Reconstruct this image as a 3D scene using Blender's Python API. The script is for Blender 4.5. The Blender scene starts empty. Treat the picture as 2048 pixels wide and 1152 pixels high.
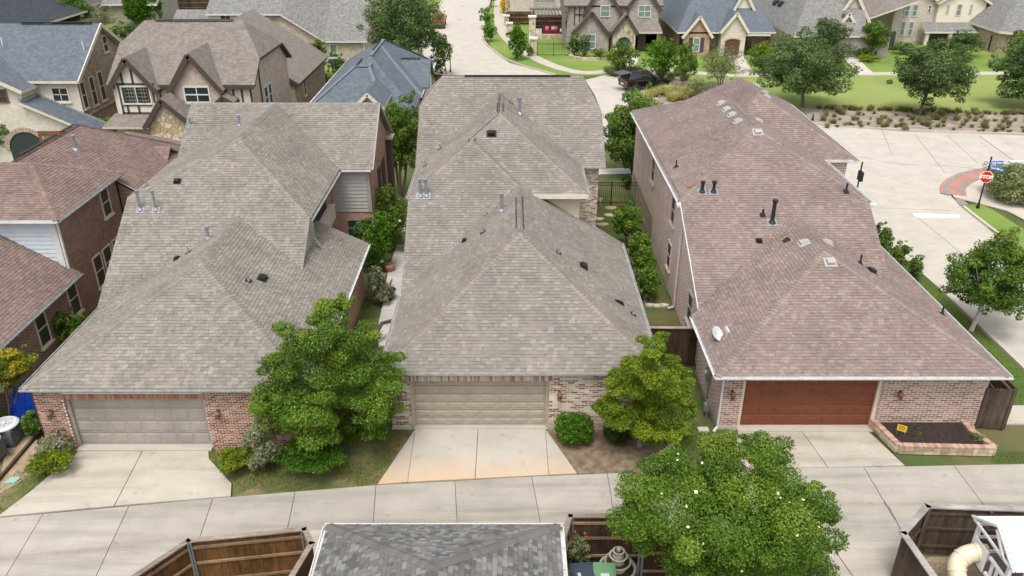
import bpy, math, random
import numpy as np
from mathutils import Vector, Matrix

R = math.radians
rng = random.Random(11)
nrg = np.random.default_rng(11)
sc = bpy.context.scene
COL = sc.collection

# ------------------------------------------------------------------ camera, sky, sun, exposure
CAM_H, CAM_PITCH, FPX = 18.5, R(26.7), 1621.0
cam_d = bpy.data.cameras.new('camera')
cam_d.sensor_width = 36.0
cam_d.lens = FPX / 2048 * 36.0
cam_d.clip_start, cam_d.clip_end = 0.1, 3000
cam = bpy.data.objects.new('camera', cam_d)
COL.objects.link(cam)
cam.location = (0, 0, CAM_H)
cam.rotation_euler = (math.pi / 2 - CAM_PITCH, 0, 0)
sc.camera = cam

SUN_EL, SUN_AZ = R(66), R(192)            # azimuth clockwise from +Y
wld = bpy.data.worlds.new('World')
sc.world = wld
wld.use_nodes = True
wn = wld.node_tree
for n in list(wn.nodes): wn.nodes.remove(n)
sky = wn.nodes.new('ShaderNodeTexSky')
sky.sky_type = 'NISHITA'
sky.sun_disc = False
sky.sun_elevation, sky.sun_rotation = SUN_EL, SUN_AZ
sky.air_density, sky.dust_density, sky.ozone_density = 1.0, 4.0, 1.0
hs = wn.nodes.new('ShaderNodeHueSaturation'); hs.inputs['Saturation'].default_value = 0.2   # thin cloud: paler sky
bgn = wn.nodes.new('ShaderNodeBackground'); bgn.inputs['Strength'].default_value = 0.15
won = wn.nodes.new('ShaderNodeOutputWorld')
wn.links.new(sky.outputs[0], hs.inputs['Color'])
wn.links.new(hs.outputs[0], bgn.inputs['Color'])
wn.links.new(bgn.outputs[0], won.inputs['Surface'])
sun_d = bpy.data.lights.new('sun', 'SUN')
sun_d.energy, sun_d.angle, sun_d.color = 1.05, R(18), (1.0, 0.96, 0.90)
sun = bpy.data.objects.new('sun', sun_d)
COL.objects.link(sun)
sd = Vector((math.sin(SUN_AZ) * math.cos(SUN_EL), math.cos(SUN_AZ) * math.cos(SUN_EL), math.sin(SUN_EL)))
sun.rotation_euler = sd.to_track_quat('Z', 'Y').to_euler()
sun.location = sd * 200
vs = sc.view_settings
vs.view_transform, vs.look, vs.exposure, vs.gamma = 'Standard', 'None', 0.80, 1.0
try: vs.use_curve_mapping = False
except Exception: pass
sc.cycles.max_bounces = 6
sc.cycles.diffuse_bounces = 3
sc.cycles.glossy_bounces = 2
sc.cycles.transmission_bounces = 3
sc.cycles.transparent_max_bounces = 6

# ------------------------------------------------------------------ survey helpers: metres from the photograph's geometry
_c, _s = math.cos(CAM_PITCH), math.sin(CAM_PITCH)
def _ray(px, py):
    u, v = (px - 1024) / FPX, (576 - py) / FPX
    return (u, _c + v * _s, -_s + v * _c)
def gz(px, py, z=0.0):
    d = _ray(px, py); t = (z - CAM_H) / d[2]
    return Vector((d[0] * t, d[1] * t, z))
def gy(px, py, y):
    d = _ray(px, py); t = y / d[1]
    return Vector((d[0] * t, y, CAM_H + d[2] * t))
def gx(px, py, x):
    d = _ray(px, py); t = x / d[0]
    return Vector((x, d[1] * t, CAM_H + d[2] * t))

# ------------------------------------------------------------------ mesh collector
BASE = {}
def lin(c):
    return tuple(((x / 255) / 12.92 if x / 255 <= .04045 else ((x / 255 + .055) / 1.055) ** 2.4) for x in c)

class MB:
    def __init__(self):
        self.v, self.f, self.m, self.uv, self.c = [], [], [], [], []
    def poly(self, pts, m=0, col=None, uv=None):
        k = len(self.v)
        self.v += [tuple(p) for p in pts]
        self.f.append(tuple(range(k, k + len(pts))))
        self.m.append(m); self.uv.append(uv); self.c.append(col)
        return self
    def mesh(self, vs_, fs_, m=0, col=None):
        k = len(self.v)
        self.v += [tuple(p) for p in vs_]
        for f in fs_:
            self.f.append(tuple(i + k for i in f)); self.m.append(m); self.uv.append(None); self.c.append(col)
        return self
    def box(self, x0, x1, y0, y1, z0, z1, m=0, col=None, M=None):
        p = [(x0, y0, z0), (x1, y0, z0), (x1, y1, z0), (x0, y1, z0), (x0, y0, z1), (x1, y0, z1), (x1, y1, z1), (x0, y1, z1)]
        if M is not None: p = [M @ Vector(q) for q in p]
        return self.mesh(p, [(0, 3, 2, 1), (4, 5, 6, 7), (0, 1, 5, 4), (1, 2, 6, 5), (2, 3, 7, 6), (3, 0, 4, 7)], m, col)
    def bar(self, a, b, w, h, m=0, col=None, up=(0, 0, 1)):
        a, b = Vector(a), Vector(b); d = (b - a); L = d.length
        if L < 1e-6: return self
        d.normalize(); s = d.cross(Vector(up))
        if s.length < 1e-4: s = d.cross(Vector((1, 0, 0)))
        s.normalize(); u = s.cross(d)
        M = Matrix((( d.x, s.x, u.x, a.x), (d.y, s.y, u.y, a.y), (d.z, s.z, u.z, a.z), (0, 0, 0, 1)))
        return self.box(0, L, -w / 2, w / 2, -h / 2, h / 2, m, col, M)
    def cone(self, a, b, r0, r1, n=10, m=0, col=None, caps=True):
        a, b = Vector(a), Vector(b); d = (b - a).normalized()
        s = d.orthogonal().normalized(); u = d.cross(s)
        va, vb = [], []
        for i in range(n):
            t = 2 * math.pi * i / n; o = s * math.cos(t) + u * math.sin(t)
            va.append(a + o * r0); vb.append(b + o * r1)
        fs_ = [(i, (i + 1) % n, n + (i + 1) % n, n + i) for i in range(n)]
        if caps: fs_ += [tuple(range(n - 1, -1, -1)), tuple(range(n, 2 * n))]
        return self.mesh(va + vb, fs_, m, col)
    def tube(self, pts, rad, n=8, m=0, col=None, caps=True):
        pts = [Vector(p) for p in pts]
        rs = rad if isinstance(rad, (list, tuple)) else [rad] * len(pts)
        rings = []; s = None
        for i, p in enumerate(pts):
            d = (pts[min(i + 1, len(pts) - 1)] - pts[max(i - 1, 0)]).normalized()
            s = d.orthogonal().normalized() if s is None else (s - d * s.dot(d)).normalized()
            u = d.cross(s)
            rings.append([p + (s * math.cos(2 * math.pi * k / n) + u * math.sin(2 * math.pi * k / n)) * rs[i] for k in range(n)])
        vv = [q for r_ in rings for q in r_]; fs_ = []
        for i in range(len(pts) - 1):
            for k in range(n):
                fs_.append((i * n + k, i * n + (k + 1) % n, (i + 1) * n + (k + 1) % n, (i + 1) * n + k))
        if caps: fs_ += [tuple(range(n - 1, -1, -1)), tuple(range((len(pts) - 1) * n, len(pts) * n))]
        return self.mesh(vv, fs_, m, col)
    def lathe(self, prof, c, n=20, m=0, col=None):
        c = Vector(c); vv = []; fs_ = []
        for r_, z in prof:
            for k in range(n):
                t = 2 * math.pi * k / n
                vv.append(c + Vector((r_ * math.cos(t), r_ * math.sin(t), z)))
        for i in range(len(prof) - 1):
            for k in range(n):
                fs_.append((i * n + k, i * n + (k + 1) % n, (i + 1) * n + (k + 1) % n, (i + 1) * n + k))
        fs_.append(tuple(range(n - 1, -1, -1))); fs_.append(tuple(range((len(prof) - 1) * n, len(prof) * n)))
        return self.mesh(vv, fs_, m, col)
    def prism(self, pts2, z0, z1, m=0, col=None):
        n = len(pts2)
        if sum(pts2[i][0] * pts2[(i + 1) % n][1] - pts2[(i + 1) % n][0] * pts2[i][1] for i in range(n)) < 0: pts2 = pts2[::-1]
        vv = [(p[0], p[1], z0) for p in pts2] + [(p[0], p[1], z1) for p in pts2]
        fs_ = [tuple(range(n - 1, -1, -1)), tuple(range(n, 2 * n))] + [(i, (i + 1) % n, n + (i + 1) % n, n + i) for i in range(n)]
        return self.mesh(vv, fs_, m, col)
    def slab(self, pts, th, m=0, m2=None):
        """planar polygon (counter-clockwise from above) with a vertical thickness below it"""
        n = len(pts); pts = [Vector(p) for p in pts]
        lo = [p - Vector((0, 0, th)) for p in pts]
        self.poly(pts, m); self.poly(lo[::-1], m if m2 is None else m2)
        for i in range(n):
            j = (i + 1) % n
            self.poly([pts[i], lo[i], lo[j], pts[j]], m if m2 is None else m2)
        return self
    def build(self, name, mats, parent=None, base=None, smooth=False, bevel=0, kind=None):
        if not isinstance(mats, (list, tuple)): mats = [mats]
        if base is None:
            if parent is not None: base = BASE[parent.name]
            else:
                a = np.array(self.v); base = Vector(((a[:, 0].min() + a[:, 0].max()) / 2, (a[:, 1].min() + a[:, 1].max()) / 2, a[:, 2].min()))
        base = Vector(base)
        me = bpy.data.meshes.new(name)
        me.from_pydata([(p[0] - base.x, p[1] - base.y, p[2] - base.z) for p in self.v], [], self.f)
        for mt in mats: me.materials.append(mt)
        me.polygons.foreach_set('material_index', self.m)
        ul = me.uv_layers.new(name='UVMap')
        uvs = np.zeros((len(me.loops), 2), np.float32); k = 0
        for f, u in zip(self.f, self.uv):
            P = [self.v[i] for i in f]
            if u is None:
                nx = ny = nz = 0.0
                for i in range(len(P)):
                    a, b = P[i], P[(i + 1) % len(P)]
                    nx += (a[1] - b[1]) * (a[2] + b[2]); ny += (a[2] - b[2]) * (a[0] + b[0]); nz += (a[0] - b[0]) * (a[1] + b[1])
                l = math.sqrt(nx * nx + ny * ny + nz * nz) or 1; nx /= l; ny /= l; nz /= l
                if abs(nz) > .97 or nx * nx + ny * ny < 1e-12: u = [(p[0], p[1]) for p in P]
                else:
                    hl = math.hypot(nx, ny); hx, hy = -ny / hl, nx / hl
                    sx, sy, sz = ny * 0 - nz * hy, nz * hx - nx * 0, nx * hy - ny * hx
                    u = [(p[0] * hx + p[1] * hy, p[0] * sx + p[1] * sy + p[2] * sz) for p in P]
            for q in u:
                uvs[k] = q; k += 1
        ul.data.foreach_set('uv', uvs.ravel())
        if any(c is not None for c in self.c):
            ca = me.color_attributes.new('Col', 'FLOAT_COLOR', 'CORNER')
            arr = np.ones((len(me.loops), 4), np.float32); k = 0
            for f, c in zip(self.f, self.c):
                if c is not None: arr[k:k + len(f), :3] = c[:3]
                k += len(f)
            ca.data.foreach_set('color', arr.ravel())
        if smooth: me.polygons.foreach_set('use_smooth', [True] * len(me.polygons))
        me.update()
        o = bpy.data.objects.new(name, me)
        COL.objects.link(o)
        if parent is not None:
            o.parent = parent
            d = base - BASE[parent.name]; o.location = d
        else: o.location = base
        BASE[o.name] = base
        if bevel:
            bm = o.modifiers.new('bevel', 'BEVEL'); bm.width = bevel; bm.segments = 2; bm.limit_method = 'ANGLE'
        if kind: o['kind'] = kind
        return o

def tag(o, label=None, cat=None, group=None, kind=None):
    if label: o['label'] = label
    if cat: o['category'] = cat
    if group: o['group'] = group
    if kind: o['kind'] = kind
    return o
def thing(name, label, cat, loc, group=None, rz=0.0):
    o = bpy.data.objects.new(name, None)
    COL.objects.link(o); o.location = loc; o.rotation_euler.z = rz
    o.empty_display_size = .3
    BASE[o.name] = Vector(loc)
    return tag(o, label, cat, group)
def kids(o): return [c for c in bpy.data.objects if c.parent == o]
def copy_tree(o, parent=None):
    c = o.copy(); COL.objects.link(c)
    c.parent = parent
    for ch in KID.get(o.name) or kids(o): copy_tree(ch, c)
    return c
KID = {}
def dup(root, loc, rz=0.0, scale=None, label=None, group=None):
    c = copy_tree(root)
    c.location = loc; c.rotation_euler = (0, 0, rz)
    if scale is not None: c.scale = scale if isinstance(scale, (tuple, list)) else (scale,) * 3
    if label: c['label'] = label
    if group: c['group'] = group
    BASE[c.name] = Vector(loc)
    return c
def piece(name, me, parent, M):
    """one small piece that shares mesh data; M is its world matrix"""
    o = bpy.data.objects.new(name, me)
    COL.objects.link(o); o.parent = parent
    o.matrix_local = Matrix.Translation(-BASE[parent.name]) @ M
    return o

# ------------------------------------------------------------------ materials
def nodes(name):
    m = bpy.data.materials.new(name); m.use_nodes = True
    nt = m.node_tree; b = nt.nodes['Principled BSDF']
    return m, nt, b
def nn(nt, t, **kw):
    n = nt.nodes.new(t)
    for k, v in kw.items():
        if k in n.inputs: n.inputs[k].default_value = v
        else: setattr(n, k, v)
    return n
def c4(c): return (c[0], c[1], c[2], 1)
def mixc(nt, a, b, fac, mode='MIX'):
    n = nt.nodes.new('ShaderNodeMix'); n.data_type = 'RGBA'; n.blend_type = mode
    for sock, val in ((n.inputs[6], a), (n.inputs[7], b), (n.inputs[0], fac)):
        if isinstance(val, bpy.types.NodeSocket): nt.links.new(val, sock)
        else: sock.default_value = val if not isinstance(val, tuple) else c4(val)
    return n.outputs[2]
def ramp(nt, src, stops):
    r_ = nt.nodes.new('ShaderNodeValToRGB')
    e = r_.color_ramp.elements
    while len(e) < len(stops): e.new(.5)
    for el, (p, c) in zip(e, stops):
        el.position = p; el.color = c4(c) if isinstance(c, tuple) else (c, c, c, 1)
    nt.links.new(src, r_.inputs[0]); return r_.outputs[0]
def noise(nt, vec, scale, detail=4, rough=.55):
    n = nn(nt, 'ShaderNodeTexNoise'); n.inputs['Scale'].default_value = scale
    n.inputs['Detail'].default_value = detail; n.inputs['Roughness'].default_value = rough
    if vec is not None: nt.links.new(vec, n.inputs['Vector'])
    return n.outputs[0]
def bump(nt, b, h, strength=.3, dist=.02):
    n = nn(nt, 'ShaderNodeBump', Strength=strength, Distance=dist)
    nt.links.new(h, n.inputs['Height']); nt.links.new(n.outputs[0], b.inputs['Normal'])
def coord(nt, which='Object'):
    if which == 'World':
        return nt.nodes.new('ShaderNodeNewGeometry').outputs['Position']
    return nt.nodes.new('ShaderNodeTexCoord').outputs[which]

def plain(name, c, rough=.7, var=.12, scale=6.0, metal=0.0, bmp=0.0, spec=.3, where='World'):
    m, nt, b = nodes(name)
    v = coord(nt, where)
    f = noise(nt, v, scale, 5)
    lo = tuple(max(0, x * (1 - var * 1.6)) for x in c); hi = tuple(min(1, x * (1 + var)) for x in c)
    nt.links.new(ramp(nt, f, [(.3, lo), (.7, hi)]), b.inputs['Base Color'])
    b.inputs['Roughness'].default_value = rough; b.inputs['Metallic'].default_value = metal
    b.inputs['Specular IOR Level'].default_value = spec
    if bmp: bump(nt, b, noise(nt, v, scale * 6, 4), bmp, .01)
    return m
def mottled(name, stops, scale, fine=40.0, fine_amt=.25, rough=.9, bmp=.0, stain=None, spec=.25):
    """ground-like surfaces: colour ramp over large noise, fine grain on top, optional stain (colour, scale, threshold)"""
    m, nt, b = nodes(name); v = coord(nt, 'World')
    base = ramp(nt, noise(nt, v, scale, 8, .62), stops)
    g = ramp(nt, noise(nt, v, fine, 5, .7), [(.25, 1 - fine_amt), (.75, 1 + fine_amt * .6 if fine_amt < .6 else 1.0)])
    out = mixc(nt, base, g, 1.0, 'MULTIPLY')
    if stain:
        for (sc_, scale_, t0, t1) in stain:
            mask = ramp(nt, noise(nt, v, scale_, 6, .6), [(t0, 0.0), (t1, 1.0)])
            out = mixc(nt, out, sc_, mask)
    nt.links.new(out, b.inputs['Base Color'])
    b.inputs['Roughness'].default_value = rough; b.inputs['Specular IOR Level'].default_value = spec
    if bmp: bump(nt, b, noise(nt, v, fine, 4, .7), bmp, .02)
    return m
def attr_mat(name, rough=.9, grain=55.0, amt=.25, bmp=.0, spec=.2, streak=.0):
    """colour per piece from the Col attribute, fine grain on top"""
    m, nt, b = nodes(name)
    a = nn(nt, 'ShaderNodeVertexColor'); a.layer_name = 'Col'
    v = coord(nt, 'World')
    g = ramp(nt, noise(nt, v, grain, 4, .7), [(.25, 1 - amt), (.75, 1 + amt * .5)])
    out = mixc(nt, a.outputs[0], g, 1.0, 'MULTIPLY')
    if streak:
        g2 = ramp(nt, noise(nt, v, .55, 6, .65), [(.3, 1 - streak), (.7, 1 + streak * .6)])
        out = mixc(nt, out, g2, 1.0, 'MULTIPLY')
    nt.links.new(out, b.inputs['Base Color'])
    b.inputs['Roughness'].default_value = rough; b.inputs['Specular IOR Level'].default_value = spec
    if bmp: bump(nt, b, noise(nt, v, grain, 3), bmp, .01)
    return m
def brick_mat(name, c1, c2, c3, mortar, w=.215, h=.075, mw=.011, vary=.5, bmp=.5, rough=.9):
    m, nt, b = nodes(name)
    uv = coord(nt, 'UV')
    def br(a, b_, mo):
        n = nn(nt, 'ShaderNodeTexBrick'); n.offset = .5; n.squash = 1
        n.inputs['Scale'].default_value = 1; n.inputs['Brick Width'].default_value = w; n.inputs['Row Height'].default_value = h
        n.inputs['Mortar Size'].default_value = mw; n.inputs['Mortar Smooth'].default_value = .2; n.inputs['Bias'].default_value = 0
        n.inputs['Color1'].default_value = c4(a); n.inputs['Color2'].default_value = c4(b_); n.inputs['Mortar'].default_value = c4(mo)
        nt.links.new(uv, n.inputs['Vector']); return n
    n1 = br(c1, c2, mortar); n2 = br(c3, c1, mortar)
    # brick texture gives one random value per brick: the second call is phase-shifted by swapping colours through noise
    nz = ramp(nt, noise(nt, uv, 3.1, 3, .6), [(.45, 0.0), (.55, 1.0)])
    col = mixc(nt, n1.outputs[0], n2.outputs[0], nz)
    g = ramp(nt, noise(nt, uv, 1.1, 5, .6), [(.3, .86), (.7, 1.08)])
    col = mixc(nt, col, g, 1.0, 'MULTIPLY')
    nt.links.new(col, b.inputs['Base Color'])
    b.inputs['Roughness'].default_value = rough; b.inputs['Specular IOR Level'].default_value = .2
    inv = nn(nt, 'ShaderNodeMath', operation='SUBTRACT'); inv.inputs[0].default_value = 1
    nt.links.new(n1.outputs['Fac'], inv.inputs[1])
    bump(nt, b, inv.outputs[0], bmp, .012)
    return m
def roof_far_mat(name, c1, c2, c3, line, w=.26, h=.145):
    m = brick_mat(name, c1, c2, c3, line, w, h, .008, bmp=.45, rough=.95)
    return m
def wood_mat(name, c_dark, c_light, axis='Z', scale=3.0, rough=.85, attr=False):
    m, nt, b = nodes(name)
    v = coord(nt, 'World')
    mp = nn(nt, 'ShaderNodeMapping'); s_ = {'X': (.6, 8, 8), 'Y': (8, .6, 8), 'Z': (8, 8, .6)}[axis]
    mp.inputs['Scale'].default_value = s_
    nt.links.new(v, mp.inputs['Vector'])
    f = noise(nt, mp.outputs[0], scale, 6, .65)
    base = ramp(nt, f, [(.3, c_dark), (.7, c_light)])
    f2 = ramp(nt, noise(nt, v, 1.3, 5, .6), [(.35, .72), (.65, 1.15)])
    out = mixc(nt, base, f2, 1.0, 'MULTIPLY')
    oi = nn(nt, 'ShaderNodeObjectInfo')
    f3 = ramp(nt, oi.outputs['Random'], [(0, .78), (1, 1.15)])
    out = mixc(nt, out, f3, 1.0, 'MULTIPLY')
    nt.links.new(out, b.inputs['Base Color']); b.inputs['Roughness'].default_value = rough
    b.inputs['Specular IOR Level'].default_value = .2
    bump(nt, b, f, .35, .01)
    return m
def leaf_mat(name, trans=.3, hue=(1, 1, 1)):
    m = bpy.data.materials.new(name); m.use_nodes = True; nt = m.node_tree
    for n in list(nt.nodes): nt.nodes.remove(n)
    a = nn(nt, 'ShaderNodeVertexColor'); a.layer_name = 'Col'
    oi = nn(nt, 'ShaderNodeObjectInfo')
    f3 = ramp(nt, oi.outputs['Random'], [(0, (.9 * hue[0], .92 * hue[1], .9 * hue[2])), (1, (1.1 * hue[0], 1.06 * hue[1], 1.05 * hue[2]))])
    colr = mixc(nt, a.outputs[0], f3, 1.0, 'MULTIPLY')
    d = nn(nt, 'ShaderNodeBsdfPrincipled'); t = nn(nt, 'ShaderNodeBsdfTranslucent'); mx = nn(nt, 'ShaderNodeMixShader')
    d.inputs['Roughness'].default_value = .55; d.inputs['Specular IOR Level'].default_value = .25
    nt.links.new(colr, d.inputs['Base Color']); nt.links.new(colr, t.inputs['Color'])
    mx.inputs[0].default_value = trans
    nt.links.new(d.outputs[0], mx.inputs[1]); nt.links.new(t.outputs[0], mx.inputs[2])
    o = nn(nt, 'ShaderNodeOutputMaterial'); nt.links.new(mx.outputs[0], o.inputs[0])
    return m
def flat(name, c, rough=.6, metal=0.0, spec=.4):
    m, nt, b = nodes(name)
    b.inputs['Base Color'].default_value = c4(c); b.inputs['Roughness'].default_value = rough
    b.inputs['Metallic'].default_value = metal; b.inputs['Specular IOR Level'].default_value = spec
    return m

MT = {}
MT['shingle'] = attr_mat('shingle_granules', .95, 60, .22, .25, .15, .20)
MT['brick_piece'] = attr_mat('fired_brick', .9, 40, .3, .3, .2)
MT['mortar_tan'] = plain('mortar_tan', (.50, .44, .36), .95, .15, 12)
MT['mortar_white'] = plain('mortar_white', (.72, .665, .585), .95, .12, 12)
MT['white'] = plain('white_painted_metal', (.58, .58, .57), .45, .10, 3)
MT['offwhite'] = plain('aged_gutter_metal', (.33, .33, .31), .5, .16, 4)
MT['cream_trim'] = plain('cream_trim_paint', (.62, .56, .45), .6, .08, 4)
MT['tan_trim'] = plain('tan_trim_paint', (.50, .44, .35), .6, .08, 4)
MT['taupe_trim'] = plain('taupe_trim_paint', (.30, .27, .245), .6, .08, 4)
MT['brown_trim'] = plain('dark_brown_timber', (.075, .055, .045), .7, .2, 8)
MT['black'] = plain('black_painted_metal', (.012, .012, .013), .5, .2, 8)
MT['rubber'] = flat('black_rubber', (.02, .02, .02), .8)
MT['galv'] = plain('galvanised_steel', (.33, .36, .39), .4, .15, 10, .6)
MT['leadblue'] = plain('flashing_metal', (.27, .29, .31), .5, .2, 10, .3)
MT['glass'] = flat('window_glass', (.02, .03, .03), .06, 0, .8)
MT['glass_green'] = flat('window_glass_with_blinds', (.16, .22, .20), .12, 0, .7)
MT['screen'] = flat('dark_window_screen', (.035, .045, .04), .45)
MT['terracotta'] = plain('rusty_copper_lamp', (.20, .085, .05), .6, .25, 20)
MT['stone'] = mottled('buff_flagstone', [(.3, (.33, .26, .17)), (.5, (.48, .40, .28)), (.7, (.60, .53, .42))], .9, 30, .25, .9, .3)

# ------------------------------------------------------------------ ground, roads, pavements
MT['soil_grass'] = mottled('patchy_grass_soil', [(.30, (.16, .12, .07)), (.43, (.12, .115, .045)), (.55, (.075, .105, .03)), (.72, (.06, .10, .025))], .55, 28, .45, .95, .5)
MT['dry_grass'] = mottled('thin_grass_over_soil', [(.28, (.30, .22, .13)), (.42, (.19, .16, .075)), (.56, (.10, .12, .04)), (.75, (.055, .10, .03))], .9, 30, .45, .95, .5)
MT['lawn'] = mottled('watered_lawn', [(.3, (.115, .185, .035)), (.5, (.16, .235, .045)), (.72, (.225, .265, .075))], .12, 14, .28, .95, .4)
MT['park_lawn'] = mottled('park_lawn', [(.3, (.15, .205, .05)), (.5, (.215, .27, .07)), (.72, (.29, .30, .11))], .10, 10, .3, .95, .4)
MT['dirt'] = mottled('bare_dirt', [(.3, (.26, .19, .12)), (.55, (.37, .285, .19)), (.75, (.45, .36, .25))], 1.2, 25, .35, .95, .4,
                     [((.10, .115, .035), 2.2, .56, .66)])
MT['leaf_mulch'] = mottled('leaf_litter', [(.3, (.12, .085, .055)), (.5, (.21, .155, .10)), (.7, (.31, .24, .165))], 3.5, 35, .5, .95, .6,
                           [((.085, .105, .035), 1.1, .60, .72)])
MT['bark'] = mottled('dark_bark_mulch', [(.3, (.02, .014, .011)), (.55, (.045, .03, .025)), (.75, (.075, .055, .045))], 9, 45, .5, .95, .8)
MT['verge'] = mottled('verge_turf', [(.3, (.055, .105, .018)), (.5, (.075, .13, .022)), (.72, (.10, .15, .03))], .5, 22, .3, .95, .4)
MT['bed_mulch'] = mottled('bank_mulch', [(.3, (.20, .155, .12)), (.5, (.30, .25, .20)), (.7, (.40, .34, .29))], .8, 12, .45, .95, .5)
MT['gravel'] = mottled('river_gravel', [(.3, (.16, .12, .095)), (.5, (.35, .29, .25)), (.62, (.62, .57, .53))], 9, 30, .4, .95, .8)
def slab_mat(name, c, warm=None, stains=True, lane=False):
    m, nt, b = nodes(name); v = coord(nt, 'World')
    lo, hi = tuple(x * .86 for x in c), tuple(min(1, x * 1.08) for x in c)
    base = ramp(nt, noise(nt, v, .8, 8, .65), [(.3, lo), (.7, hi)])
    g = ramp(nt, noise(nt, v, 30, 5, .7), [(.25, .90), (.75, 1.06)])
    out = mixc(nt, base, g, 1.0, 'MULTIPLY')
    mp = nn(nt, 'ShaderNodeMapping'); mp.inputs['Scale'].default_value = (.18, 1.6, 1); mp.inputs['Rotation'].default_value = (0, 0, R(-6))
    nt.links.new(v, mp.inputs['Vector'])
    st = ramp(nt, noise(nt, mp.outputs[0], 1.0, 6, .6), [(.46, 1.0), (.68, .76)])
    if stains: out = mixc(nt, out, st, 1.0, 'MULTIPLY')
    spots = ramp(nt, noise(nt, v, 1.9, 5, .55), [(.62, 1.0), (.74, .74)])
    out = mixc(nt, out, spots, 1.0, 'MULTIPLY')
    if lane:      # damp dirt that collects along the dished middle of the alley, broken up lengthwise
        sx = nn(nt, 'ShaderNodeSeparateXYZ'); nt.links.new(v, sx.inputs[0])
        def mt_(op, a, b=None):
            q = nn(nt, 'ShaderNodeMath', operation=op)
            for i_, z_ in enumerate((a, b)):
                if z_ is None: continue
                if isinstance(z_, bpy.types.NodeSocket): nt.links.new(z_, q.inputs[i_])
                else: q.inputs[i_].default_value = z_
            return q.outputs[0]
        cl_ = mt_('ADD', mt_('MULTIPLY', sx.outputs[0], mt_('ADD', mt_('MULTIPLY', sx.outputs[0], -.002537), .0784)), 22.18 - 1.95)
        d_ = mt_('ABSOLUTE', mt_('SUBTRACT', sx.outputs[1], cl_))
        d2 = mt_('ADD', d_, mt_('MULTIPLY', noise(nt, mp.outputs[0], 1.6, 6, .65), .9))
        out = mixc(nt, out, ramp(nt, d2, [(.30, (.72, .70, .67)), (.62, (.93, .925, .91)), (.95, (1.0, 1.0, 1.0))]), 1.0, 'MULTIPLY')
    if warm:      # rust water stain that has run to the low end of the slabs, with a ragged upper edge
        sx = nn(nt, 'ShaderNodeSeparateXYZ'); nt.links.new(v, sx.inputs[0])
        ad = nn(nt, 'ShaderNodeMath', operation='MULTIPLY_ADD'); nt.links.new(noise(nt, v, .9, 5, .6), ad.inputs[0]); ad.inputs[1].default_value = 2.2; nt.links.new(sx.outputs[1], ad.inputs[2])
        mr = nn(nt, 'ShaderNodeMapRange'); nt.links.new(ad.outputs[0], mr.inputs[0]); mr.inputs[1].default_value = 24.6; mr.inputs[2].default_value = 23.2; mr.inputs[3].default_value = 0; mr.inputs[4].default_value = .8
        out = mixc(nt, out, warm, mr.outputs[0])
    oi = nn(nt, 'ShaderNodeObjectInfo')
    out = mixc(nt, out, ramp(nt, oi.outputs['Random'], [(0, .94), (1, 1.04)]), 1.0, 'MULTIPLY')
    nt.links.new(out, b.inputs['Base Color']); b.inputs['Roughness'].default_value = .9; b.inputs['Specular IOR Level'].default_value = .25
    bump(nt, b, noise(nt, v, 40, 4), .12, .01)
    return m
MT['alley'] = slab_mat('alley_concrete', (.375, .345, .30), None, True, True)
MT['apron'] = slab_mat('pale_driveway_concrete', (.445, .40, .335))
MT['drive_warm'] = slab_mat('rust_tinged_concrete', (.43, .395, .34), (.52, .375, .24), False)
MT['street'] = slab_mat('street_concrete', (.455, .42, .365), None, False)
MT['walk'] = slab_mat('sidewalk_concrete', (.47, .42, .355), None, False)
MT['joint'] = flat('joint_filler', (.14, .125, .11), .95)
MT['paver'] = brick_mat('red_pavers', (.40, .19, .145), (.44, .22, .17), (.36, .17, .13), (.36, .22, .18), .2, .1, .006, bmp=.2)
MT['paver_grey'] = plain('grey_paver_band', (.24, .23, .21), .9, .15, 6)
MT['linepaint'] = plain('white_road_paint', (.80, .80, .78), .6, .06, 8)

def sheet(name, pts, z, mat, kind='structure'):
    mb = MB(); n = len(pts)
    if sum(pts[i][0] * pts[(i + 1) % n][1] - pts[(i + 1) % n][0] * pts[i][1] for i in range(n)) < 0: pts = pts[::-1]
    mb.prism([(p[0], p[1]) for p in pts], z - .06, z)
    return mb.build(name, mat, kind=kind)
def P2(*px): return [tuple(gz(*p)[:2]) for p in px]
def ribbon(pts, w):
    L, Rr = [], []
    P = [Vector((p[0], p[1])) for p in pts]
    for i, p in enumerate(P):
        d = (P[min(i + 1, len(P) - 1)] - P[max(i - 1, 0)]).normalized(); nrm = Vector((-d.y, d.x))
        L.append(p + nrm * w / 2); Rr.append(p - nrm * w / 2)
    return L, Rr
def strip(mb, pts, w, z0, z1, m=0):
    L, Rr = ribbon(pts, w)
    for i in range(len(pts) - 1):
        mb.prism([L[i], L[i + 1], Rr[i + 1], Rr[i]], z0, z1, m)
def smooth(pts, k=2):
    pts = [Vector((p[0], p[1])) for p in pts]
    for _ in range(k):
        q = [pts[0]]
        for a, b in zip(pts[:-1], pts[1:]): q += [a * .75 + b * .25, a * .25 + b * .75]
        pts = q + [pts[-1]]
    return pts

g = MB(); g.poly([(-700, -500, -.08), (700, -500, -.08), (700, 900, -.08), (-700, 900, -.08)]); g.build('ground', MT['soil_grass'], kind='structure')

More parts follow.
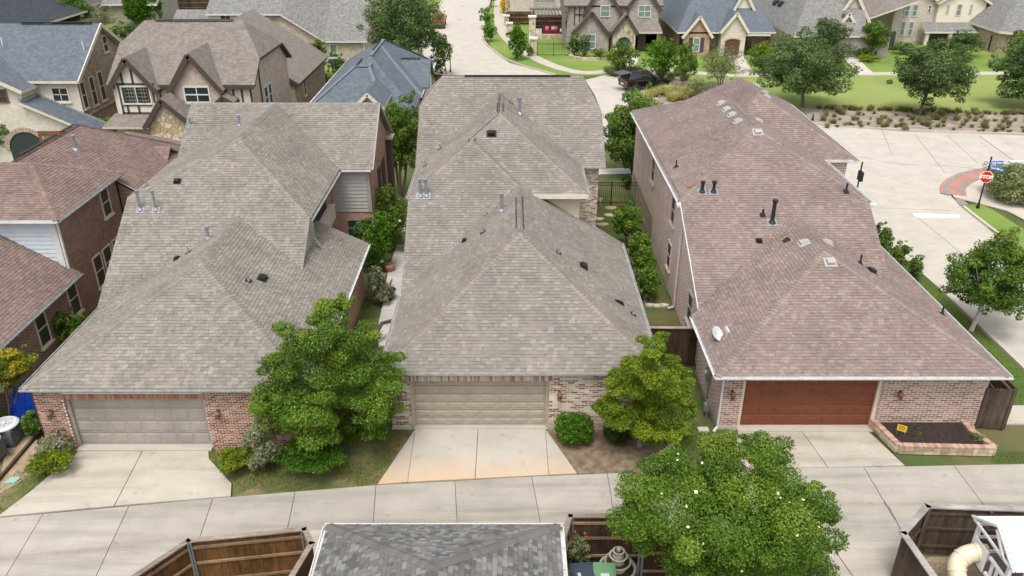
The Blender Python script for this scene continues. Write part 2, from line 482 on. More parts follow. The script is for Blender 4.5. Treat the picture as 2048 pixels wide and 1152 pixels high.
# alley: slabs with open joints between its two long edges
ALT = [(-34, 17.9), (-16.64, 20.18), (-9.39, 21.19), (-4.66, 21.77), (2.2, 22.34), (8, 22.6), (13.9, 22.78), (22.2, 23.0)]
def alley_top(x):
    for a, b in zip(ALT[:-1], ALT[1:]):
        if a[0] <= x <= b[0]: return a[1] + (b[1] - a[1]) * (x - a[0]) / (b[0] - a[0])
    return ALT[-1][1]
alley = sheet('alley', ALT + [(22.2, 19.3), (13, 19.15), (2, 18.75), (-9, 17.4), (-34, 14.0)], -.055, MT['joint'])
jx = [-26, -23.3, -20.7, -18.0, -15.34, -12.69, -10.03, -7.35, -4.66, -1.97, .69, 3.33, 6.3, 9.3, 12.42, 15.65, 18.9, 22.1]
for a, b in zip(jx[:-1], jx[1:]):
    ta, tb = alley_top(a + .011), alley_top(b - .011)
    for f0, f1 in ((0, .5), (.5, 1)):
        q = []
        for x, t in ((a + .011, ta), (b - .011, tb)):
            sh = .12 * (1 if x < 3 else 0)
            q.append((x + f0 * sh * 3, t - 3.6 * f0 - (.003 if f0 else 0))); q.append((x + f1 * sh * 3, t - 3.6 * f1))
        mb = MB(); mb.prism([q[0], q[1], q[3], q[2]], -.06, -.012)
        mb.build('slab', MT['alley'], parent=alley)

crk = MB(); cp = [(12.42 + .012 * math.sin(i * 1.7), 22.62 - i * .21) for i in range(17)]
strip(crk, cp, .035, -.02, -.009); strip(crk, [(12.40, 20.9), (12.44, 20.6), (12.42, 20.3), (12.43, 20.1)], .075, -.02, -.008); crk.build('crack', MT['joint'], parent=alley)
def driveway(label_mat, polys, name='driveway'):
    allp = [p for pl in polys for p in pl]
    root = thing(name, None, None, (sum(p[0] for p in allp) / len(allp), sum(p[1] for p in allp) / len(allp), -.06)); root['kind'] = 'structure'
    for pl in polys:
        mb = MB(); c = Vector((sum(p[0] for p in pl) / len(pl), sum(p[1] for p in pl) / len(pl)))
        q = [c + (Vector(p) - c) * (1 - .016 / max(.3, (Vector(p) - c).length)) for p in pl]
        mb.prism(q, -.06, 0.0); mb.build('slab', label_mat, parent=root)
    return root
driveway(MT['apron'], [
    [(-15.75, 23.62), (-13.42, 23.64), (-13.17, 20.74), (-16.75, 20.22), (-16.35, 21.4), (-16.07, 22.42), (-15.75, 23.2)],
    [(-13.42, 23.64), (-11.03, 23.66), (-10.85, 23.2), (-10.35, 22.65), (-9.62, 21.85), (-9.45, 21.2), (-13.17, 20.74)],
    [(-15.85, 24.05), (-10.92, 24.05), (-10.92, 23.67), (-15.85, 23.65)]])
driveway(MT['drive_warm'], [
    [(-3.66, 24.95), (-3.60, 21.92), (-4.62, 21.80)],
    [(-3.66, 24.95), (-1.28, 24.95), (-1.28, 22.10), (-3.60, 21.92)],
    [(-1.28, 24.95), (1.26, 24.95), (1.28, 22.30), (-1.28, 22.10)],
    [(1.26, 24.95), (2.28, 22.37), (1.28, 22.30)],
    [(-3.74, 25.24), (1.36, 25.24), (1.36, 24.96), (-3.74, 24.96)]])
driveway(MT['apron'], [
    [(8.5, 24.8), (10.9, 24.8), (11.15, 22.7), (7.75, 22.62)],
    [(10.9, 24.8), (13.40, 24.8), (13.92, 22.80), (11.15, 22.7)],
    [(8.52, 25.24), (13.63, 25.24), (13.6, 24.81), (8.48, 24.81)]])
# concrete in front of the near garage and the drive at the lower right
sheet('driveway', [(-8.9, 19.3), (-5, 19.75), (1.5, 19.95), (1.5, 12), (-5.6, 12), (-5.6, 17.4), (-8.9, 17.6)], -.004, MT['apron'])
dr = thing('driveway', None, None, (9.8, 16.5, -.06)); dr['kind'] = 'structure'
for q in ([(7.6, 19.02), (9.9, 19.08), (10.5, 15.5), (7.4, 15.5)], [(9.93, 19.08), (12.2, 19.12), (11.2, 17.6), (11.1, 15.5), (10.53, 15.5)], [(7.4, 15.48), (11.1, 15.48), (11.1, 8), (7.2, 8)]):
    MB().prism(q, -.06, -.002).build('slab', MT['apron'], parent=dr)

# small lawns and beds beside the alley
sheet('lawn', [(-10.9, 24.0), (-10.35, 22.68), (-9.6, 21.9), (-9.4, 21.22), (-4.66, 21.8), (-3.7, 25.0), (-4.5, 25.2), (-4.6, 27), (-7.3, 27), (-7.3, 24.2)], -.035, MT['dry_grass'])
sheet('lawn', [(-16.8, 20.2), (-16.1, 22.4), (-15.8, 23.8), (-20.5, 23.8), (-23, 19.4)], -.035, MT['dry_grass'])
sheet('bare_ground', P2((0, 985), (60, 950), (75, 880), (55, 845), (10, 900), (0, 960)), -.03, MT['dirt'])
sheet('mulch_bed', [(1.28, 24.9), (2.3, 22.4), (3.8, 22.44), (6.0, 22.6), (5.6, 24.2), (5.1, 25.3), (1.3, 25.3)], -.03, MT['leaf_mulch'])
sheet('lawn', [(5.2, 25.2), (5.7, 24.1), (6.1, 22.6), (7.7, 22.62), (8.4, 24.9), (7.6, 25.3), (7.6, 29.4), (5.1, 29.4)], -.034, MT['soil_grass'])
sheet('lawn', [(13.95, 22.82), (21.4, 23.0), (21.4, 26.2), (17.6, 26.2), (13.5, 25.2)], -.034, MT['soil_grass'])
# side yards between the houses
MT['path'] = slab_mat('pale_side_path', (.52, .50, .46))
sheet('side_path', P2((800, 470), (832, 380), (900, 380), (830, 690), (756, 690), (758, 640), (768, 596), (776, 540)), -.02, MT['path'])
sheet('lawn', [(5.1, 29.5), (7.7, 29.5), (7.7, 55), (5.0, 55)], -.036, MT['soil_grass'])
sheet('gravel_strip', P2((1262, 520), (1280, 515), (1305, 600), (1290, 605)), -.02, MT['gravel'])
sheet('side_soil', P2((1290, 500), (1318, 530), (1345, 612), (1290, 615)), -.026, MT['soil_grass'])
sheet('side_path', P2((1195, 348), (1275, 346), (1275, 335), (1195, 337)), -.02, MT['path'])

# north side: big lawns, streets, kerbs, sidewalk, mulch bank
sheet('lawn', [(-3.4, 150), (-4.0, 116), (-2.2, 101), (.2, 94), (4.8, 87.5), (9.9, 87.2), (18.2, 79.4), (20.5, 73), (26, 68), (120, 62), (120, 170), (-3.4, 170)], -.05, MT['lawn'])
sheet('park_lawn', [(18.2, 79), (22, 76), (26, 71.5), (36, 70.3), (48, 70.0), (90, 70), (90, 87.2), (37, 87.2), (25, 86.6), (20, 82)], -.042, MT['park_lawn'])
street = sheet('street', [(21.75, 10), (21.75, 36), (21.3, 43), (21.0, 50), (19.5, 56), (12, 60), (4, 63), (-3, 72), (-7.3, 82), (-8.9, 92), (-11.6, 103), (-12.0, 160),
                          (-3.6, 160), (-4.1, 116), (-3.5, 107), (-2.4, 101.4), (-.3, 93.8), (4.5, 87.3), (7.6, 85), (9.9, 87.3), (13, 84), (15.6, 80.4), (18, 78.6), (20, 73),
                          (22.5, 69.5), (26.1, 67.5), (32, 65.7), (41.6, 64.5), (90, 62), (90, 55), (37.6, 57.2), (34, 56.3), (31.8, 55), (30.2, 53.6), (29.3, 52), (28.8, 50), (28.5, 47.5), (28.5, 10)], -.03, MT['street'])
def groove(pts, w=.035):
    mb = MB(); strip(mb, pts, w, -.03, -.024); return mb.build('expansion_joint', MT['joint'], parent=street)
for q in ([(1763, 256), (1785, 310)], [(1830, 268), (1890, 345)], [(1895, 270), (1955, 325)], [(1735, 414), (1900, 420)], [(1830, 430), (1990, 560)]):
    groove(P2(*q), .03)
groove(P2((1960, 272), (2048, 335)), .07)
groove(P2((1700, 310), (1800, 328), (1890, 330), (2000, 342)), .025)
mb = MB(); mb.prism(P2((1825, 426), (1919, 429), (1921, 434), (1833, 434)), -.03, -.022); mb.build('stop_line', MT['linepaint'], parent=street)
def kerb(pts, w=.18, h=.10, name='kerb'):
    mb = MB(); strip(mb, smooth(pts, 2), w, -.08, h); return mb.build(name, MT['walk'], kind='structure')
kerb([(21.7, 10), (21.7, 30), (21.75, 36), (21.35, 42), (21.0, 50)])
kerb([(28.55, 10), (28.55, 40), (28.45, 44), (28.5, 46), (28.6, 48.2)])
kerb([(20, 73), (22.5, 69.6), (26.1, 67.6), (32, 65.8), (41.6, 64.6), (70, 63.2)])
kerb([(4.6, 87.3), (-.3, 93.9), (-2.4, 101.5), (-3.6, 107), (-4.1, 116.3), (-3.6, 160)])
kerb([(-7.4, 83), (-8.9, 92), (-11.6, 103), (-12, 112), (-12, 160)])
sheet('lawn', P2((1925, 412), (1960, 408), (1985, 420), (2080, 480), (2080, 530), (1985, 463)), .03, MT['lawn'])
sheet('sidewalk', [(28.9, 50), (29.6, 49.2), (31, 47.6), (31.6, 44), (31.6, 20), (33.2, 20), (33.2, 47), (33.5, 51), (36, 53.5), (45, 54.2), (45, 57), (37.6, 57.1), (34, 56.2), (31.9, 54.9), (30.4, 53.7), (29.4, 52)], .02, MT['walk'])
mb = MB(); strip(mb, smooth(P2((1907, 390), (1904, 371), (1937, 352), (1992, 341), (2070, 336)), 2), 1.55, .0, .035, 0); mb.build('paver_band', MT['paver'], kind='structure')
mb = MB()
for q in (P2((1894, 390), (1890, 369), (1928, 346), (1988, 335), (2070, 330)), P2((1921, 390), (1919, 376), (1947, 359), (1998, 348), (2070, 343))): strip(mb, smooth(q, 2), .3, .0, .04)
mb.build('paver_edging', MT['paver_grey'], kind='structure')
sheet('tactile_plate', P2((1910, 398), (1925, 398), (1937, 410), (1920, 411)), .026, MT['paver_grey'])
# lawn strip between H3 and the street
sheet('lawn', [(17.7, 25.9), (21.58, 25.9), (21.6, 36), (21.2, 43), (20.9, 49), (18.5, 49), (17.9, 38)], -.02, MT['verge'])
# sidewalk in front of the far houses
mb = MB(); strip(mb, smooth(P2((1000, -20), (996, 30), (1003, 62), (1025, 88), (1060, 111), (1110, 134), (1165, 147), (1230, 141), (1330, 137), (1420, 149), (1500, 151), (1720, 147), (2048, 146), (2300, 146)), 2), 1.5, -.06, .0)
mb.build('sidewalk', MT['walk'], kind='structure')
mb = MB(); strip(mb, smooth(P2((1225, 142), (1258, 128), (1262, 112)), 1), 1.8, -.06, .004); strip(mb, smooth(P2((1500, 150), (1480, 132), (1470, 106)), 1), 1.8, -.06, .004)
strip(mb, smooth(P2((1735, 148), (1716, 132), (1700, 112)), 1), 1.6, -.06, .004); mb.build('front_walk', MT['walk'], kind='structure')
sheet('planting_bed', P2((1205, 150), (1260, 144), (1330, 146), (1390, 165), (1480, 160), (1500, 200), (1440, 215), (1320, 215), (1300, 205), (1345, 178), (1270, 160)), -.012, MT['bed_mulch'])
sheet('mulch_bank', P2((1630, 246), (1800, 258), (2060, 268), (2300, 280), (2300, 232), (2048, 228), (1840, 226), (1640, 214), (1600, 214)), -.025, MT['bed_mulch'])
# ground west of the street
sheet('lawn', [(-12.2, 160), (-12.2, 104), (-9.2, 92), (-7.7, 84), (-20, 84), (-26, 96), (-26, 160)], -.05, MT['lawn'])
sheet('lawn', P2((180, 60), (250, 75), (420, 38), (460, 20), (300, 5), (200, 30)), -.045, MT['lawn'])

# ------------------------------------------------------------------ roofs of real shingles, walls of real bricks
def fnorm(pts):
    n = Vector((0, 0, 0)); k = len(pts)
    for i in range(k):
        a, b = pts[i], pts[(i + 1) % k]
        n += Vector(((a[1] - b[1]) * (a[2] + b[2]), (a[2] - b[2]) * (a[0] + b[0]), (a[0] - b[0]) * (a[1] + b[1])))
    return n.normalized()
def ccw(pts):
    pts = [Vector(p) for p in pts]
    return pts if fnorm(pts).z > 0 else pts[::-1]
def clip2(poly, a, b, c):           # keep a*x + b*y >= c
    out = []
    for i in range(len(poly)):
        p, q = poly[i], poly[(i + 1) % len(poly)]
        dp, dq = a * p[0] + b * p[1] - c, a * q[0] + b * q[1] - c
        if dp >= 0: out.append(p)
        if (dp >= 0) != (dq >= 0):
            t = dp / (dp - dq); out.append((p[0] + t * (q[0] - p[0]), p[1] + t * (q[1] - p[1])))
    return out
def half_planes(poly):
    hp = []
    for i in range(len(poly)):
        p, q = poly[i], poly[(i + 1) % len(poly)]
        a, b = -(q[1] - p[1]), q[0] - p[0]; l = math.hypot(a, b)
        if l > 1e-9: hp.append((a / l, b / l, (a * p[0] + b * p[1]) / l))
    return hp
TABW = (.10, .13, .16, .19, .23)
EXPO = .143
def shingle_tabs(pts, ntones):
    pts = ccw(pts); n = fnorm(pts); h = Vector((0, 0, 1)).cross(n).normalized(); s = n.cross(h); o = pts[0]
    p2 = [((p - o).dot(h), (p - o).dot(s)) for p in pts]
    hp = half_planes(p2); b = min(p[1] for p in p2); bmax = max(p[1] for p in p2); amin0 = min(p[0] for p in p2); amax0 = max(p[0] for p in p2)
    tabs = []
    while b < bmax - .01:
        row = clip2(clip2(p2, 0, 1, b), 0, -1, -(b + EXPO))
        if len(row) > 2:
            a0, a1 = min(p[0] for p in row), max(p[0] for p in row)
            a = a0 - rng.random() * .3
            while a < a1:
                w = rng.choice(TABW); tone = rng.randrange(ntones); th = rng.choice((.010, .010, .017))
                full = all(A * x + B * y >= C - 1e-6 for A, B, C in hp for x, y in ((a, b), (a + w, b), (a + w, b + EXPO), (a, b + EXPO)))
                if full: tabs.append((None, a, b, w, tone, th))
                else:
                    q = [(a, b), (a + w, b), (a + w, b + EXPO), (a, b + EXPO)]
                    for A, B, C in hp:
                        q = clip2(q, A, B, C)
                        if len(q) < 3: break
                    if len(q) >= 3: tabs.append((q, a, b, w, tone, th))
                a += w
        b += EXPO
    return tabs, o, h, s, n
_tabmesh = {}
def tab_mesh(w, th, col, mat, key):
    k = (w, th, key)
    if k not in _tabmesh:
        g_ = .004; mb = MB()
        mb.mesh([(g_, 0, .001), (w - g_, 0, .001), (w - g_, EXPO + .01, .001), (g_, EXPO + .01, .001), (g_, 0, th), (w - g_, 0, th), (w - g_, EXPO + .01, .003), (g_, EXPO + .01, .003)],
                [(4, 5, 6, 7), (0, 1, 5, 4), (1, 2, 6, 5), (3, 0, 4, 7)], 0, col)
        me = mb.build('shingle', mat, base=(0, 0, 0)); m_ = me.data
        bpy.data.objects.remove(me); _tabmesh[k] = m_
    return _tabmesh[k]
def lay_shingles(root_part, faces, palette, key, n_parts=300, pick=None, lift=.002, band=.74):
    """every tab is geometry; the n_parts nearest full ones (on the faces in pick) are objects of their own, the rest one part"""
    mb = MB(); cand = []; bands = []
    camp = Vector((0, 0, CAM_H))
    for fi, pts in enumerate(faces):
        tabs, o, h, s, n = shingle_tabs(pts, len(palette))
        for q, a, b, w, tone, th in tabs:
            if q is None and n_parts and (pick is None or fi in pick):
                p = o + h * (a + w / 2) + s * (b + .07)
                v = camp - p; dist = v.length
                cand.append((w * max(.05, v.normalized().dot(n)) / dist ** 2, len(mb.f), (o, h, s, n, a, b, w, tone, th)))
            e = .004
            if q is None:
                q = [(a + e, b), (a + w - e, b), (a + w - e, b + EXPO + .01), (a + e, b + EXPO + .01)]
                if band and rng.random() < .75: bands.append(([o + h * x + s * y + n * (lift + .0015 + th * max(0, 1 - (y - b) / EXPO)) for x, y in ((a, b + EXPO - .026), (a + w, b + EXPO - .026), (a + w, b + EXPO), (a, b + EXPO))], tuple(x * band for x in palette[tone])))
            P = [o + h * x + s * y + n * (lift + th * max(0, 1 - (y - b) / EXPO)) for x, y in q]
            c = palette[tone]; mb.poly(P, 0, c)
            low = [(x, y) for x, y in q if y < b + .002]
            if len(low) >= 2:
                x0, x1 = min(l[0] for l in low), max(l[0] for l in low)
                mb.poly([o + h * x0 + s * b + n * lift, o + h * x1 + s * b + n * lift, o + h * x1 + s * b + n * (lift + th), o + h * x0 + s * b + n * (lift + th)], 0, c)
            else: mb.poly(P[:3], 0, c)
    cand.sort(key=lambda t: -t[0])
    drop = set()
    for sc_, idx, (o, h, s, n, a, b, w, tone, th) in cand[:n_parts]:
        drop.add(idx); drop.add(idx + 1)
        c = o + h * a + s * b + n * lift
        M = Matrix(((h.x, s.x, n.x, c.x), (h.y, s.y, n.y, c.y), (h.z, s.z, n.z, c.z), (0, 0, 0, 1)))
        piece('shingle', tab_mesh(w, th, palette[tone], MT['shingle'], (key, tone)), root_part, M)
    if drop:
        keep = [i for i in range(len(mb.f)) if i not in drop]
        mb.f = [mb.f[i] for i in keep]; mb.m = [mb.m[i] for i in keep]; mb.uv = [mb.uv[i] for i in keep]; mb.c = [mb.c[i] for i in keep]
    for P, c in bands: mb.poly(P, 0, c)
    return mb.build('shingles', MT['shingle'], parent=root_part, kind='stuff')
def caps(root_part, edges, col, name='ridge_caps', w=.16):
    """overlapping cap shingles along hips and ridges: edges of (low/start, high/end, normal1, normal2)"""
    mb = MB()
    for a, b, n1, n2 in edges:
        a, b = Vector(a), Vector(b); e = (b - a).normalized(); L = (b - a).length; k = max(1, int(L / .17))
        ts = []
        for n in (n1, n2):
            t = n.cross(e).normalized()
            ts.append(-t if t.z > 0 else t)
        up = (n1 + n2).normalized()
        for i in range(k):
            p, q = a + e * (L * i / k), a + e * (L * (i + 1.12) / k)
            f = .86 + .26 * rng.random(); c = tuple(x * f for x in col)
            for t in ts:
                P = [p + up * .034, q + up * .018, q + t * w + up * .010, p + t * w + up * .026]
                mb.poly(P if fnorm(P).z > 0 else P[::-1], 0, c)
                Pd = [p + up * .034, p + t * w + up * .026, p + t * w + up * .004, p + up * .012]
                mb.poly(Pd, 0, c)
    return mb.build(name, MT['shingle'], parent=root_part)
def auto_caps(faces, edges):
    """edges given as point pairs; the two face normals are found from the faces that touch both points"""
    out = []
    F = [ccw(f) for f in faces]; N = [fnorm(f) for f in F]
    for a, b in edges:
        a, b = Vector(a), Vector(b); hit = []
        for f, n in zip(F, N):
            m_ = (a + b) / 2
            if abs((a - f[0]).dot(n)) < .12 and abs((b - f[0]).dot(n)) < .12: hit.append(n)
        if len(hit) < 2: hit = (hit + [Vector((0, 0, 1))] * 2)[:2]
        out.append((a, b, hit[0], hit[1]))
    return out
MT['deck'] = flat('roof_deck_edge', (.20, .18, .16), .9)
def roof(root, faces, palette, key, n_parts=300, pick=None, cap_edges=(), cap_col=None, edge_mat=None, th=.08, dim=.82):
    palette = [tuple(x * dim for x in c) for c in palette]; cap_col = tuple(x * dim * 1.0 for x in cap_col) if cap_col else None
    mb = MB()
    for f in faces: mb.slab(ccw(f), th, 0, 1)
    r_ = mb.build('roof', [MT['deck'], edge_mat or MT['tan_trim']], parent=root)
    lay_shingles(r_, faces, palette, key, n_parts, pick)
    if cap_edges: caps(r_, auto_caps(faces, cap_edges), cap_col or palette[0])
    return r_
def gutter(root, a, b, out, mat, name='gutter', hang=True):
    """open trough along an eave; out is the horizontal direction away from the wall"""
    a, b, out = Vector(a), Vector(b), Vector(out)
    mb = MB(); dz = Vector((0, 0, -.02))
    mb.bar(a + out * .012 + dz - Vector((0, 0, .05)), b + out * .012 + dz - Vector((0, 0, .05)), .016, .09)
    mb.bar(a + out * .105 + dz - Vector((0, 0, .030)), b + out * .105 + dz - Vector((0, 0, .030)), .012, .055)
    mb.bar(a + out * .102 + dz, b + out * .102 + dz, .028, .014)
    mb.bar(a + out * .058 + dz - Vector((0, 0, .060)), b + out * .058 + dz - Vector((0, 0, .060)), .09, .012)
    L = (b - a).length; e = (b - a).normalized()
    if hang:
        k = int(L / .75)
        for i in range(1, k): mb.bar(a + e * (i * L / k) + dz, a + e * (i * L / k) + out * .10 + dz, .025, .012)
    return mb.build(name, mat, parent=root)
def downspout(root, pts, mat, r_=.045):
    mb = MB()
    for a, b in zip(pts[:-1], pts[1:]): mb.bar(a, b, r_ * 2, r_ * 1.5)
    return mb.build('downspout', mat, parent=root)
def walls(root, polys, mat, name='wall', split=False):
    if split:
        return [walls(root, [p], mat, name) for p in polys]
    mb = MB()
    for p in polys: mb.poly(p)
    return mb.build(name, mat, parent=root)
_bm = {}
def brick_front(wall, x0, x1, z0, z1, y, holes, palette, key, n_parts=300, focus=0.0, L=.203, H=.057, g_=.011, mortar='mortar_tan'):
    """running-bond face bricks standing 9 mm proud of the mortar on a wall that faces -Y"""
    cand = []
    z = z0; row = 0
    while z + H <= z1:
        x = x0 - (L + g_) / 2 * (row % 2)
        while x < x1:
            a, b = max(x, x0), min(x + L, x1)
            segs = [(a, b)]
            for hx0, hx1, hz0, hz1 in holes:
                if z + H > hz0 and z < hz1:
                    ns = []
                    for s0, s1 in segs:
                        if s1 <= hx0 or s0 >= hx1: ns.append((s0, s1)); continue
                        if s0 < hx0: ns.append((s0, hx0))
                        if s1 > hx1: ns.append((hx1, s1))
                    segs = ns
            for s0, s1 in segs:
                if s1 - s0 > .05: cand.append((s0, s1, z, z + H))
            x += L + g_
        z += H + g_; row += 1
    xs = [x0]
    for h_ in holes: xs += [h_[0], h_[1]]
    xs.append(x1)
    for a, b in zip(xs[0::2], xs[1::2]): MB().poly([(a, y - .003, z0 - .01), (b, y - .003, z0 - .01), (b, y - .003, z1), (a, y - .003, z1)]).build('mortar', MT[mortar], parent=wall)
    put_bricks(wall, cand, y, palette, key, n_parts, focus)
def soldier(wall, x0, x1, z0, z1, y, palette, key):
    MB().poly([(x0 + .05, y + .004, z0 - .01), (x1 - .05, y + .004, z0 - .01), (x1 - .05, y + .004, 2.6), (x0 + .05, y + .004, 2.6)]).build('mortar', MT['mortar_white'], parent=wall)
    cand = []; x = x0
    while x + .057 < x1: cand.append((x, x + .057, z0, z1)); x += .068
    put_bricks(wall, cand, y, [c for c in palette if c[0] > .25] or palette, key + 's', 80, (x0 + x1) / 2, 'soldier_brick')
def put_bricks(wall, cand, y, palette, key, n_parts, focus, name='brick'):
    full = sorted(range(len(cand)), key=lambda i: abs((cand[i][0] + cand[i][1]) / 2 - focus) + (10 if name == 'brick' and cand[i][1] - cand[i][0] < .2 else 0))
    own = set(full[:n_parts]); mb = MB()
    for i, (a, b, z0, z1) in enumerate(cand):
        tone = rng.randrange(len(palette))
        if i in own and (name != 'brick' or b - a > .2):
            k = (round(b - a, 3), round(z1 - z0, 3), key, tone)
            if k not in _bm:
                m1 = MB(); m1.box(0, b - a, -.010, .02, 0, z1 - z0, 0, palette[tone]); o = m1.build('brick', MT['brick_piece'], base=(0, 0, 0)); _bm[k] = o.data; bpy.data.objects.remove(o)
            piece(name, _bm[k], wall, Matrix.Translation((a, y + rng.uniform(-.002, .002), z0)))
        else: mb.box(a, b, y - .010 + rng.uniform(-.002, .002), y + .02, z0, z1, 0, palette[tone])
    if mb.f: mb.build(name + 's', MT['brick_piece'], parent=wall, kind='stuff')
def window(root, org, u, n, w, h, cols=2, rows=2, frame=None, glass=None, fw=.06, sill=None, split=True, proud=.05):
    """org = lower left corner on the wall plane, u along the wall, n out of it"""
    org, u, n = Vector(org), Vector(u), Vector(n); Z = Vector((0, 0, 1))
    frame = frame or MT['white']; glass = glass or MT['glass']
    def at(a, b, d=0): return org + u * a + Z * b + n * d
    mb = MB()
    def b_(a0, a1, b0, b1, d0, d1):
        pts = [at(a0, b0, d0), at(a1, b0, d0), at(a1, b0, d1), at(a0, b0, d1), at(a0, b1, d0), at(a1, b1, d0), at(a1, b1, d1), at(a0, b1, d1)]
        mb.mesh(pts, [(0, 1, 2, 3), (7, 6, 5, 4), (3, 2, 6, 7), (1, 0, 4, 5), (0, 3, 7, 4), (2, 1, 5, 6)])
    b_(0, fw, 0, h, -.02, proud); b_(w - fw, w, 0, h, -.02, proud); b_(fw, w - fw, h - fw, h, -.02, proud); b_(fw, w - fw, 0, fw, -.02, proud)
    if split: b_(fw, w - fw, h / 2 - fw * .4, h / 2 + fw * .4, -.02, proud - .012)
    t = fw * .3
    for i in range(1, cols):
        x = fw + (w - 2 * fw) * i / cols; b_(x - t, x + t, fw, h - fw, -.02, proud - .02)
    for j in range(1, rows):
        z = fw + (h - 2 * fw) * j / rows
        if not (split and abs(z - h / 2) < fw): b_(fw, w - fw, z - t, z + t, -.02, proud - .02)
    f = mb.build('window', frame, parent=root)
    for z0, z1 in (((fw, h / 2 - fw * .4), (h / 2 + fw * .4, h - fw)) if split else ((fw, h - fw),)):
        m2 = MB(); m2.mesh([at(fw, z0, -.01), at(w - fw, z0, -.01), at(w - fw, z1, -.01), at(fw, z1, -.01), at(fw, z0, .015), at(w - fw, z0, .015), at(w - fw, z1, .015), at(fw, z1, .015)],
                           [(3, 2, 1, 0), (4, 5, 6, 7), (0, 1, 5, 4), (1, 2, 6, 5), (2, 3, 7, 6), (3, 0, 4, 7)])
        m2.build('pane', glass, parent=f)
    if sill is not None:
        mb = MB(); b_(-.06, w + .06, -.09, -.003, -.02, proud + .06); mb.build('sill', sill, parent=f)
    return f
def garage_door(root, x0, x1, y, h, mat, rows=4, cols=8, frame=None, key=''):
    mb = MB(); mb.box(x0, x1, y, y + .05, .01, h)
    d = mb.build('garage_door', mat, parent=root)
    rh = (h - .02) / rows; cw = (x1 - x0) / cols; me = None
    mb = MB(); px, pz = cw - .11, rh - .13
    # raised panel: frustum
    mb.mesh([(0, 0, 0), (px, 0, 0), (px, 0, pz), (0, 0, pz), (.045, -.018, .045), (px - .045, -.018, .045), (px - .045, -.018, pz - .045), (.045, -.018, pz - .045)],
            [(4, 5, 6, 7), (0, 1, 5, 4), (1, 2, 6, 5), (2, 3, 7, 6), (3, 0, 4, 7)])
    o = mb.build('panel', mat, base=(0, 0, 0)); me = o.data; bpy.data.objects.remove(o)
    for r_ in range(rows):
        for c in range(cols): piece('panel', me, d, Matrix.Translation((x0 + c * cw + .055, y - .002, .01 + r_ * rh + .065)))
    m3 = MB()
    for r_ in range(1, rows): m3.box(x0, x1, y - .006, y, .01 + r_ * rh - .008, .01 + r_ * rh + .008)
    m3.build('section_seam', MT['joint'], parent=d)
    m4 = MB(); m4.box(x0 - .12, x0 - .001, y - .10, y + .06, 0, h + .02); m4.box(x1 + .001, x1 + .12, y - .10, y + .06, 0, h + .02); m4.box(x0 - .12, x1 + .12, y - .10, y + .06, h + .021, h + .10)
    m4.build('door_frame', frame or mat, parent=root)
    return d
def on_plane(px, py, f):
    f = ccw(f); n = fnorm(f); d = Vector(_ray(px, py)); o = Vector((0, 0, CAM_H))
    return o + d * ((f[0] - o).dot(n) / d.dot(n)), n
def vent_pipe(root, px, py, f, h, r_, mat, cap=True, flash=True, flash_mat=None):
    p, n = on_plane(px, py, f); mb = MB()
    mb.cone(p - Vector((0, 0, .1)), p + Vector((0, 0, h)), r_, r_, 10)
    if cap: mb.cone(p + Vector((0, 0, h - .03)), p + Vector((0, 0, h + .08)), r_ * 1.45, r_ * 1.5, 10)
    if flash: mb.cone(p, p + Vector((0, 0, .12)), r_ * 2.1, r_ * 1.15, 10)
    o = mb.build('vent_pipe', mat, parent=root)
    if flash:
        s = n.cross(Vector((0, 0, 1)).cross(n).normalized()); h_ = Vector((0, 0, 1)).cross(n).normalized(); w = max(.13, r_ * 2.6); m2 = MB(); c = p + n * .022
        m2.poly([c - h_ * w - s * w, c + h_ * w - s * w, c + h_ * w + s * w, c - h_ * w + s * w]); m2.build('flashing', flash_mat or mat, parent=o)
    return o
def roof_vent(root, px, py, f, w, l, hgt, mat, name='roof_vent'):
    p, n = on_plane(px, py, f); h_ = Vector((0, 0, 1)).cross(n).normalized(); s = n.cross(h_)
    M = Matrix(((h_.x, s.x, n.x, p.x), (h_.y, s.y, n.y, p.y), (h_.z, s.z, n.z, p.z), (0, 0, 0, 1)))
    mb = MB(); mb.box(-w * .72, w * .72, -l * .72, l * .72, .015, .03, 0, None, M)
    pts = [(-w / 2, -l / 2, .03), (w / 2, -l / 2, .03), (w / 2, l / 2, .03), (-w / 2, l / 2, .03), (-w * .42, -l * .40, hgt), (w * .42, -l * .40, hgt), (w * .42, l * .42, hgt * .8), (-w * .42, l * .42, hgt * .8)]
    mb.mesh([M @ Vector(q) for q in pts], [(4, 5, 6, 7), (0, 1, 5, 4), (1, 2, 6, 5), (2, 3, 7, 6), (3, 0, 4, 7)])
    return mb.build(name, mat, parent=root)
def wall_lamp(root, x, y, z, mat):
    mb = MB(); mb.box(x - .05, x + .05, y - .03, y, z, z + .22); mb.bar((x, y - .02, z + .2), (x, y - .16, z + .24), .03, .03)
    mb.cone((x, y - .17, z + .24), (x, y - .17, z + .14), .03, .12, 8); mb.cone((x, y - .17, z + .14), (x, y - .17, z - .1), .085, .06, 8); mb.cone((x, y - .17, z + .24), (x, y - .17, z + .30), .03, .012, 6)
    return mb.build('wall_lamp', mat, parent=root)
def tones(c, spread=(.74, .86, .94, 1.0, 1.08, 1.18, 1.3), warm=.0):
    out = []
    for i, s_ in enumerate(spread):
        w = warm * (1 if i % 2 else -1)
        out.append((c[0] * s_ * (1 + w), c[1] * s_, c[2] * s_ * (1 - w)))
    return out

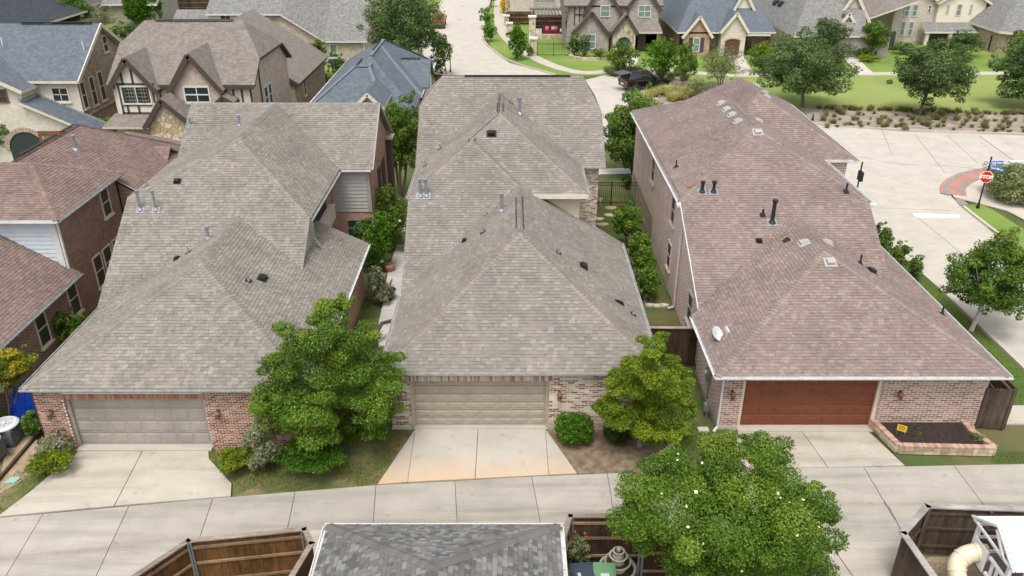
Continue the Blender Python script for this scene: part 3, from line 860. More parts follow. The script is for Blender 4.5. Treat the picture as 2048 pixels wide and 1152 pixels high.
# ================================================================== middle house
RT2 = tones((.280, .252, .222), (.90, .94, .97, 1.0, 1.02, 1.06, 1.22), .01)
h2 = thing('brick_house', 'middle house with taupe stepped hip roof and beige garage door', 'house', (0, 37, 0), 'three houses backing onto the alley')
e2, f2 = 2.5, .667
FL, FR, AP = (-4.715, 24.67, 2.72), (5.33, 24.67, 2.72), (.32, 29.97, 5.88)
F2 = [
    [FL, FR, AP],                                                                                     # 0 garage front
    [FL, AP, (.32, 35.75, 5.88), (-4.715, 31.0, 2.72)],                                                # 1 garage left
    [FR, (5.33, 36.35, 2.72), (.32, 36.35, 5.88), AP],                                                   # 2 garage right
    [(-4.76, 30.87, 2.634), (.28, 35.72, 5.868), (-1.93, 37.93, 7.342), (-4.76, 35.15, 5.49)],          # 3 upper front
    [(-4.76, 35.2, 5.5), (-1.93, 37.93, 7.34), (-1.93, 38.43, 7.34), (-4.76, 38.43, 5.5)],            # 4
    [(-4.76, 38.43, 5.5), (-1.93, 38.43, 7.34), (-.6, 39.73, 8.2), (-.6, 44.1, 8.2), (-4.76, 44.1, 5.5)],  # 5
    [(-1.93, 37.93, 7.34), (.9, 35.1, 5.452), (.9, 35.6, 5.452), (-1.93, 38.43, 7.34)],               # 6
    [(-4.73, 35.6, 5.45), (3.53, 35.6, 5.45), (-.6, 39.73, 8.2)],                                      # 7 hip 3 front
    [(3.53, 35.6, 5.45), (3.53, 44.1, 5.45), (-.6, 44.1, 8.2), (-.6, 39.73, 8.2)],                    # 8
    [(-4.95, 39.9, 5.45), (4.8, 39.9, 5.45), (4.8, 42.75, 7.35), (3.88, 45.05, 8.885), (-3.83, 45.05, 8.885), (-4.95, 43.2, 7.65)],  # 9 rear front
    [(4.8, 42.75, 7.35), (4.8, 47.35, 7.35), (3.88, 45.05, 8.885)],
    [(-4.95, 43.2, 7.65), (-3.83, 45.05, 8.885), (-4.95, 46.9, 7.65)],
    [(3.88, 45.05, 8.885), (4.8, 47.35, 7.35), (4.8, 50.2, 5.45), (-4.95, 50.2, 5.45), (-4.95, 46.9, 7.65), (-3.83, 45.05, 8.885)],
]
roof(h2, F2, RT2, 'h2', 300, {0}, [(FL, AP), (FR, AP), (AP, (.32, 35.7, 5.88)), ((-4.76, 35.17, 5.49), (-1.93, 37.93, 7.34)), ((.28, 35.72, 5.868), (-1.93, 37.93, 7.34)), ((-1.93, 38.43, 7.34), (-1.93, 37.93, 7.34)),
     ((-1.93, 38.43, 7.34), (-.6, 39.73, 8.2)), ((3.53, 35.6, 5.45), (-.6, 39.73, 8.2)), ((-.6, 39.73, 8.2), (-.6, 44, 8.2)), ((-3.83, 45.05, 8.885), (3.88, 45.05, 8.885)), ((4.8, 42.75, 7.35), (3.88, 45.05, 8.885)), ((-4.95, 43.2, 7.65), (-3.83, 45.05, 8.885))],
     (.292, .258, .226), MT["tan_trim"])
BR2 = [(.60, .50, .40), (.51, .405, .31), (.65, .57, .465), (.35, .24, .17), (.17, .115, .085), (.47, .35, .26), (.57, .475, .375), (.27, .175, .13)]
MT['brick2'] = brick_mat('cream_brown_brick', (.42, .33, .26), (.15, .10, .08), (.52, .44, .36), (.62, .57, .50), .262, .084, .022)
W2 = walls(h2, [
    [(-4.5, 24.98, -.1), (-3.76, 24.98, -.1), (-3.76, 24.98, 2.62), (-4.5, 24.98, 2.62)], [(1.38, 24.98, -.1), (5.05, 24.98, -.1), (5.05, 24.98, 2.62), (1.38, 24.98, 2.62)],
    [(-3.76, 24.98, 2.12), (1.38, 24.98, 2.12), (1.38, 24.98, 2.62), (-3.76, 24.98, 2.62)],
    [(-3.76, 24.98, -.1), (-3.76, 25.3, -.1), (-3.76, 25.3, 2.3), (-3.76, 24.98, 2.3)], [(1.38, 25.3, -.1), (1.38, 24.98, -.1), (1.38, 24.98, 2.3), (1.38, 25.3, 2.3)],
    [(5.05, 24.98, -.1), (5.05, 36.4, -.1), (5.05, 36.4, 2.4), (5.05, 24.98, 2.4)], [(5.05, 36.4, -.1), (3.2, 36.4, -.1), (3.2, 36.4, 3.8), (5.05, 36.4, 2.55)],
    [(-4.5, 44, -.1), (-4.5, 24.98, -.1), (-4.5, 24.98, 2.62), (-4.5, 30.8, 2.45), (-4.5, 35.2, 5.3), (-4.5, 44, 5.3)],
    [(3.2, 36.0, 2.4), (3.2, 44, -.1), (3.2, 44, 5.35), (3.2, 36.0, 5.35)],
    [(3.2, 40.25, -.1), (4.5, 40.25, -.1), (4.5, 40.25, 5.4), (3.2, 40.25, 5.4)], [(4.5, 40.25, -.1), (4.5, 50, -.1), (4.5, 50, 5.4), (4.5, 47.3, 7.2), (4.5, 42.9, 7.2), (4.5, 40.25, 5.4)],
    [(-4.7, 50, -.1), (-4.7, 40.2, -.1), (-4.7, 40.2, 5.4), (-4.7, 43.2, 7.4), (-4.7, 46.9, 7.4), (-4.7, 50, 5.4)], [(4.5, 50, -.1), (-4.7, 50, -.1), (-4.7, 50, 5.4), (4.5, 50, 5.4)]], MT['brick2'])
brick_front(W2, -4.5, 5.05, 0, 2.62, 24.98, [(-3.76, 1.38, -1, 2.36)], BR2, 'b2', 300, -1.0, .240, .062, .022, 'mortar_white')
soldier(W2, -3.9, 1.5, 2.13, 2.34, 24.973, BR2, 'b2')
brick_front(W2, 3.25, 4.5, 2.2, 5.3, 40.25, [], BR2, 'b2r', 200, 3.8, .24, .062, .022, mortar='mortar_white')
walls(h2, [[(-4.53, 24.95, -.1), (-3.755, 24.95, -.1), (-3.755, 24.95, .07), (-4.53, 24.95, .07)], [(1.375, 24.95, -.1), (5.08, 24.95, -.1), (5.08, 24.95, .07), (1.375, 24.95, .07)]], MT['walk'], 'foundation', True)
MT['door2'] = plain('beige_garage_paint', (.37, .32, .255), .55, .07, 2)
garage_door(h2, -3.64, 1.26, 25.2, 2.15, MT['door2'], 6, 8)
wall_lamp(h2, -4.15, 24.96, 1.5, MT['terracotta']); wall_lamp(h2, 1.75, 24.96, 1.5, MT['terracotta'])
gutter(h2, (-4.80, 24.66, 2.72), (5.41, 24.66, 2.72), (0, -1, 0), MT['offwhite']); gutter(h2, (5.34, 24.67, 2.72), (5.34, 36.35, 2.72), (1, 0, 0), MT['offwhite'])
gutter(h2, (-4.725, 24.67, 2.72), (-4.725, 30.8, 2.72), (-1, 0, 0), MT['offwhite']); gutter(h2, (-4.78, 35.2, 5.46), (-4.78, 40.2, 5.46), (-1, 0, 0), MT['offwhite'])
gutter(h2, (3.55, 35.6, 5.41), (3.55, 40.2, 5.41), (1, 0, 0), MT['offwhite']); gutter(h2, (3.5, 39.88, 5.41), (4.8, 39.88, 5.41), (0, -1, 0), MT['offwhite'])
gutter(h2, (4.82, 43.2, 7.31), (4.82, 47.3, 7.31), (1, 0, 0), MT['white'], hang=False)
MB().bar((.85, 35.56, 5.36), (3.55, 35.56, 5.36), .05, .2).build('fascia_board', MT['cream_trim'], parent=h2)
# lap siding under the upper eave
def siding(root, a, b, z0, z1, n, mat, lap=.19, base_mat=None, top=None):
    """horizontal lap boards between a and b (xy), each a wedge; top(x) trims the lower edge of the boards to a roof line"""
    a, b, n = Vector((a[0], a[1], 0)), Vector((b[0], b[1], 0)), Vector(n); z = z0
    bk = MB(); bk.poly([a + Vector((0, 0, z0)), b + Vector((0, 0, z0)), b + Vector((0, 0, z1)), a + Vector((0, 0, z1))]); w = bk.build('siding_wall', mat, parent=root)
    while z < z1 - .02:
        t = min(z + lap, z1); mb = MB()
        p = [a + Vector((0, 0, z)) + n * .036, b + Vector((0, 0, z)) + n * .036, b + Vector((0, 0, t)) + n * .008, a + Vector((0, 0, t)) + n * .008]
        q = [a + Vector((0, 0, z)), b + Vector((0, 0, z)), b + Vector((0, 0, t)), a + Vector((0, 0, t))]
        mb.mesh(p + q, [(0, 1, 2, 3), (0, 4, 5, 1), (1, 5, 6, 2), (3, 7, 4, 0), (2, 6, 7, 3)]); mb.build('siding_board', mat, parent=w)
        z += lap
    return w
MT['siding_tan'] = plain('tan_lap_siding', (.50, .43, .31), .6, .05, 3)
siding(h2, (.6, 36.0), (3.2, 36.0), 3.6, 5.3, (0, -1, 0), MT['siding_tan'])
# plumbing and gas vents
G_ = MT['galv']; K_ = MT['black']
vent_pipe(h2, 1003, 422, F2[1], .75, .075, G_, flash_mat=MT['leadblue']); vent_pipe(h2, 1039, 228, F2[8], .8, .085, G_, flash_mat=MT['leadblue'])
vent_pipe(h2, 841, 392, F2[3], .75, .07, G_, flash_mat=MT['leadblue']); vent_pipe(h2, 853, 392, F2[3], .75, .07, G_, flash_mat=MT['leadblue'])
for px, py, fi in ((966, 465, 1), (1117, 506, 2), (1266, 629, 2), (880, 298, 5), (850, 332, 5), (1022, 206, 8)): vent_pipe(h2, px, py, F2[fi], .28, .03, MT['leadblue'], cap=False, flash_mat=MT['black'])
roof_vent(h2, 929, 482, F2[1], .22, .16, .12, K_); roof_vent(h2, 1167, 533, F2[2], .36, .26, .16, K_); roof_vent(h2, 983, 268, F2[7], .34, .30, .2, K_); roof_vent(h2, 1239, 606, F2[2], .14, .30, .10, K_)
# ridge vents: dark slots beside the ridge
def ridge_vent(root, a, b, w=.15, name='ridge_vent', lift=.05):
    a, b = Vector(a), Vector(b); e = (b - a).normalized(); s = e.cross(Vector((0, 0, 1))).normalized(); mb = MB()
    for sg in (-1, 1): mb.bar(a + s * sg * w + Vector((0, 0, lift - w * .55)), b + s * sg * w + Vector((0, 0, lift - w * .55)), .035, .035)
    return mb.build(name, MT['black'], parent=root)
ridge_vent(h2, (.32, 30.6, 5.9), (.32, 34.2, 5.9)); ridge_vent(h2, (-.6, 40.3, 8.22), (-.6, 42.0, 8.22)); ridge_vent(h2, (-1.93, 37.95, 7.36), (-1.93, 38.4, 7.36))
MB().bar((-2.6, 44.98, 8.93), (3.2, 44.98, 8.93), .12, .05).build('ridge_vent', K_, parent=h2)

# ================================================================== right house
RT3 = tones((.290, .222, .200), (.88, .93, .97, 1.0, 1.03, 1.08, 1.20), .015)
h3 = thing('brick_house', 'right house with pinkish brown hip roof and rust red garage door', 'house', (12.5, 37, 0), 'three houses backing onto the alley')
FL, FR, AP = (7.33, 24.45, 2.67), (17.79, 24.45, 2.67), (12.64, 29.97, 5.1)
UL, UR, UA, UB = (7.65, 34.75, 5.46), (16.25, 34.75, 5.46), (11.95, 39.2, 7.64), (11.95, 46.2, 7.64)
F3 = [
    [FL, FR, AP],
    [FL, AP, (12.64, 34.0, 5.1), (7.33, 29.0, 2.67)],
    [FR, (17.79, 38.5, 2.67), (12.64, 38.5, 5.1), AP],
    [(7.65, 28.75, 2.52), (15.8, 28.75, 2.52), UR, UA, UL],
    [UL, UA, UB, (7.6, 50.9, 5.46)],
    [UR, (16.35, 50.9, 5.46), UB, UA],
    [(7.6, 50.9, 5.46), UB, (16.35, 50.9, 5.46)],
    [(10.9, 40.9, 5.45), (18.1, 40.9, 5.45), (13.55, 44.9, 8.0)],
    [(18.1, 40.9, 5.45), (18.2, 52.9, 5.45), (13.55, 48.95, 8.0), (13.55, 44.9, 8.0)],
    [(18.2, 52.9, 5.45), (10.9, 52.9, 5.45), (13.55, 48.95, 8.0)],
    [(10.9, 52.9, 5.45), (10.9, 40.9, 5.45), (13.55, 44.9, 8.0), (13.55, 48.95, 8.0)],
]
roof(h3, F3, RT3, 'h3', 300, {0}, [(FL, AP), (FR, AP), (AP, (12.64, 34, 5.1)), (UL, UA), (UR, UA), (UA, UB), ((7.6, 50.9, 5.46), UB), ((18.1, 40.9, 5.45), (13.55, 44.9, 8.0)), ((13.55, 44.9, 8), (13.55, 48.95, 8)), ((18.2, 52.9, 5.45), (13.55, 48.95, 8.0))],
     (.30, .24, .212), MT['white'])
BR3 = [(.62, .55, .50), (.30, .17, .15), (.22, .13, .12), (.34, .22, .19), (.40, .27, .24), (.18, .11, .105), (.28, .18, .165)]
MT['brick3'] = brick_mat('pink_cream_brick', (.50, .265, .22), (.42, .21, .175), (.57, .35, .30), (.84, .76, .70), .30, .092, .024)
W3 = walls(h3, [
    [(7.76, 25.0, -.1), (8.5, 25.0, -.1), (8.5, 25.0, 2.58), (7.76, 25.0, 2.58)], [(13.65, 25.0, -.1), (17.45, 25.0, -.1), (17.45, 25.0, 2.58), (13.65, 25.0, 2.58)], [(8.5, 25.0, 2.12), (13.65, 25.0, 2.12), (13.65, 25.0, 2.58), (8.5, 25.0, 2.58)],
    [(8.5, 25.0, -.1), (8.5, 25.3, -.1), (8.5, 25.3, 2.3), (8.5, 25.0, 2.3)], [(13.65, 25.3, -.1), (13.65, 25.0, -.1), (13.65, 25.0, 2.3), (13.65, 25.3, 2.3)],
    [(7.76, 29.0, -.1), (7.76, 25.0, -.1), (7.76, 25.0, 2.4), (7.76, 29.0, 2.4)], [(17.45, 25.0, -.1), (17.45, 38.4, -.1), (17.45, 38.4, 2.4), (17.45, 25.0, 2.4)],
    [(7.9, 50.7, -.1), (7.9, 29.0, -.1), (7.9, 29.0, 2.5), (7.9, 34.75, 5.30), (7.9, 50.7, 5.35)], [(16.1, 30, 2.9), (16.1, 50, -.1), (16.1, 50, 5.3), (16.1, 34.8, 5.3)],
    [(16.1, 41.3, -.1), (17.75, 41.3, -.1), (17.75, 41.3, 5.3), (16.1, 41.3, 5.3)], [(17.75, 41.3, -.1), (17.75, 52.6, -.1), (17.75, 52.6, 5.3), (17.75, 41.3, 5.3)], [(17.75, 52.6, -.1), (7.9, 50.7, -.1), (7.9, 50.7, 5.3), (17.75, 52.6, 5.3)]], MT['brick3'])
BR3F = [(.33, .195, .155), (.26, .15, .12), (.39, .25, .20), (.45, .31, .25), (.23, .135, .11), (.35, .215, .175)]
brick_front(W3, 7.76, 17.45, 0.12, 2.58, 25.0, [(8.5, 13.65, -1, 2.38)], BR3F, 'b3', 300, 12.5, .275, .066, .026, 'mortar_white')
soldier(W3, 8.4, 13.7, 2.13, 2.36, 24.993, BR3F, 'b3')
MT['stone_base'] = brick_mat('stone_base_courses', (.36, .28, .19), (.44, .36, .26), (.28, .22, .15), (.42, .37, .30), .5, .22, .02)
walls(h3, [[(7.86, 50.7, 0), (7.86, 42.5, 0), (7.86, 42.5, 1.6), (7.86, 50.7, 1.6)]], MT['stone_base'], 'stone_base')
walls(h3, [[(7.73, 24.97, -.1), (8.5, 24.97, -.1), (8.5, 24.97, .10), (7.73, 24.97, .10)], [(13.65, 24.97, -.1), (17.48, 24.97, -.1), (17.48, 24.97, .10), (13.65, 24.97, .10)], [(7.73, 29.0, -.1), (7.73, 24.97, -.1), (7.73, 24.97, .1), (7.73, 29.0, .1)]], MT['walk'], 'foundation', True)
MT['door3'] = plain('rust_red_garage_paint', (.175, .05, .025), .5, .10, 2)
garage_door(h3, 8.62, 13.53, 25.2, 2.15, MT['door3'], 5, 8, MT['cream_trim'])
wall_lamp(h3, 8.13, 24.98, 1.5, MT['terracotta']); wall_lamp(h3, 14.3, 24.98, 1.5, MT['terracotta'])
Wt = MT['white']
MT['pinktrim'] = plain('pale_pink_trim', (.55, .46, .43), .8, .08, 5)
for y0, z0 in ((31.2, .9), (36.6, 1.0), (36.6, 3.4), (42.8, 3.4)): window(h3, (7.89, y0 + .9, z0), (0, -1, 0), (-1, 0, 0), .9, 1.4, 1, 2, MT['pinktrim'], MT['screen'], .07, MT['pinktrim'])
gutter(h3, (7.24, 24.44, 2.67), (17.88, 24.44, 2.67), (0, -1, 0), Wt); gutter(h3, (7.32, 24.45, 2.67), (7.32, 28.9, 2.67), (-1, 0, 0), Wt); gutter(h3, (17.80, 24.45, 2.67), (17.80, 38.5, 2.67), (1, 0, 0), Wt, hang=False)
gutter(h3, (7.63, 34.8, 5.42), (7.58, 50.9, 5.42), (-1, 0, 0), Wt, hang=False); gutter(h3, (16.37, 34.75, 5.42), (16.37, 41, 5.42), (1, 0, 0), Wt, hang=False)
gutter(h3, (16.6, 40.88, 5.41), (18.12, 40.88, 5.41), (0, -1, 0), Wt, hang=False); gutter(h3, (18.12, 40.9, 5.41), (18.22, 52.9, 5.41), (1, 0, 0), Wt, hang=False)
MB().bar((7.64, 28.8, 2.47), (7.64, 34.75, 5.39), .04, .14).build('rake_board', Wt, parent=h3); MB().box(7.5, 8.1, 34.55, 34.85, 5.22, 5.34).build('eave_return', Wt, parent=h3); MB().box(15.9, 16.6, 34.6, 34.8, 5.22, 5.34).build('eave_return', Wt, parent=h3)
downspout(h3, [(7.78, 34.5, 5.25), (7.78, 34.5, .15), (7.5, 34.5, .05)], Wt); downspout(h3, [(7.72, 24.9, 2.45), (7.72, 24.9, .12), (7.55, 24.7, .05)], Wt); downspout(h3, [(17.5, 25.1, 2.4), (17.5, 25.1, .1)], Wt)
VB = plain('dark_vent_paint', (.03, .032, .036), .5, .2, 9, .3); VL = MT['leadblue']
for px, py, fi, hh, rr in ((1404, 384, 3, .45, .075), (1427, 384, 3, .45, .075), (1544, 445, 3, 1.0, .085), (1525, 431, 3, .3, .05), (1352, 334, 4, .35, .035), (1505, 224, 5, .85, .075), (1692, 384, 3, .42, .045), (1625, 240, 8, .35, .05), (1573, 481, 1, .12, .06), (1720, 527, 2, .4, .04), (1884, 628, 2, .35, .04)):
    vent_pipe(h3, px, py, F3[fi], hh, rr, VB, flash_mat=VL if rr > .07 else VB, cap=rr > .07)
MT['boxvent'] = plain('pale_box_vent_metal', (.40, .385, .37), .5, .1, 9, .2)
for px, py, fi in ((1442, 207, 4), (1453, 219, 4), (1464, 230, 4), (1476, 243, 4), (1493, 218, 5), (1505, 229, 5), (1517, 242, 5), (1515, 265, 3), (1513, 172, 8), (1529, 186, 8), (1534, 195, 8), (1608, 487, 1), (1655, 486, 2), (1660, 525, 0)):
    roof_vent(h3, px, py, F3[fi], .34, .34, .15, MT['boxvent'])
roof_vent(h3, 1518, 482, F3[3], .2, .2, .14, K_); roof_vent(h3, 1743, 542, F3[2], .34, .26, .14, K_); roof_vent(h3, 1539, 249, F3[5], .3, .24, .14, K_)
p_, n_ = on_plane(1382, 369, F3[4]); hh_ = Vector((0, 0, 1)).cross(n_).normalized(); ss_ = n_.cross(hh_)
MT['rustpatch'] = plain('replaced_brown_shingle', (.26, .15, .11), .95, .15, 30)
MB().poly([p_ + n_ * .05 + hh_ * a + ss_ * b for a, b in ((-.35, -.18), (.3, -.22), (.35, .16), (-.25, .2))]).build('patched_shingle', MT['rustpatch'], parent=h3)

# ================================================================== left house
RT1 = tones((.288, .260, .226), (.86, .92, .97, 1.0, 1.04, 1.09, 1.18), .012)
h1 = thing('brick_house', 'left house with warm taupe roof, red brick and grey garage door', 'house', (-12.2, 36, 0), 'three houses backing onto the alley')
FL, FR, AP = (-16.98, 23.53, 2.77), (-6.97, 23.53, 2.77), (-12.05, 28.5, 5.25)
UL, UR, UA = (-17.2, 34.2, 5.81), (-8.9, 33.3, 5.19), (-12.77, 37.0, 7.72)
s1 = .69
def p1z(y): return 2.5 + s1 * (y - 29.4)
UL, UR, UA = (-17.2, 34.2, p1z(34.2)), (-8.9, 33.3, p1z(33.3)), (-12.77, 37.0, p1z(37.0))
RZ = UA[2]
F1 = [
    [FL, FR, AP],
    [FL, AP, (-12.05, 33.39, 5.25), (-16.98, 29.79, 2.77)],
    [FR, (-6.97, 36.1, 2.77), (-12.05, 36.1, 5.25), AP],
    [(-17.2, 29.4, 2.5), (-8.9, 29.4, 2.5), UR, UA, UL],
    [UL, UA, (-12.77, 43.6, RZ), (-17.2, 43.6, UL[2])],
    [UR, (-8.9, 43.6, UR[2]), (-12.77, 43.6, RZ), UA],
    [(-17.4, 40.1, 5.2), (-7.2, 40.1, 5.2), (-7.2, 43.75, 7.72), (-17.4, 43.75, 7.72)],
    [(-7.2, 43.75, 7.72), (-7.2, 47.4, 5.2), (-17.4, 47.4, 5.2), (-17.4, 43.75, 7.72)],
]
roof(h1, F1, RT1, 'h1', 300, {0}, [(FL, AP), (FR, AP), (AP, (-12.05, 33.39, 5.25)), (UL, UA), (UR, UA), (UA, (-12.77, 43.6, RZ)), ((-17.4, 43.75, 7.72), (-7.2, 43.75, 7.72))], (.29, .262, .228), MT['taupe_trim'])
BR1 = [(.29, .125, .08), (.24, .10, .065), (.34, .16, .105), (.20, .08, .055), (.38, .21, .145), (.15, .065, .05), (.31, .14, .09), (.42, .27, .19)]
MT['brick1'] = brick_mat('red_orange_brick', (.36, .17, .115), (.29, .125, .085), (.43, .25, .175), (.52, .43, .35))
W1 = walls(h1, [
    [(-16.9, 23.82, -.1), (-15.87, 23.82, -.1), (-15.87, 23.82, 2.68), (-16.9, 23.82, 2.68)], [(-10.9, 23.82, -.1), (-7.35, 23.82, -.1), (-7.35, 23.82, 2.68), (-10.9, 23.82, 2.68)], [(-15.87, 23.82, 2.12), (-10.9, 23.82, 2.12), (-10.9, 23.82, 2.68), (-15.87, 23.82, 2.68)],
    [(-15.87, 23.82, -.1), (-15.87, 24.15, -.1), (-15.87, 24.15, 2.3), (-15.87, 23.82, 2.3)], [(-10.9, 24.15, -.1), (-10.9, 23.82, -.1), (-10.9, 23.82, 2.3), (-10.9, 24.15, 2.3)],
    [(-7.35, 23.82, -.1), (-7.35, 36.2, -.1), (-7.35, 36.2, 2.4), (-7.35, 23.82, 2.4)], [(-7.35, 36.2, -.1), (-9.1, 36.2, -.1), (-9.1, 36.2, 3.3), (-7.35, 36.2, 2.5)],
    [(-16.95, 44, -.1), (-16.95, 23.82, -.1), (-16.95, 23.82, 2.4), (-16.95, 29.6, 2.4), (-16.95, 34.2, 5.5), (-16.95, 44, 5.5)],
    [(-9.5, 33.0, 3.0), (-9.5, 40.4, -.1), (-9.5, 40.4, 5.1), (-9.5, 33.0, 5.1)],
    [(-9.5, 40.4, -.1), (-7.4, 40.4, -.1), (-7.4, 40.4, 2.75), (-9.5, 40.4, 2.75)],
    [(-7.4, 40.4, -.1), (-7.4, 47.2, -.1), (-7.4, 47.2, 5.0), (-7.4, 43.75, 7.45), (-7.4, 40.4, 5.05)], [(-7.4, 47.2, -.1), (-17.2, 47.2, -.1), (-17.2, 47.2, 5.0), (-7.4, 47.2, 5.0)], [(-17.2, 47.2, -.1), (-17.2, 40.4, -.1), (-17.2, 40.4, 5.0), (-17.2, 43.75, 7.4), (-17.2, 47.2, 5.0)]], MT['brick1'])
brick_front(W1, -16.9, -7.35, 0, 2.68, 23.82, [(-15.87, -10.9, -1, 2.36)], BR1, 'b1', 300, -13.4, .200, .056, .019, 'mortar_white')
soldier(W1, -15.95, -10.8, 2.13, 2.34, 23.813, BR1, 'b1')
MT['door1'] = plain('grey_taupe_garage_paint', (.315, .285, .255), .55, .12, .9)
garage_door(h1, -15.75, -11.0, 24.02, 2.15, MT['door1'], 4, 8, MT['taupe_trim'])
MT['lamp1'] = plain('reddish_metal_lamp', (.20, .11, .09), .6, .25, 20)
wall_lamp(h1, -16.4, 23.8, 1.5, MT['lamp1']); wall_lamp(h1, -10.45, 23.8, 1.5, MT['lamp1'])
MB().box(-15.865, -15.845, 23.9, 23.97, 1.5, 1.65).build('keypad', MT['white'], parent=h1)
OW = MT['offwhite']
gutter(h1, (-17.06, 23.52, 2.77), (-6.88, 23.52, 2.77), (0, -1, 0), OW); gutter(h1, (-6.96, 23.53, 2.77), (-6.96, 36.1, 2.77), (1, 0, 0), MT['white']); gutter(h1, (-16.99, 23.53, 2.77), (-16.99, 29.6, 2.77), (-1, 0, 0), OW, hang=False)
gutter(h1, (-8.88, 33.3, UR[2] - .04), (-8.88, 40.0, UR[2] - .04), (1, 0, 0), OW); gutter(h1, (-8.8, 40.08, 5.16), (-7.3, 40.08, 5.16), (0, -1, 0), MT['white'], hang=False)
MT['siding_grey'] = plain('grey_lap_siding', (.36, .335, .315), .6, .05, 3)
siding(h1, (-9.48, 40.38), (-7.6, 40.38), 2.75, 5.1, (0, -1, 0), MT['siding_grey'], .2)
MB().box(-7.62, -7.42, 40.32, 40.40, 2.75, 5.1).build('corner_board', MT['taupe_trim'], parent=h1)
walls(h1, [[(-9.05, 30.7, 3.3), (-9.05, 34.3, 3.3), (-9.05, 34.3, 5.05), (-9.05, 33.4, 5.0)]], MT['siding_grey'], 'gable_cheek')
bal = MB(); bal.box(-9.52, -9.42, 34.4, 38.6, 3.35, 4.9); bal.build('balcony_opening', MT['screen'], parent=h1)
MB().box(-9.35, -9.05, 34.35, 38.9, 3.0, 3.75).build('balcony_parapet', MT['tan_trim'], parent=h1)
for i in range(10): MB().box(-9.42, -9.38, 34.6 + i * .4, 34.7 + i * .4, 3.5, 4.85).build('louvre_slat', MT['brown_trim'], parent=h1)
downspout(h1, [(-8.85, 33.35, 5.0), (-8.85, 33.5, 4.2), (-8.6, 33.6, 3.6)], MT['taupe_trim'])
for x in (-8.85, -8.05): window(h1, (x, 40.39, 1.3), (1, 0, 0), (0, -1, 0), .6, 1.0, 1, 2, MT['offwhite'], MT['screen'])
window(h1, (-7.39, 42.6, 2.6), (0, 1, 0), (1, 0, 0), .9, 1.7, 3, 4, MT['brown_trim'], MT['screen']); window(h1, (-7.39, 44.1, 2.6), (0, 1, 0), (1, 0, 0), .9, 1.7, 3, 4, MT['brown_trim'], MT['screen'])
MB().bar((-7.17, 40.1, 5.12), (-7.17, 43.75, 7.64), .06, .18).build('rake_board', MT['taupe_trim'], parent=h1); MB().bar((-7.17, 43.75, 7.64), (-7.17, 47.4, 5.12), .06, .18).build('rake_board', MT['taupe_trim'], parent=h1)
mb = MB(); mb.box(-7.38, -7.1, 46.2, 46.9, -.1, 5.0); mb.build('side_bay', MT['brown_trim'], parent=h1); MB().box(-7.4, -6.95, 46.0, 47.0, 5.01, 5.12).build('bay_cap', MT['taupe_trim'], parent=h1)
LB = MT['leadblue']
for px, py, fi, hh, rr in ((281, 420, 3, .85, .065), (312, 420, 3, .85, .065), (417, 478, 1, .5, .065), (479, 252, 4, .5, .065), (381, 252, 6, .35, .05)): vent_pipe(h1, px, py, F1[fi], hh, rr, G_ if rr > .06 else LB, flash_mat=LB)
for px, py, fi in ((377, 505, 1), (293, 373, 4), (497, 562, 2)): vent_pipe(h1, px, py, F1[fi], .3, .03, LB, cap=False, flash_mat=K_)
roof_vent(h1, 354, 518, F1[1], .24, .18, .12, K_); roof_vent(h1, 355, 363, F1[3], .24, .22, .16, K_); roof_vent(h1, 525, 557, F1[2], .36, .26, .16, K_)

# ================================================================== far-left house with the red-brown roof
RT0 = tones((.265, .190, .165), (.84, .91, .96, 1.0, 1.04, 1.09, 1.16), .03)
h0 = thing('brick_house', 'red-brown roofed brick house with pale blue siding at the left edge', 'house', (-24, 36, 0))
F0 = [
    [(-32, 32.8, 5.3), (-19.8, 32.8, 5.3), (-22.2, 36.1, 6.82), (-32, 36.1, 6.82)],
    [(-19.8, 32.8, 5.3), (-19.8, 39.4, 5.3), (-22.2, 36.1, 6.82)],
    [(-19.8, 39.4, 5.3), (-32, 39.4, 5.3), (-32, 36.1, 6.82), (-22.2, 36.1, 6.82)],
    [(-19.6, 21, 2.6), (-19.6, 33.2, 2.6), (-25.0, 33.2, 5.9), (-25.0, 21, 5.9)],
    [(-17.9, 39.3, 3.56), (-17.9, 48.2, 3.56), (-23.3, 42.8, 6.8), (-23.3, 39.3, 6.8)],
    [(-20.5, 36.2, 5.12), (-20.5, 39.3, 5.12), (-23.3, 39.3, 6.8), (-23.3, 36.2, 6.8)],
    [(-17.9, 48.2, 3.56), (-27.3, 48.2, 3.56), (-23.3, 42.8, 6.8)],
    [(-27.3, 48.2, 4.4), (-27.3, 36.4, 4.4), (-23.3, 36.3, 6.8), (-23.3, 42.8, 6.8)],
    [(-23.8, 40.7, 2.6), (-19.0, 40.7, 2.6), (-19.4, 44.7, 5.0), (-23.8, 44.7, 5.0)],
    [(-19.4, 44.7, 5.0), (-19.0, 48.7, 2.6), (-23.8, 48.7, 2.6), (-23.8, 44.7, 5.0)],
    [(-26.0, 45.2, 3.6), (-20.3, 45.2, 3.6), (-23.1, 47.7, 5.05)], [(-20.3, 45.2, 3.6), (-20.3, 50.2, 3.6), (-23.1, 47.7, 5.05)], [(-20.3, 50.2, 3.6), (-26.0, 50.2, 3.6), (-23.1, 47.7, 5.05)],
]
roof(h0, F0, RT0, 'h0', 300, {0, 3}, [((-19.8, 32.8, 5.3), (-22.2, 36.1, 6.82)), ((-19.8, 39.4, 5.3), (-22.2, 36.1, 6.82)), ((-22.2, 36.1, 6.82), (-32, 36.1, 6.82)), ((-23.3, 36.3, 6.8), (-23.3, 42.8, 6.8)), ((-17.9, 48.2, 3.56), (-23.3, 42.8, 6.8)), ((-23.8, 44.7, 5.0), (-19.4, 44.7, 5.0))], (.29, .20, .17), MT['white'])
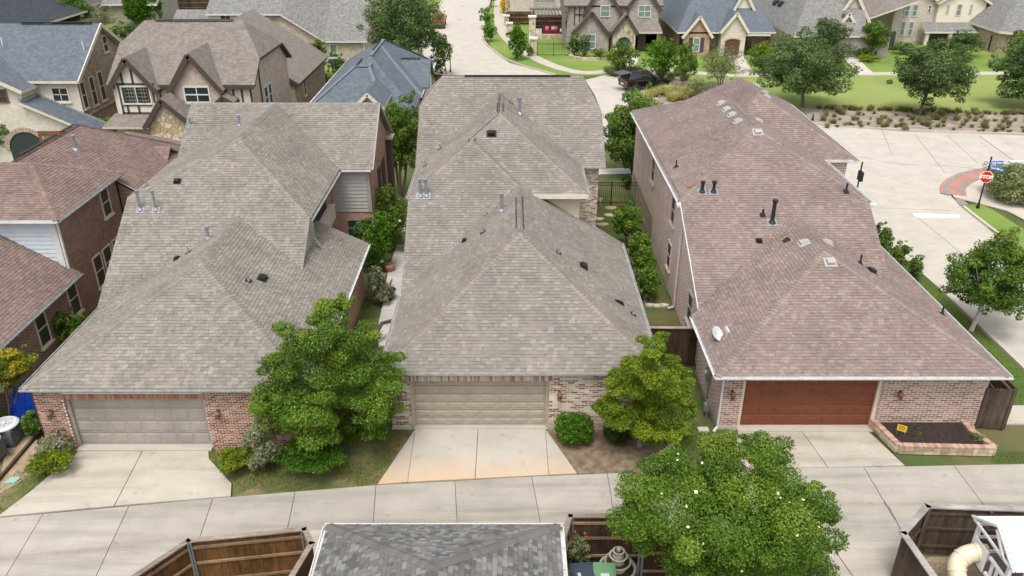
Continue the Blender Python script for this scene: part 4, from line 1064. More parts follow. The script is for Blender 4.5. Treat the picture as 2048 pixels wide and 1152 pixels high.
MT['brick0'] = brick_mat('brown_red_brick', (.20, .10, .07), (.13, .065, .05), (.27, .15, .105), (.45, .37, .30))
walls(h0, [[(-20.0, 21, -.1), (-20.0, 33.2, -.1), (-20.0, 33.2, 2.5), (-20.0, 21, 2.5)], [(-20.15, 33.2, -.1), (-20.15, 39.2, -.1), (-20.15, 39.2, 5.2), (-20.15, 33.2, 5.2)],
           [(-20.15, 39.2, -.1), (-32, 39.2, -.1), (-32, 39.2, 5.2), (-20.15, 39.2, 5.2)], [(-18.2, 39.4, -.1), (-18.2, 48, -.1), (-18.2, 48, 3.5), (-18.2, 39.4, 3.5)], [(-20.15, 39.35, -.1), (-18.2, 39.35, -.1), (-18.2, 39.35, 3.5), (-20.15, 39.35, 4.7)]], MT['brick0'])
MT['siding_blue'] = plain('pale_blue_siding', (.50, .55, .60), .6, .05, 3)
siding(h0, (-30, 33.15), (-20.35, 33.15), 2.6, 5.2, (0, -1, 0), MT['siding_blue'], .2)
MB().box(-20.36, -20.1, 33.08, 33.2, 2.5, 5.2).build('corner_board', MT['white'], parent=h0)
gutter(h0, (-32, 32.78, 5.26), (-19.78, 32.78, 5.26), (0, -1, 0), MT['white'], hang=False); gutter(h0, (-19.78, 32.8, 5.26), (-19.78, 39.4, 5.26), (1, 0, 0), MT['offwhite'], hang=False); gutter(h0, (-19.58, 21, 2.56), (-19.58, 33.2, 2.56), (1, 0, 0), MT['offwhite'])
downspout(h0, [(-20.0, 33.1, 5.1), (-20.0, 33.1, 2.75)], MT['white'], .05)
for y0, z0, w, hh in ((37.35, 3.55, .85, 1.45),): window(h0, (-20.14, y0, z0), (0, 1, 0), (1, 0, 0), w, hh, 1, 1, MT['cream_trim'], MT['screen'], .06, MT['cream_trim'])
for x0, y0 in ((-20.14, 35.3), (-20.14, 36.35), (-20.14, 37.4), (-19.99, 32.35), (-19.99, 29.6), (-19.99, 26.5)): window(h0, (x0, y0, .7), (0, 1, 0), (1, 0, 0), .85, 1.6, 1, 1, MT['cream_trim'], MT['screen'], .06, MT['cream_trim'])
vent_pipe(h0, 152, 300, F0[4], .7, .075, G_, flash_mat=MT['leadblue'])
MB().bar((-23.38, 37.2, 6.86), (-23.38, 40.6, 6.86), .16, .05).build('ridge_vent', K_, parent=h0); MB().bar((-23.38, 41.2, 6.86), (-23.38, 42.5, 6.86), .16, .05).build('ridge_vent', K_, parent=h0)

# ================================================================== near garage at the bottom of the frame
RTg = tones((.205, .195, .185), (.68, .78, .90, .97, 1.06, 1.16, 1.28), .02)
RTg[1] = (.185, .165, .15); RTg[5] = (.275, .275, .262)
hg = thing('garage', 'near garage with variegated grey hip roof and white gutters', 'garage', (-1.9, 11, 0))
A_ = (-1.86, 14.05, 4.15)
Fg = [[(1.3, 17.05, 2.6), (-5.09, 17.05, 2.6), A_], [(-5.09, 17.05, 2.6), (-5.09, 5.5, 2.6), (-1.86, 5.5, 4.15), A_], [(1.3, 5.5, 2.6), (1.3, 17.05, 2.6), A_, (-1.86, 5.5, 4.15)]]
roof(hg, Fg, RTg, 'hg', 300, None, [((1.3, 17.05, 2.6), A_), ((-5.09, 17.05, 2.6), A_), ((-1.86, 5.5, 4.15), A_)], (.185, .17, .155), MT['white'])
gutter(hg, (-5.2, 17.07, 2.56), (1.42, 17.07, 2.56), (0, 1, 0), MT['white']); gutter(hg, (-5.11, 17.05, 2.56), (-5.11, 5.5, 2.56), (-1, 0, 0), MT['white']); gutter(hg, (1.32, 17.05, 2.56), (1.32, 5.5, 2.56), (1, 0, 0), MT['white'])
walls(hg, [[(.95, 16.7, -.1), (-4.75, 16.7, -.1), (-4.75, 16.7, 2.5), (.95, 16.7, 2.5)], [(-4.75, 16.7, -.1), (-4.75, 5.6, -.1), (-4.75, 5.6, 2.5), (-4.75, 16.7, 2.5)], [(.95, 5.6, -.1), (.95, 16.7, -.1), (.95, 16.7, 2.5), (.95, 5.6, 2.5)]], MT['brick2'])

# ================================================================== board fences
MT['fence_amber'] = wood_mat('stained_amber_cedar', (.065, .027, .009), (.185, .09, .034))
MT['fence_dark'] = wood_mat('dark_stained_cedar', (.028, .016, .010), (.085, .050, .030))
MT['fence_grey'] = wood_mat('weathered_brown_cedar', (.055, .038, .027), (.125, .092, .068))
MT['fence_far'] = wood_mat('old_dark_fence', (.035, .026, .02), (.10, .075, .055))
MT['cap_grey'] = wood_mat('silvered_cap_board', (.28, .255, .235), (.42, .40, .375), 'X', 2.0)
MT['cap_brown'] = wood_mat('weathered_cap_board', (.19, .145, .115), (.33, .275, .23), 'X', 2.0)
MT['rail'] = wood_mat('pale_cedar_rail', (.17, .105, .055), (.31, .215, .13), 'X', 2.0)
_plk = {}
def fence(label, pts, h, mat, cap=None, rail_side=-1, posts='metal', pw=.145, group=None, cap_w=.16, rails=True, name='board_fence'):
    pts = [Vector((p[0], p[1], 0)) for p in pts]
    c = sum(pts, Vector()) / len(pts)
    root = thing(name, label, 'fence', (c.x, c.y, 0), group)
    for a, b in zip(pts[:-1], pts[1:]):
        d = b - a; L = d.length; d.normalize(); n = Vector((-d.y, d.x, 0)); k = max(1, round(L / pw)); w = L / k
        key = (round(w, 3), h, mat.name)
        if key not in _plk:
            m1 = MB(); m1.box(.0015, w - .0015, -.010, .010, .03, h); o = m1.build('plank', mat, base=(0, 0, 0)); _plk[key] = o.data; bpy.data.objects.remove(o)
        for i in range(k):
            p = a + d * (i * w) + n * rng.uniform(-.006, .006)
            piece('plank', _plk[key], root, Matrix(((d.x, n.x, 0, p.x), (d.y, n.y, 0, p.y), (0, 0, 1, rng.uniform(-.012, .012)), (0, 0, 0, 1))))
        if cap: MB().bar(a + Vector((0, 0, h + .03)) - d * .05, b + Vector((0, 0, h + .03)) + d * .05, cap_w, .04).build('cap_board', cap, parent=root)
        if rails:
            for z in (.35, h * .5 + .12, h - .22): MB().bar(a + n * rail_side * .035 + Vector((0, 0, z)), b + n * rail_side * .035 + Vector((0, 0, z)), .04, .085).build('rail', MT['rail'] if cap is not MT['cap_grey'] else mat, parent=root)
        if posts:
            kk = max(1, round(L / 2.2))
            for i in range(kk + 1):
                p = a + d * (L * i / kk) + n * rail_side * .09; m3 = MB()
                if posts == 'metal': m3.cone(p, p + Vector((0, 0, h - .02)), .03, .03, 8); m3.cone(p + Vector((0, 0, h - .02)), p + Vector((0, 0, h + .03)), .036, .02, 8)
                else: m3.box(p.x - .045, p.x + .045, p.y - .045, p.y + .045, 0, h - .01)
                m3.build('post', MT['galv'] if posts == 'metal' else mat, parent=root)
    return root
fence('amber stained board fence with metal posts left of the near garage', [(-10.6, 15.2), (-9.12, 17.2), (-5.95, 17.66), (-5.62, 17.1), (-5.95, 15.6), (-6.6, 12)], 1.85, MT['fence_amber'], MT['cap_brown'], -1)
fence('dark brown board fence behind the tiered stone fountain', [(1.45, 17.3), (1.7, 18.2), (3.95, 18.2), (3.8, 17.6), (5.9, 17.6)], 1.85, MT['fence_dark'], MT['cap_brown'], -1)
fence('weathered brown board fence with silvered cap round the playset yard', [(11.5, 12.5), (11.15, 17.5), (12.35, 18.62), (16.0, 18.42), (17.2, 18.6)], 1.85, MT['fence_grey'], MT['cap_grey'], -1, 'wood', cap_w=.2)
fence('dark board gate fence between the middle and right houses', [(5.1, 29.5), (7.75, 29.44)], 1.8, MT['fence_dark'], MT['cap_brown'], 1, 'wood')
fence('charcoal board fence beside the right end of the brick planter', [(17.5, 25.0), (18.55, 24.9), (18.6, 26.5)], 1.8, MT['fence_grey'], None, 1, 'wood')
fence('dark board fence beside the blue-grey hip roof', P2((872, 186), (905, 188)) + P2((960, 190)), 1.8, MT['fence_far'], MT['cap_brown'], 1, 'wood', .15)

# ground inside the near yards
sheet('yard_ground', [(1.5, 18.1), (5.9, 17.5), (5.9, 8), (1.5, 8)], -.02, MT['leaf_mulch'])
sheet('yard_ground', [(11.2, 17.4), (12.4, 18.5), (19, 18.4), (19, 8), (11.2, 8)], -.02, MT['dirt'])
sheet('yard_ground', [(-10.4, 15.4), (-9.1, 17.1), (-5.9, 17.5), (-6.2, 8), (-14, 8)], -.02, MT['soil_grass'])

# ================================================================== things near the alley
# stone fountain: three bowls on a pedestal
MT['cast_stone'] = plain('weathered_cast_stone', (.42, .385, .34), .9, .22, 7, 0, .3)
MT['algae'] = flat('still_fountain_water', (.055, .05, .02), .15)
t = thing('fountain', 'three-tier grey cast stone fountain inside the dark fence', 'fountain', (3.12, 17.72, 0))
cx, cy = 3.12, 17.72
def bowl(name, r0, z, dep, rim=.05):
    MB().lathe([(r0 * .35, z - dep), (r0 * .7, z - dep * .7), (r0 * .95, z - dep * .2), (r0, z), (r0 - rim, z + .012), (r0 - rim - .02, z - .05), (r0 * .3, z - .06)], (cx, cy, 0), 28).build(name, MT['cast_stone'], parent=t, smooth=False)
    MB().lathe([(r0 - rim - .015, z - .045), (r0 - rim - .015, z - .03)], (cx, cy, 0), 28).build('water', MT['algae'], parent=t)
MB().lathe([(.50, 0), (.52, .12), (.34, .2), (.22, .35), (.17, .8), (.13, .92)], (cx, cy, 0), 20).build('pedestal', MT['cast_stone'], parent=t)
bowl('basin', .56, .34, .24, .07); bowl('middle_bowl', .40, .60, .16); bowl('upper_bowl', .28, .82, .12); bowl('top_bowl', .18, 1.0, .09, .04)
MB().lathe([(.05, .95), (.07, 1.06), (.03, 1.12), (.01, 1.16)], (cx, cy, 0), 10).build('finial', MT['cast_stone'], parent=t)
# wheeled bins
def bin_(x, y, rz, c, label, name='wheeled_bin'):
    m_ = flat(label.split()[0] + '_bin_plastic', c, .5)
    t = thing(name, label, 'bin', (x, y, 0), 'wheeled bins by the fountain')
    M = Matrix.Translation((x, y, 0)) @ Matrix.Rotation(rz, 4, 'Z')
    mb = MB(); v = [(-.24, -.28, .06), (.24, -.28, .06), (.24, .26, .06), (-.24, .26, .06), (-.30, -.36, .98), (.30, -.36, .98), (.30, .36, .98), (-.30, .36, .98)]
    mb.mesh([M @ Vector(q) for q in v], [(0, 3, 2, 1), (4, 5, 6, 7), (0, 1, 5, 4), (1, 2, 6, 5), (2, 3, 7, 6), (3, 0, 4, 7)]); mb.build('body', m_, parent=t, bevel=.02)
    mb = MB(); mb.box(-.32, .32, -.40, .38, .985, 1.03, 0, None, M); mb.box(-.27, .27, -.32, .30, 1.03, 1.05, 0, None, M); mb.build('lid', m_, parent=t, bevel=.015)
    mb = MB(); mb.box(-.26, .26, .38, .42, .93, .96, 0, None, M); mb.build('handle', m_, parent=t)
    for sx in (-.26, .26): MB().cone(M @ Vector((sx - .03, .27, .1)), M @ Vector((sx + .03, .27, .1)), .1, .1, 12).build('wheel', MT['rubber'], parent=t)
    return M, t
M, tb = bin_(2.0, 16.85, .12, (.035, .05, .075), 'dark blue-grey wheeled bin with white print left of the green bin')
for i in range(3): MB().box(-.16 + i * .03, -.135 + i * .03, -.22, -.02, 1.051, 1.054, 0, None, M).build('lid_print', MT['white'], parent=tb)
M, tb = bin_(2.62, 16.85, -.05, (.13, .27, .13), 'green wheeled bin with white label in front of the fountain')
MB().box(-.12, .12, -.28, -.05, 1.051, 1.054, 0, None, M).build('lid_label', MT['white'], parent=tb)
tag(MB().box(3.35, 3.75, 16.75, 17.1, 0, .06).build('stepping_stone', MT['stone']), 'square tan stepping stone beside the fountain', 'stone')

# playset: white tower with a shake roof, slatted rail and a cream tube slide
MT['play_white'] = plain('white_playset_paint', (.78, .79, .80), .5, .05, 5)
MT['slide'] = flat('cream_slide_plastic', (.64, .57, .41), .4); MT['slide_in'] = flat('yellow_slide_inside', (.75, .42, .05), .4)
MT['shake'] = plain('white_shake_roof', (.80, .81, .82), .7, .05, 6)
ps = thing('playset', 'white wooden playset tower with cream tube slide inside the fence', 'playset', (14.6, 16.6, 0))
def pb(name, *a, m='play_white'): return MB().box(*a).build(name, MT[m], parent=ps)
for x in (13.12, 15.4):
    for y in (15.75, 17.3): pb('post', x - .05, x + .05, y - .05, y + .05, 0, 2.5)
pb('deck', 13.07, 15.45, 15.7, 17.35, 1.22, 1.29, m='cap_brown')
for y in (15.72, 17.33):
    pb('rail', 13.18, 15.3, y - .025, y + .025, 1.86, 1.94); pb('rail', 13.18, 15.3, y - .025, y + .025, 1.30, 1.40)
for i in range(9): pb('slat', 13.26 + i * .23, 13.38 + i * .23, 15.71, 15.73, 1.40, 1.86)
pb('rail', 13.08, 13.16, 15.8, 16.55, 1.86, 1.94); pb('rail', 13.08, 13.16, 15.8, 16.55, 1.30, 1.38)
for i in range(3): pb('slat', 13.11, 13.13, 15.86 + i * .22, 15.98 + i * .22, 1.38, 1.86)
pb('entry_board', 13.06, 13.10, 16.62, 17.25, 1.28, 2.0)
pb('front_wall', 13.6, 15.4, 15.66, 15.69, .1, 1.2); pb('header', 13.05, 15.45, 15.70, 15.74, 2.35, 2.5); pb('header', 13.05, 15.45, 17.28, 17.32, 2.35, 2.5)
window(ps, (13.75, 15.66, .45), (1, 0, 0), (0, -1, 0), .7, .6, 3, 2, MT['play_white'], MT['screen'], .05, split=False)
window(ps, (13.5, 15.71, 1.95), (1, 0, 0), (0, -1, 0), .9, .4, 4, 2, MT['play_white'], MT['screen'], .04, split=False)
for rrow in range(8):
    z0 = 2.42 + rrow * .075; y0 = 15.5 + rrow * .13
    for i in range(9):
        x0 = 13.1 + i * .28; MB().mesh([(x0, y0, z0), (x0 + .27, y0, z0), (x0 + .27, y0 + .16, z0 + .075), (x0, y0 + .16, z0 + .075), (x0, y0, z0 + .025), (x0 + .27, y0, z0 + .025), (x0 + .27, y0 + .16, z0 + .09), (x0, y0 + .16, z0 + .09)],
                          [(4, 5, 6, 7), (0, 1, 5, 4), (1, 2, 6, 5), (2, 3, 7, 6), (3, 0, 4, 7), (3, 2, 1, 0)]).build('shake', MT['shake'], parent=ps)
MB().slab(ccw([(13.05, 17.6, 2.42), (15.65, 17.6, 2.42), (15.65, 16.57, 3.03), (13.05, 16.57, 3.03)]), .05).build('rear_roof', MT['shake'], parent=ps)
for a, b in (((13.04, 15.5, 2.42), (13.04, 16.55, 3.02)), ((13.04, 16.55, 3.02), (13.04, 17.6, 2.42)), ((13.04, 15.6, 2.42), (13.04, 17.5, 2.42)), ((13.04, 16.0, 2.42), (13.04, 16.55, 2.9))): MB().bar(a, b, .05, .07).build('gable_frame', MT['play_white'], parent=ps)
path = [(13.3, 16.95, 1.66), (13.05, 17.0, 1.64), (12.75, 17.0, 1.52), (12.52, 16.88, 1.30), (12.48, 16.66, 1.08), (12.62, 16.48, .88), (12.86, 16.38, .72), (13.1, 16.3, .6), (13.3, 16.2, .55)]
sm = []
P3 = [Vector(p) for p in path]
for i in range(len(P3) - 1):
    p0, p1, p2, p3 = P3[max(i - 1, 0)], P3[i], P3[i + 1], P3[min(i + 2, len(P3) - 1)]
    for k in range(4):
        t_ = k / 4; sm.append(.5 * ((2 * p1) + (p2 - p0) * t_ + (2 * p0 - 5 * p1 + 4 * p2 - p3) * t_ ** 2 + (3 * p1 - p0 - 3 * p2 + p3) * t_ ** 3))
sm.append(P3[-1])
sl = MB().tube(sm, .25, 20, caps=False).build('tube_slide', MT['slide'], parent=ps, smooth=True)
so = sl.modifiers.new('wall', 'SOLIDIFY'); so.thickness = .02; so.offset = -1
for i in (4, 9, 14, 19, 24, 29):
    d = (sm[i + 1] - sm[i]).normalized(); MB().cone(sm[i] - d * .025, sm[i] + d * .018, .272, .272, 20).build('slide_flange', MT['slide'], parent=sl)
MB().tube([sm[-1] - (sm[-1] - sm[-2]).normalized() * .35, sm[-1] - (sm[-1] - sm[-2]).normalized() * .3], .23, 20).build('slide_mouth', MT['slide_in'], parent=sl)

# brick planter in front of the right house
pl = thing('planter', 'low brick edged planter with dark mulch beside the rust red door', 'planter', (15.4, 24.2, 0))
outer = [(13.62, 25.1), (13.95, 23.55), (17.35, 23.42), (17.0, 24.5), (17.0, 25.1)]
MB().prism([(13.8, 25.08), (14.05, 23.72), (17.12, 23.6), (16.85, 24.45), (16.85, 25.08)], 0, .27).build('mulch', MT['bark'], parent=pl)
MT['stone_block'] = attr_mat('planter_stone', .9, 12, .3, .4)
capm = {}
for (a, b) in zip(outer[:-1], outer[1:]):
    a, b = Vector((*a, 0)), Vector((*b, 0)); d = (b - a); L = d.length; d.normalize(); n = Vector((-d.y, d.x, 0)); k = round(L / .08)
    for i in range(k):
        tone = rng.choice([(.42, .265, .195), (.48, .32, .245), (.37, .225, .165), (.50, .36, .29)])
        if tone not in capm:
            m1 = MB(); m1.box(.003, .075, -.11, .11, 0, .075, 0, tone); o = m1.build('cap_brick', MT['brick_piece'], base=(0, 0, 0)); capm[tone] = o.data; bpy.data.objects.remove(o)
        p = a + d * (i * L / k); piece('cap_brick', capm[tone], pl, Matrix(((d.x, n.x, 0, p.x), (d.y, n.y, 0, p.y), (0, 0, 1, .28 + rng.uniform(-.004, .004)), (0, 0, 0, 1))))
    MB().bar(a + Vector((0, 0, .14)), b + Vector((0, 0, .14)), .16, .277).build('core', MT['mortar_tan'], parent=pl)
    x = 0
    while x < L - .05:
        w = min(rng.uniform(.16, .38), L - x)
        for z0, z1 in ((.0, .13), (.14, .27)):
            c = rng.choice([(.46, .37, .24), (.55, .46, .32), (.38, .29, .18), (.60, .53, .42)]); m1 = MB(); q = a + d * (x + .008) - n * .085; q2 = a + d * (x + w - .008) - n * .085
            m1.bar(q + Vector((0, 0, (z0 + z1) / 2)), q2 + Vector((0, 0, (z0 + z1) / 2)), .05 + rng.uniform(0, .02), z1 - z0 - .01, 0, c); m1.build('stone', MT['stone_block'], parent=pl)
        x += w
MT['sign_yellow'] = flat('yellow_sign_board', (.75, .52, .02), .5); MT['ink'] = flat('dark_print', (.03, .03, .025), .6)
ys = thing('yard_sign', 'small yellow yard sign standing in the dark mulch planter', 'sign', (14.28, 24.2, .27))
M = Matrix.Translation((14.28, 24.2, .27)) @ Matrix.Rotation(R(-32), 4, 'Z')
MB().box(-.16, .16, -.006, .006, .18, .44, 0, None, M).build('board', MT['sign_yellow'], parent=ys)
for sx in (-.13, .13): MB().box(sx - .006, sx + .006, -.004, .004, -.03, .18, 0, None, M).build('stake', MT['galv'], parent=ys)
for z, x0, x1, hh in ((.38, -.12, .10, .025), (.33, -.12, .12, .02), (.285, -.12, .08, .015), (.24, -.12, .10, .012)): MB().box(x0, x1, -.009, -.0065, z, z + hh, 0, None, M).build('print_line', MT['ink'], parent=ys)

# satellite dish on the right house's roof
t = thing('satellite_dish', 'grey satellite dish on the pinkish brown roof above the side gate', 'satellite dish', (7.75, 26.75, 2.68))
c = Vector((7.78, 26.75, 3.08)); aim = Vector((.55, -.45, .62)).normalized()
s_ = aim.orthogonal().normalized(); u_ = aim.cross(s_); prof = [(0, 0), (.12, .008), (.19, .025), (.26, .05), (.30, .07)]
vv = []; ff = []; nseg = 22
for r_, z_ in prof:
    for k in range(nseg): vv.append(c + aim * z_ + (s_ * math.cos(2 * math.pi * k / nseg) + u_ * math.sin(2 * math.pi * k / nseg)) * max(r_, .001))
for i in range(len(prof) - 1):
    for k in range(nseg): ff.append((i * nseg + k, i * nseg + (k + 1) % nseg, (i + 1) * nseg + (k + 1) % nseg, (i + 1) * nseg + k))
dm = flat('pale_grey_dish', (.52, .53, .54), .45)
MB().mesh(vv, ff).build('reflector', dm, parent=t, smooth=True).modifiers.new('thick', 'SOLIDIFY').thickness = .012
MB().tube([c - aim * .02, c - aim * .12 - Vector((0, 0, .1)), (7.72, 26.8, 2.66)], .025, 8).build('mast', dm, parent=t)
MB().tube([c - u_ * .3 + aim * .05, c + aim * .35 - u_ * .25, c + aim * .5], .016, 6).build('feed_arm', dm, parent=t)
MB().box(-.05, .05, -.12, .12, -.04, .04, 0, None, Matrix.Translation(c + aim * .52) @ aim.to_track_quat('Z', 'Y').to_matrix().to_4x4()).build('receiver', dm, parent=t)
MB().box(7.6, 7.84, 26.7, 26.9, 2.63, 2.67).build('foot_plate', dm, parent=t)

# air conditioners and the blue tarp at the left edge
MT['ac'] = plain('grey_condenser_metal', (.16, .165, .17), .5, .1, 6, .3); MT['ac_top'] = plain('pale_condenser_top', (.55, .57, .58), .5, .06, 6)
def condenser(x, y, h, label):
    t = thing('air_conditioner', label, 'air conditioner', (x, y, 0), 'condensers by the left house')
    mb = MB(); mb.box(x - .40, x + .40, y - .40, y + .40, .05, h - .05); mb.build('casing', MT['ac'], parent=t, bevel=.06)
    for i in range(9): MB().box(x - .412, x + .412, y - .412, y + .412, .12 + i * (h - .25) / 9, .135 + i * (h - .25) / 9).build('louvre', MT['ac'], parent=t)
    MB().lathe([(.30, h - .05), (.50, h - .04), (.50, h), (.42, h + .05), (.33, h + .055), (.33, h - .02)], (x, y, 0), 24).build('top_rim', MT['ac_top'], parent=t)
    MB().lathe([(.33, h - .045), (.33, h - .035)], (x, y, 0), 24).build('fan_well', MT['black'], parent=t)
    mb = MB(); mb.cone((x, y, h - .02), (x, y, h + .06), .09, .08, 12); mb.build('motor', MT['ac_top'], parent=t)
    for k in range(4):
        a = k * math.pi / 2 + .4; mb = MB(); mb.bar((x, y, h + .02), (x + .38 * math.cos(a), y + .38 * math.sin(a), h + .045), .02, .012); mb.build('grille_spoke', MT['ac_top'], parent=t)
    for k in range(3):
        r0 = .13 + .08 * k; mb = MB(); mb.tube([(x + r0 * math.cos(q * math.pi / 10), y + r0 * math.sin(q * math.pi / 10), h + .03) for q in range(21)], .008, 4); mb.build('grille_ring', MT['ac_top'], parent=t)
condenser(-18.55, 24.2, .78, 'round-topped grey air conditioner below the blue tarp'); condenser(-18.6, 23.1, .85, 'grey air conditioner cut by the left edge of the photo')
MT['tarp'] = plain('blue_tarpaulin', (.006, .05, .42), .35, .25, 3, 0, .0, .5)
tv = []; n_ = 15
for j in range(n_):
    for i in range(n_):
        u, v = i / (n_ - 1) - .5, j / (n_ - 1) - .5
        edge = max(abs(u), abs(v)) * 2
        zt = 1.25 + .25 * math.sin(u * 7 + 1) * math.cos(v * 5) + rng.uniform(-.07, .07)
        f = max(0, (edge - .62) / .38); tv.append((-18.5 + u * 1.5 + rng.uniform(-.03, .03), 26.2 + v * 1.35 + rng.uniform(-.03, .03), zt * (1 - f ** 1.1) + .01 + .02 * rng.random()))
tp = MB().mesh(tv, [(j * n_ + i, j * n_ + i + 1, (j + 1) * n_ + i + 1, (j + 1) * n_ + i) for j in range(n_ - 1) for i in range(n_ - 1)]).build('tarp', MT['tarp'])
tag(tp, 'crumpled bright blue tarp over a heap by the left brick wall', 'tarp')
tag(MB().box(-17.75, -17.66, 21, 25.6, -.02, .1).build('edging_board', MT['fence_grey']), 'low timber edging beside the air conditioners', 'edging')
tag(MB().prism([(-17.45, 21.85), (-17.1, 21.88), (-17.02, 22.15), (-17.38, 22.15)], -.02, .02).build('utility_hatch', flat('pale_green_plastic', (.25, .42, .36), .6)), 'pale green utility hatch in the patchy grass', 'utility hatch')
mb = MB(); mb.cone((5.78, 23.75, -.02), (5.78, 23.75, .32), .17, .13, 12); mb.cone((5.78, 23.75, .32), (5.78, 23.75, .42), .15, .06, 12)
tag(mb.build('utility_pedestal', flat('pale_green_pedestal', (.30, .50, .40), .5)), 'pale green utility pedestal behind the flowering tree', 'pedestal')
# meters on the right house's side wall
t = thing('electric_meter', 'grey electric meter box on the side wall of the right house', 'meter', (7.6, 26.7, 1.0))
MB().box(7.58, 7.76, 26.55, 26.85, 1.0, 1.55).build('box', MT['galv'], parent=t); MB().cone((7.58, 26.7, 1.4), (7.48, 26.7, 1.4), .09, .085, 14).build('dial', MT['ac_top'], parent=t); MB().tube([(7.7, 26.7, 1.0), (7.7, 26.7, 0)], .03, 8).build('conduit', MT['galv'], parent=t)
t = thing('gas_meter', 'pale blue-grey gas meter at the corner of the right house', 'meter', (7.45, 25.75, 0))
MB().box(7.36, 7.56, 25.62, 25.86, .3, .62).build('body', MT['leadblue'], parent=t, bevel=.04); MB().tube([(7.46, 25.6, .0), (7.46, 25.6, .7), (7.46, 25.75, .72), (7.46, 25.9, .7), (7.46, 25.9, .0)], .025, 8).build('pipe', MT['galv'], parent=t)
tag(MB().box(7.0, 7.4, 24.75, 25.0, -.02, .06).build('splash_block', MT['walk']), 'concrete splash block under the white downspout', 'splash block')
# bits in the side yards
MT['pot_blue'] = flat('glazed_blue_pot', (.02, .035, .06), .25); MT['pot_clay'] = plain('clay_pot', (.36, .21, .13), .8, .15, 10)
t = thing('plant_pot', 'glazed dark blue pot with a bare twig on the side path', 'plant pot', (-6.1, 35.6, 0))
MB().lathe([(.22, 0), (.30, .25), (.36, .45), (.39, .5), (.34, .52), (.32, .44), (.02, .43)], (-6.1, 35.6, 0), 18).build('pot', MT['pot_blue'], parent=t)
mb = MB()
for k in range(7):
    a = rng.uniform(0, 6.28); mb.tube([(-6.1, 35.6, .42), (-6.1 + .1 * math.cos(a), 35.6 + .1 * math.sin(a), .75), (-6.1 + .3 * math.cos(a), 35.6 + .3 * math.sin(a), .95 + rng.uniform(0, .3))], [.02, .014, .006], 5)
mb.build('twig', MT['brown_trim'], parent=t)
t = thing('plant_pot', 'small tan clay pot at the far end of the side path', 'plant pot', (-6.5, 38.9, 0))
MB().lathe([(.2, 0), (.29, .2), (.30, .34), (.26, .36), (.25, .3), (.02, .29)], (-6.5, 38.9, 0), 16).build('pot', MT['pot_clay'], parent=t)
mb = MB(); mb.tube([(-6.2, 31.0, 0), (-6.05, 31.2, .5), (-5.8, 31.6, .85), (-5.45, 31.9, .8), (-5.3, 32.1, .4)], .09, 10)
tag(mb.build('drain_hose', flat('ribbed_dark_hose', (.07, .06, .06), .7)), 'dark corrugated hose arched over the side path', 'hose')
for px, py, lb in ((1222, 416, 'pale stepping stone nearest the iron gate'), (1220, 430, 'second pale stepping stone from the iron gate'), (1205, 449, 'pale stepping stone nearest the middle house eave'), (1196, 438, 'pale stepping stone against the brick pier')):
    p = gz(px, py); tag(MB().prism([(p.x + .3 * math.cos(k) * (1.3 + .2 * math.sin(3 * k)), p.y + .24 * math.sin(k)) for k in [i * .785 for i in range(8)]], -.03, .03).build('stepping_stone', MT['stone']), lb, 'stone', 'side yard stepping stones')
for i, (px, py) in enumerate(((1300, 612), (1315, 613), (1327, 612))):
    p = gz(px, py); tag(MB().prism([(p.x + .24 * math.cos(k) * (1 + .2 * math.sin(3 * k + i)), p.y + .14 * math.sin(k)) for k in [j * .785 for j in range(8)]], -.03, .10).build('edging_stone', MT['stone'], bevel=.02), ['round pale edging stone nearest the middle house', 'long pale edging stone in the middle of the row', 'small pale edging stone nearest the downspout'][i], 'stone', 'edging stones by the side gate')
# iron gate between the houses
def iron_fence(label, a, b, h, step=.12, group=None, gate=False):
    a, b = Vector((*a, 0)), Vector((*b, 0)); d = b - a; L = d.length; d.normalize(); c = (a + b) / 2
    root = thing('iron_fence', label, 'fence', (c.x, c.y, 0), group)
    for z in (.15, h - .18, h - .02): MB().bar(a + Vector((0, 0, z)), b + Vector((0, 0, z)), .035, .035).build('rail', K_, parent=root)
    k = int(L / step); m1 = MB(); m1.box(-.01, .01, -.01, .01, .08, h); o = m1.build('picket', K_, base=(0, 0, 0)); me = o.data; bpy.data.objects.remove(o)
    for i in range(1, k): piece('picket', me, root, Matrix.Translation(a + d * (i * L / k)))
    kk = max(1, round(L / 2))
    for i in range(kk + 1): p = a + d * (i * L / kk); MB().box(p.x - .035, p.x + .035, p.y - .035, p.y + .035, 0, h + .06).build('post', K_, parent=root)
    return root
iron_fence('black iron gate between the middle and right houses', (4.7, 48.6), (7.9, 48.6), 1.5)

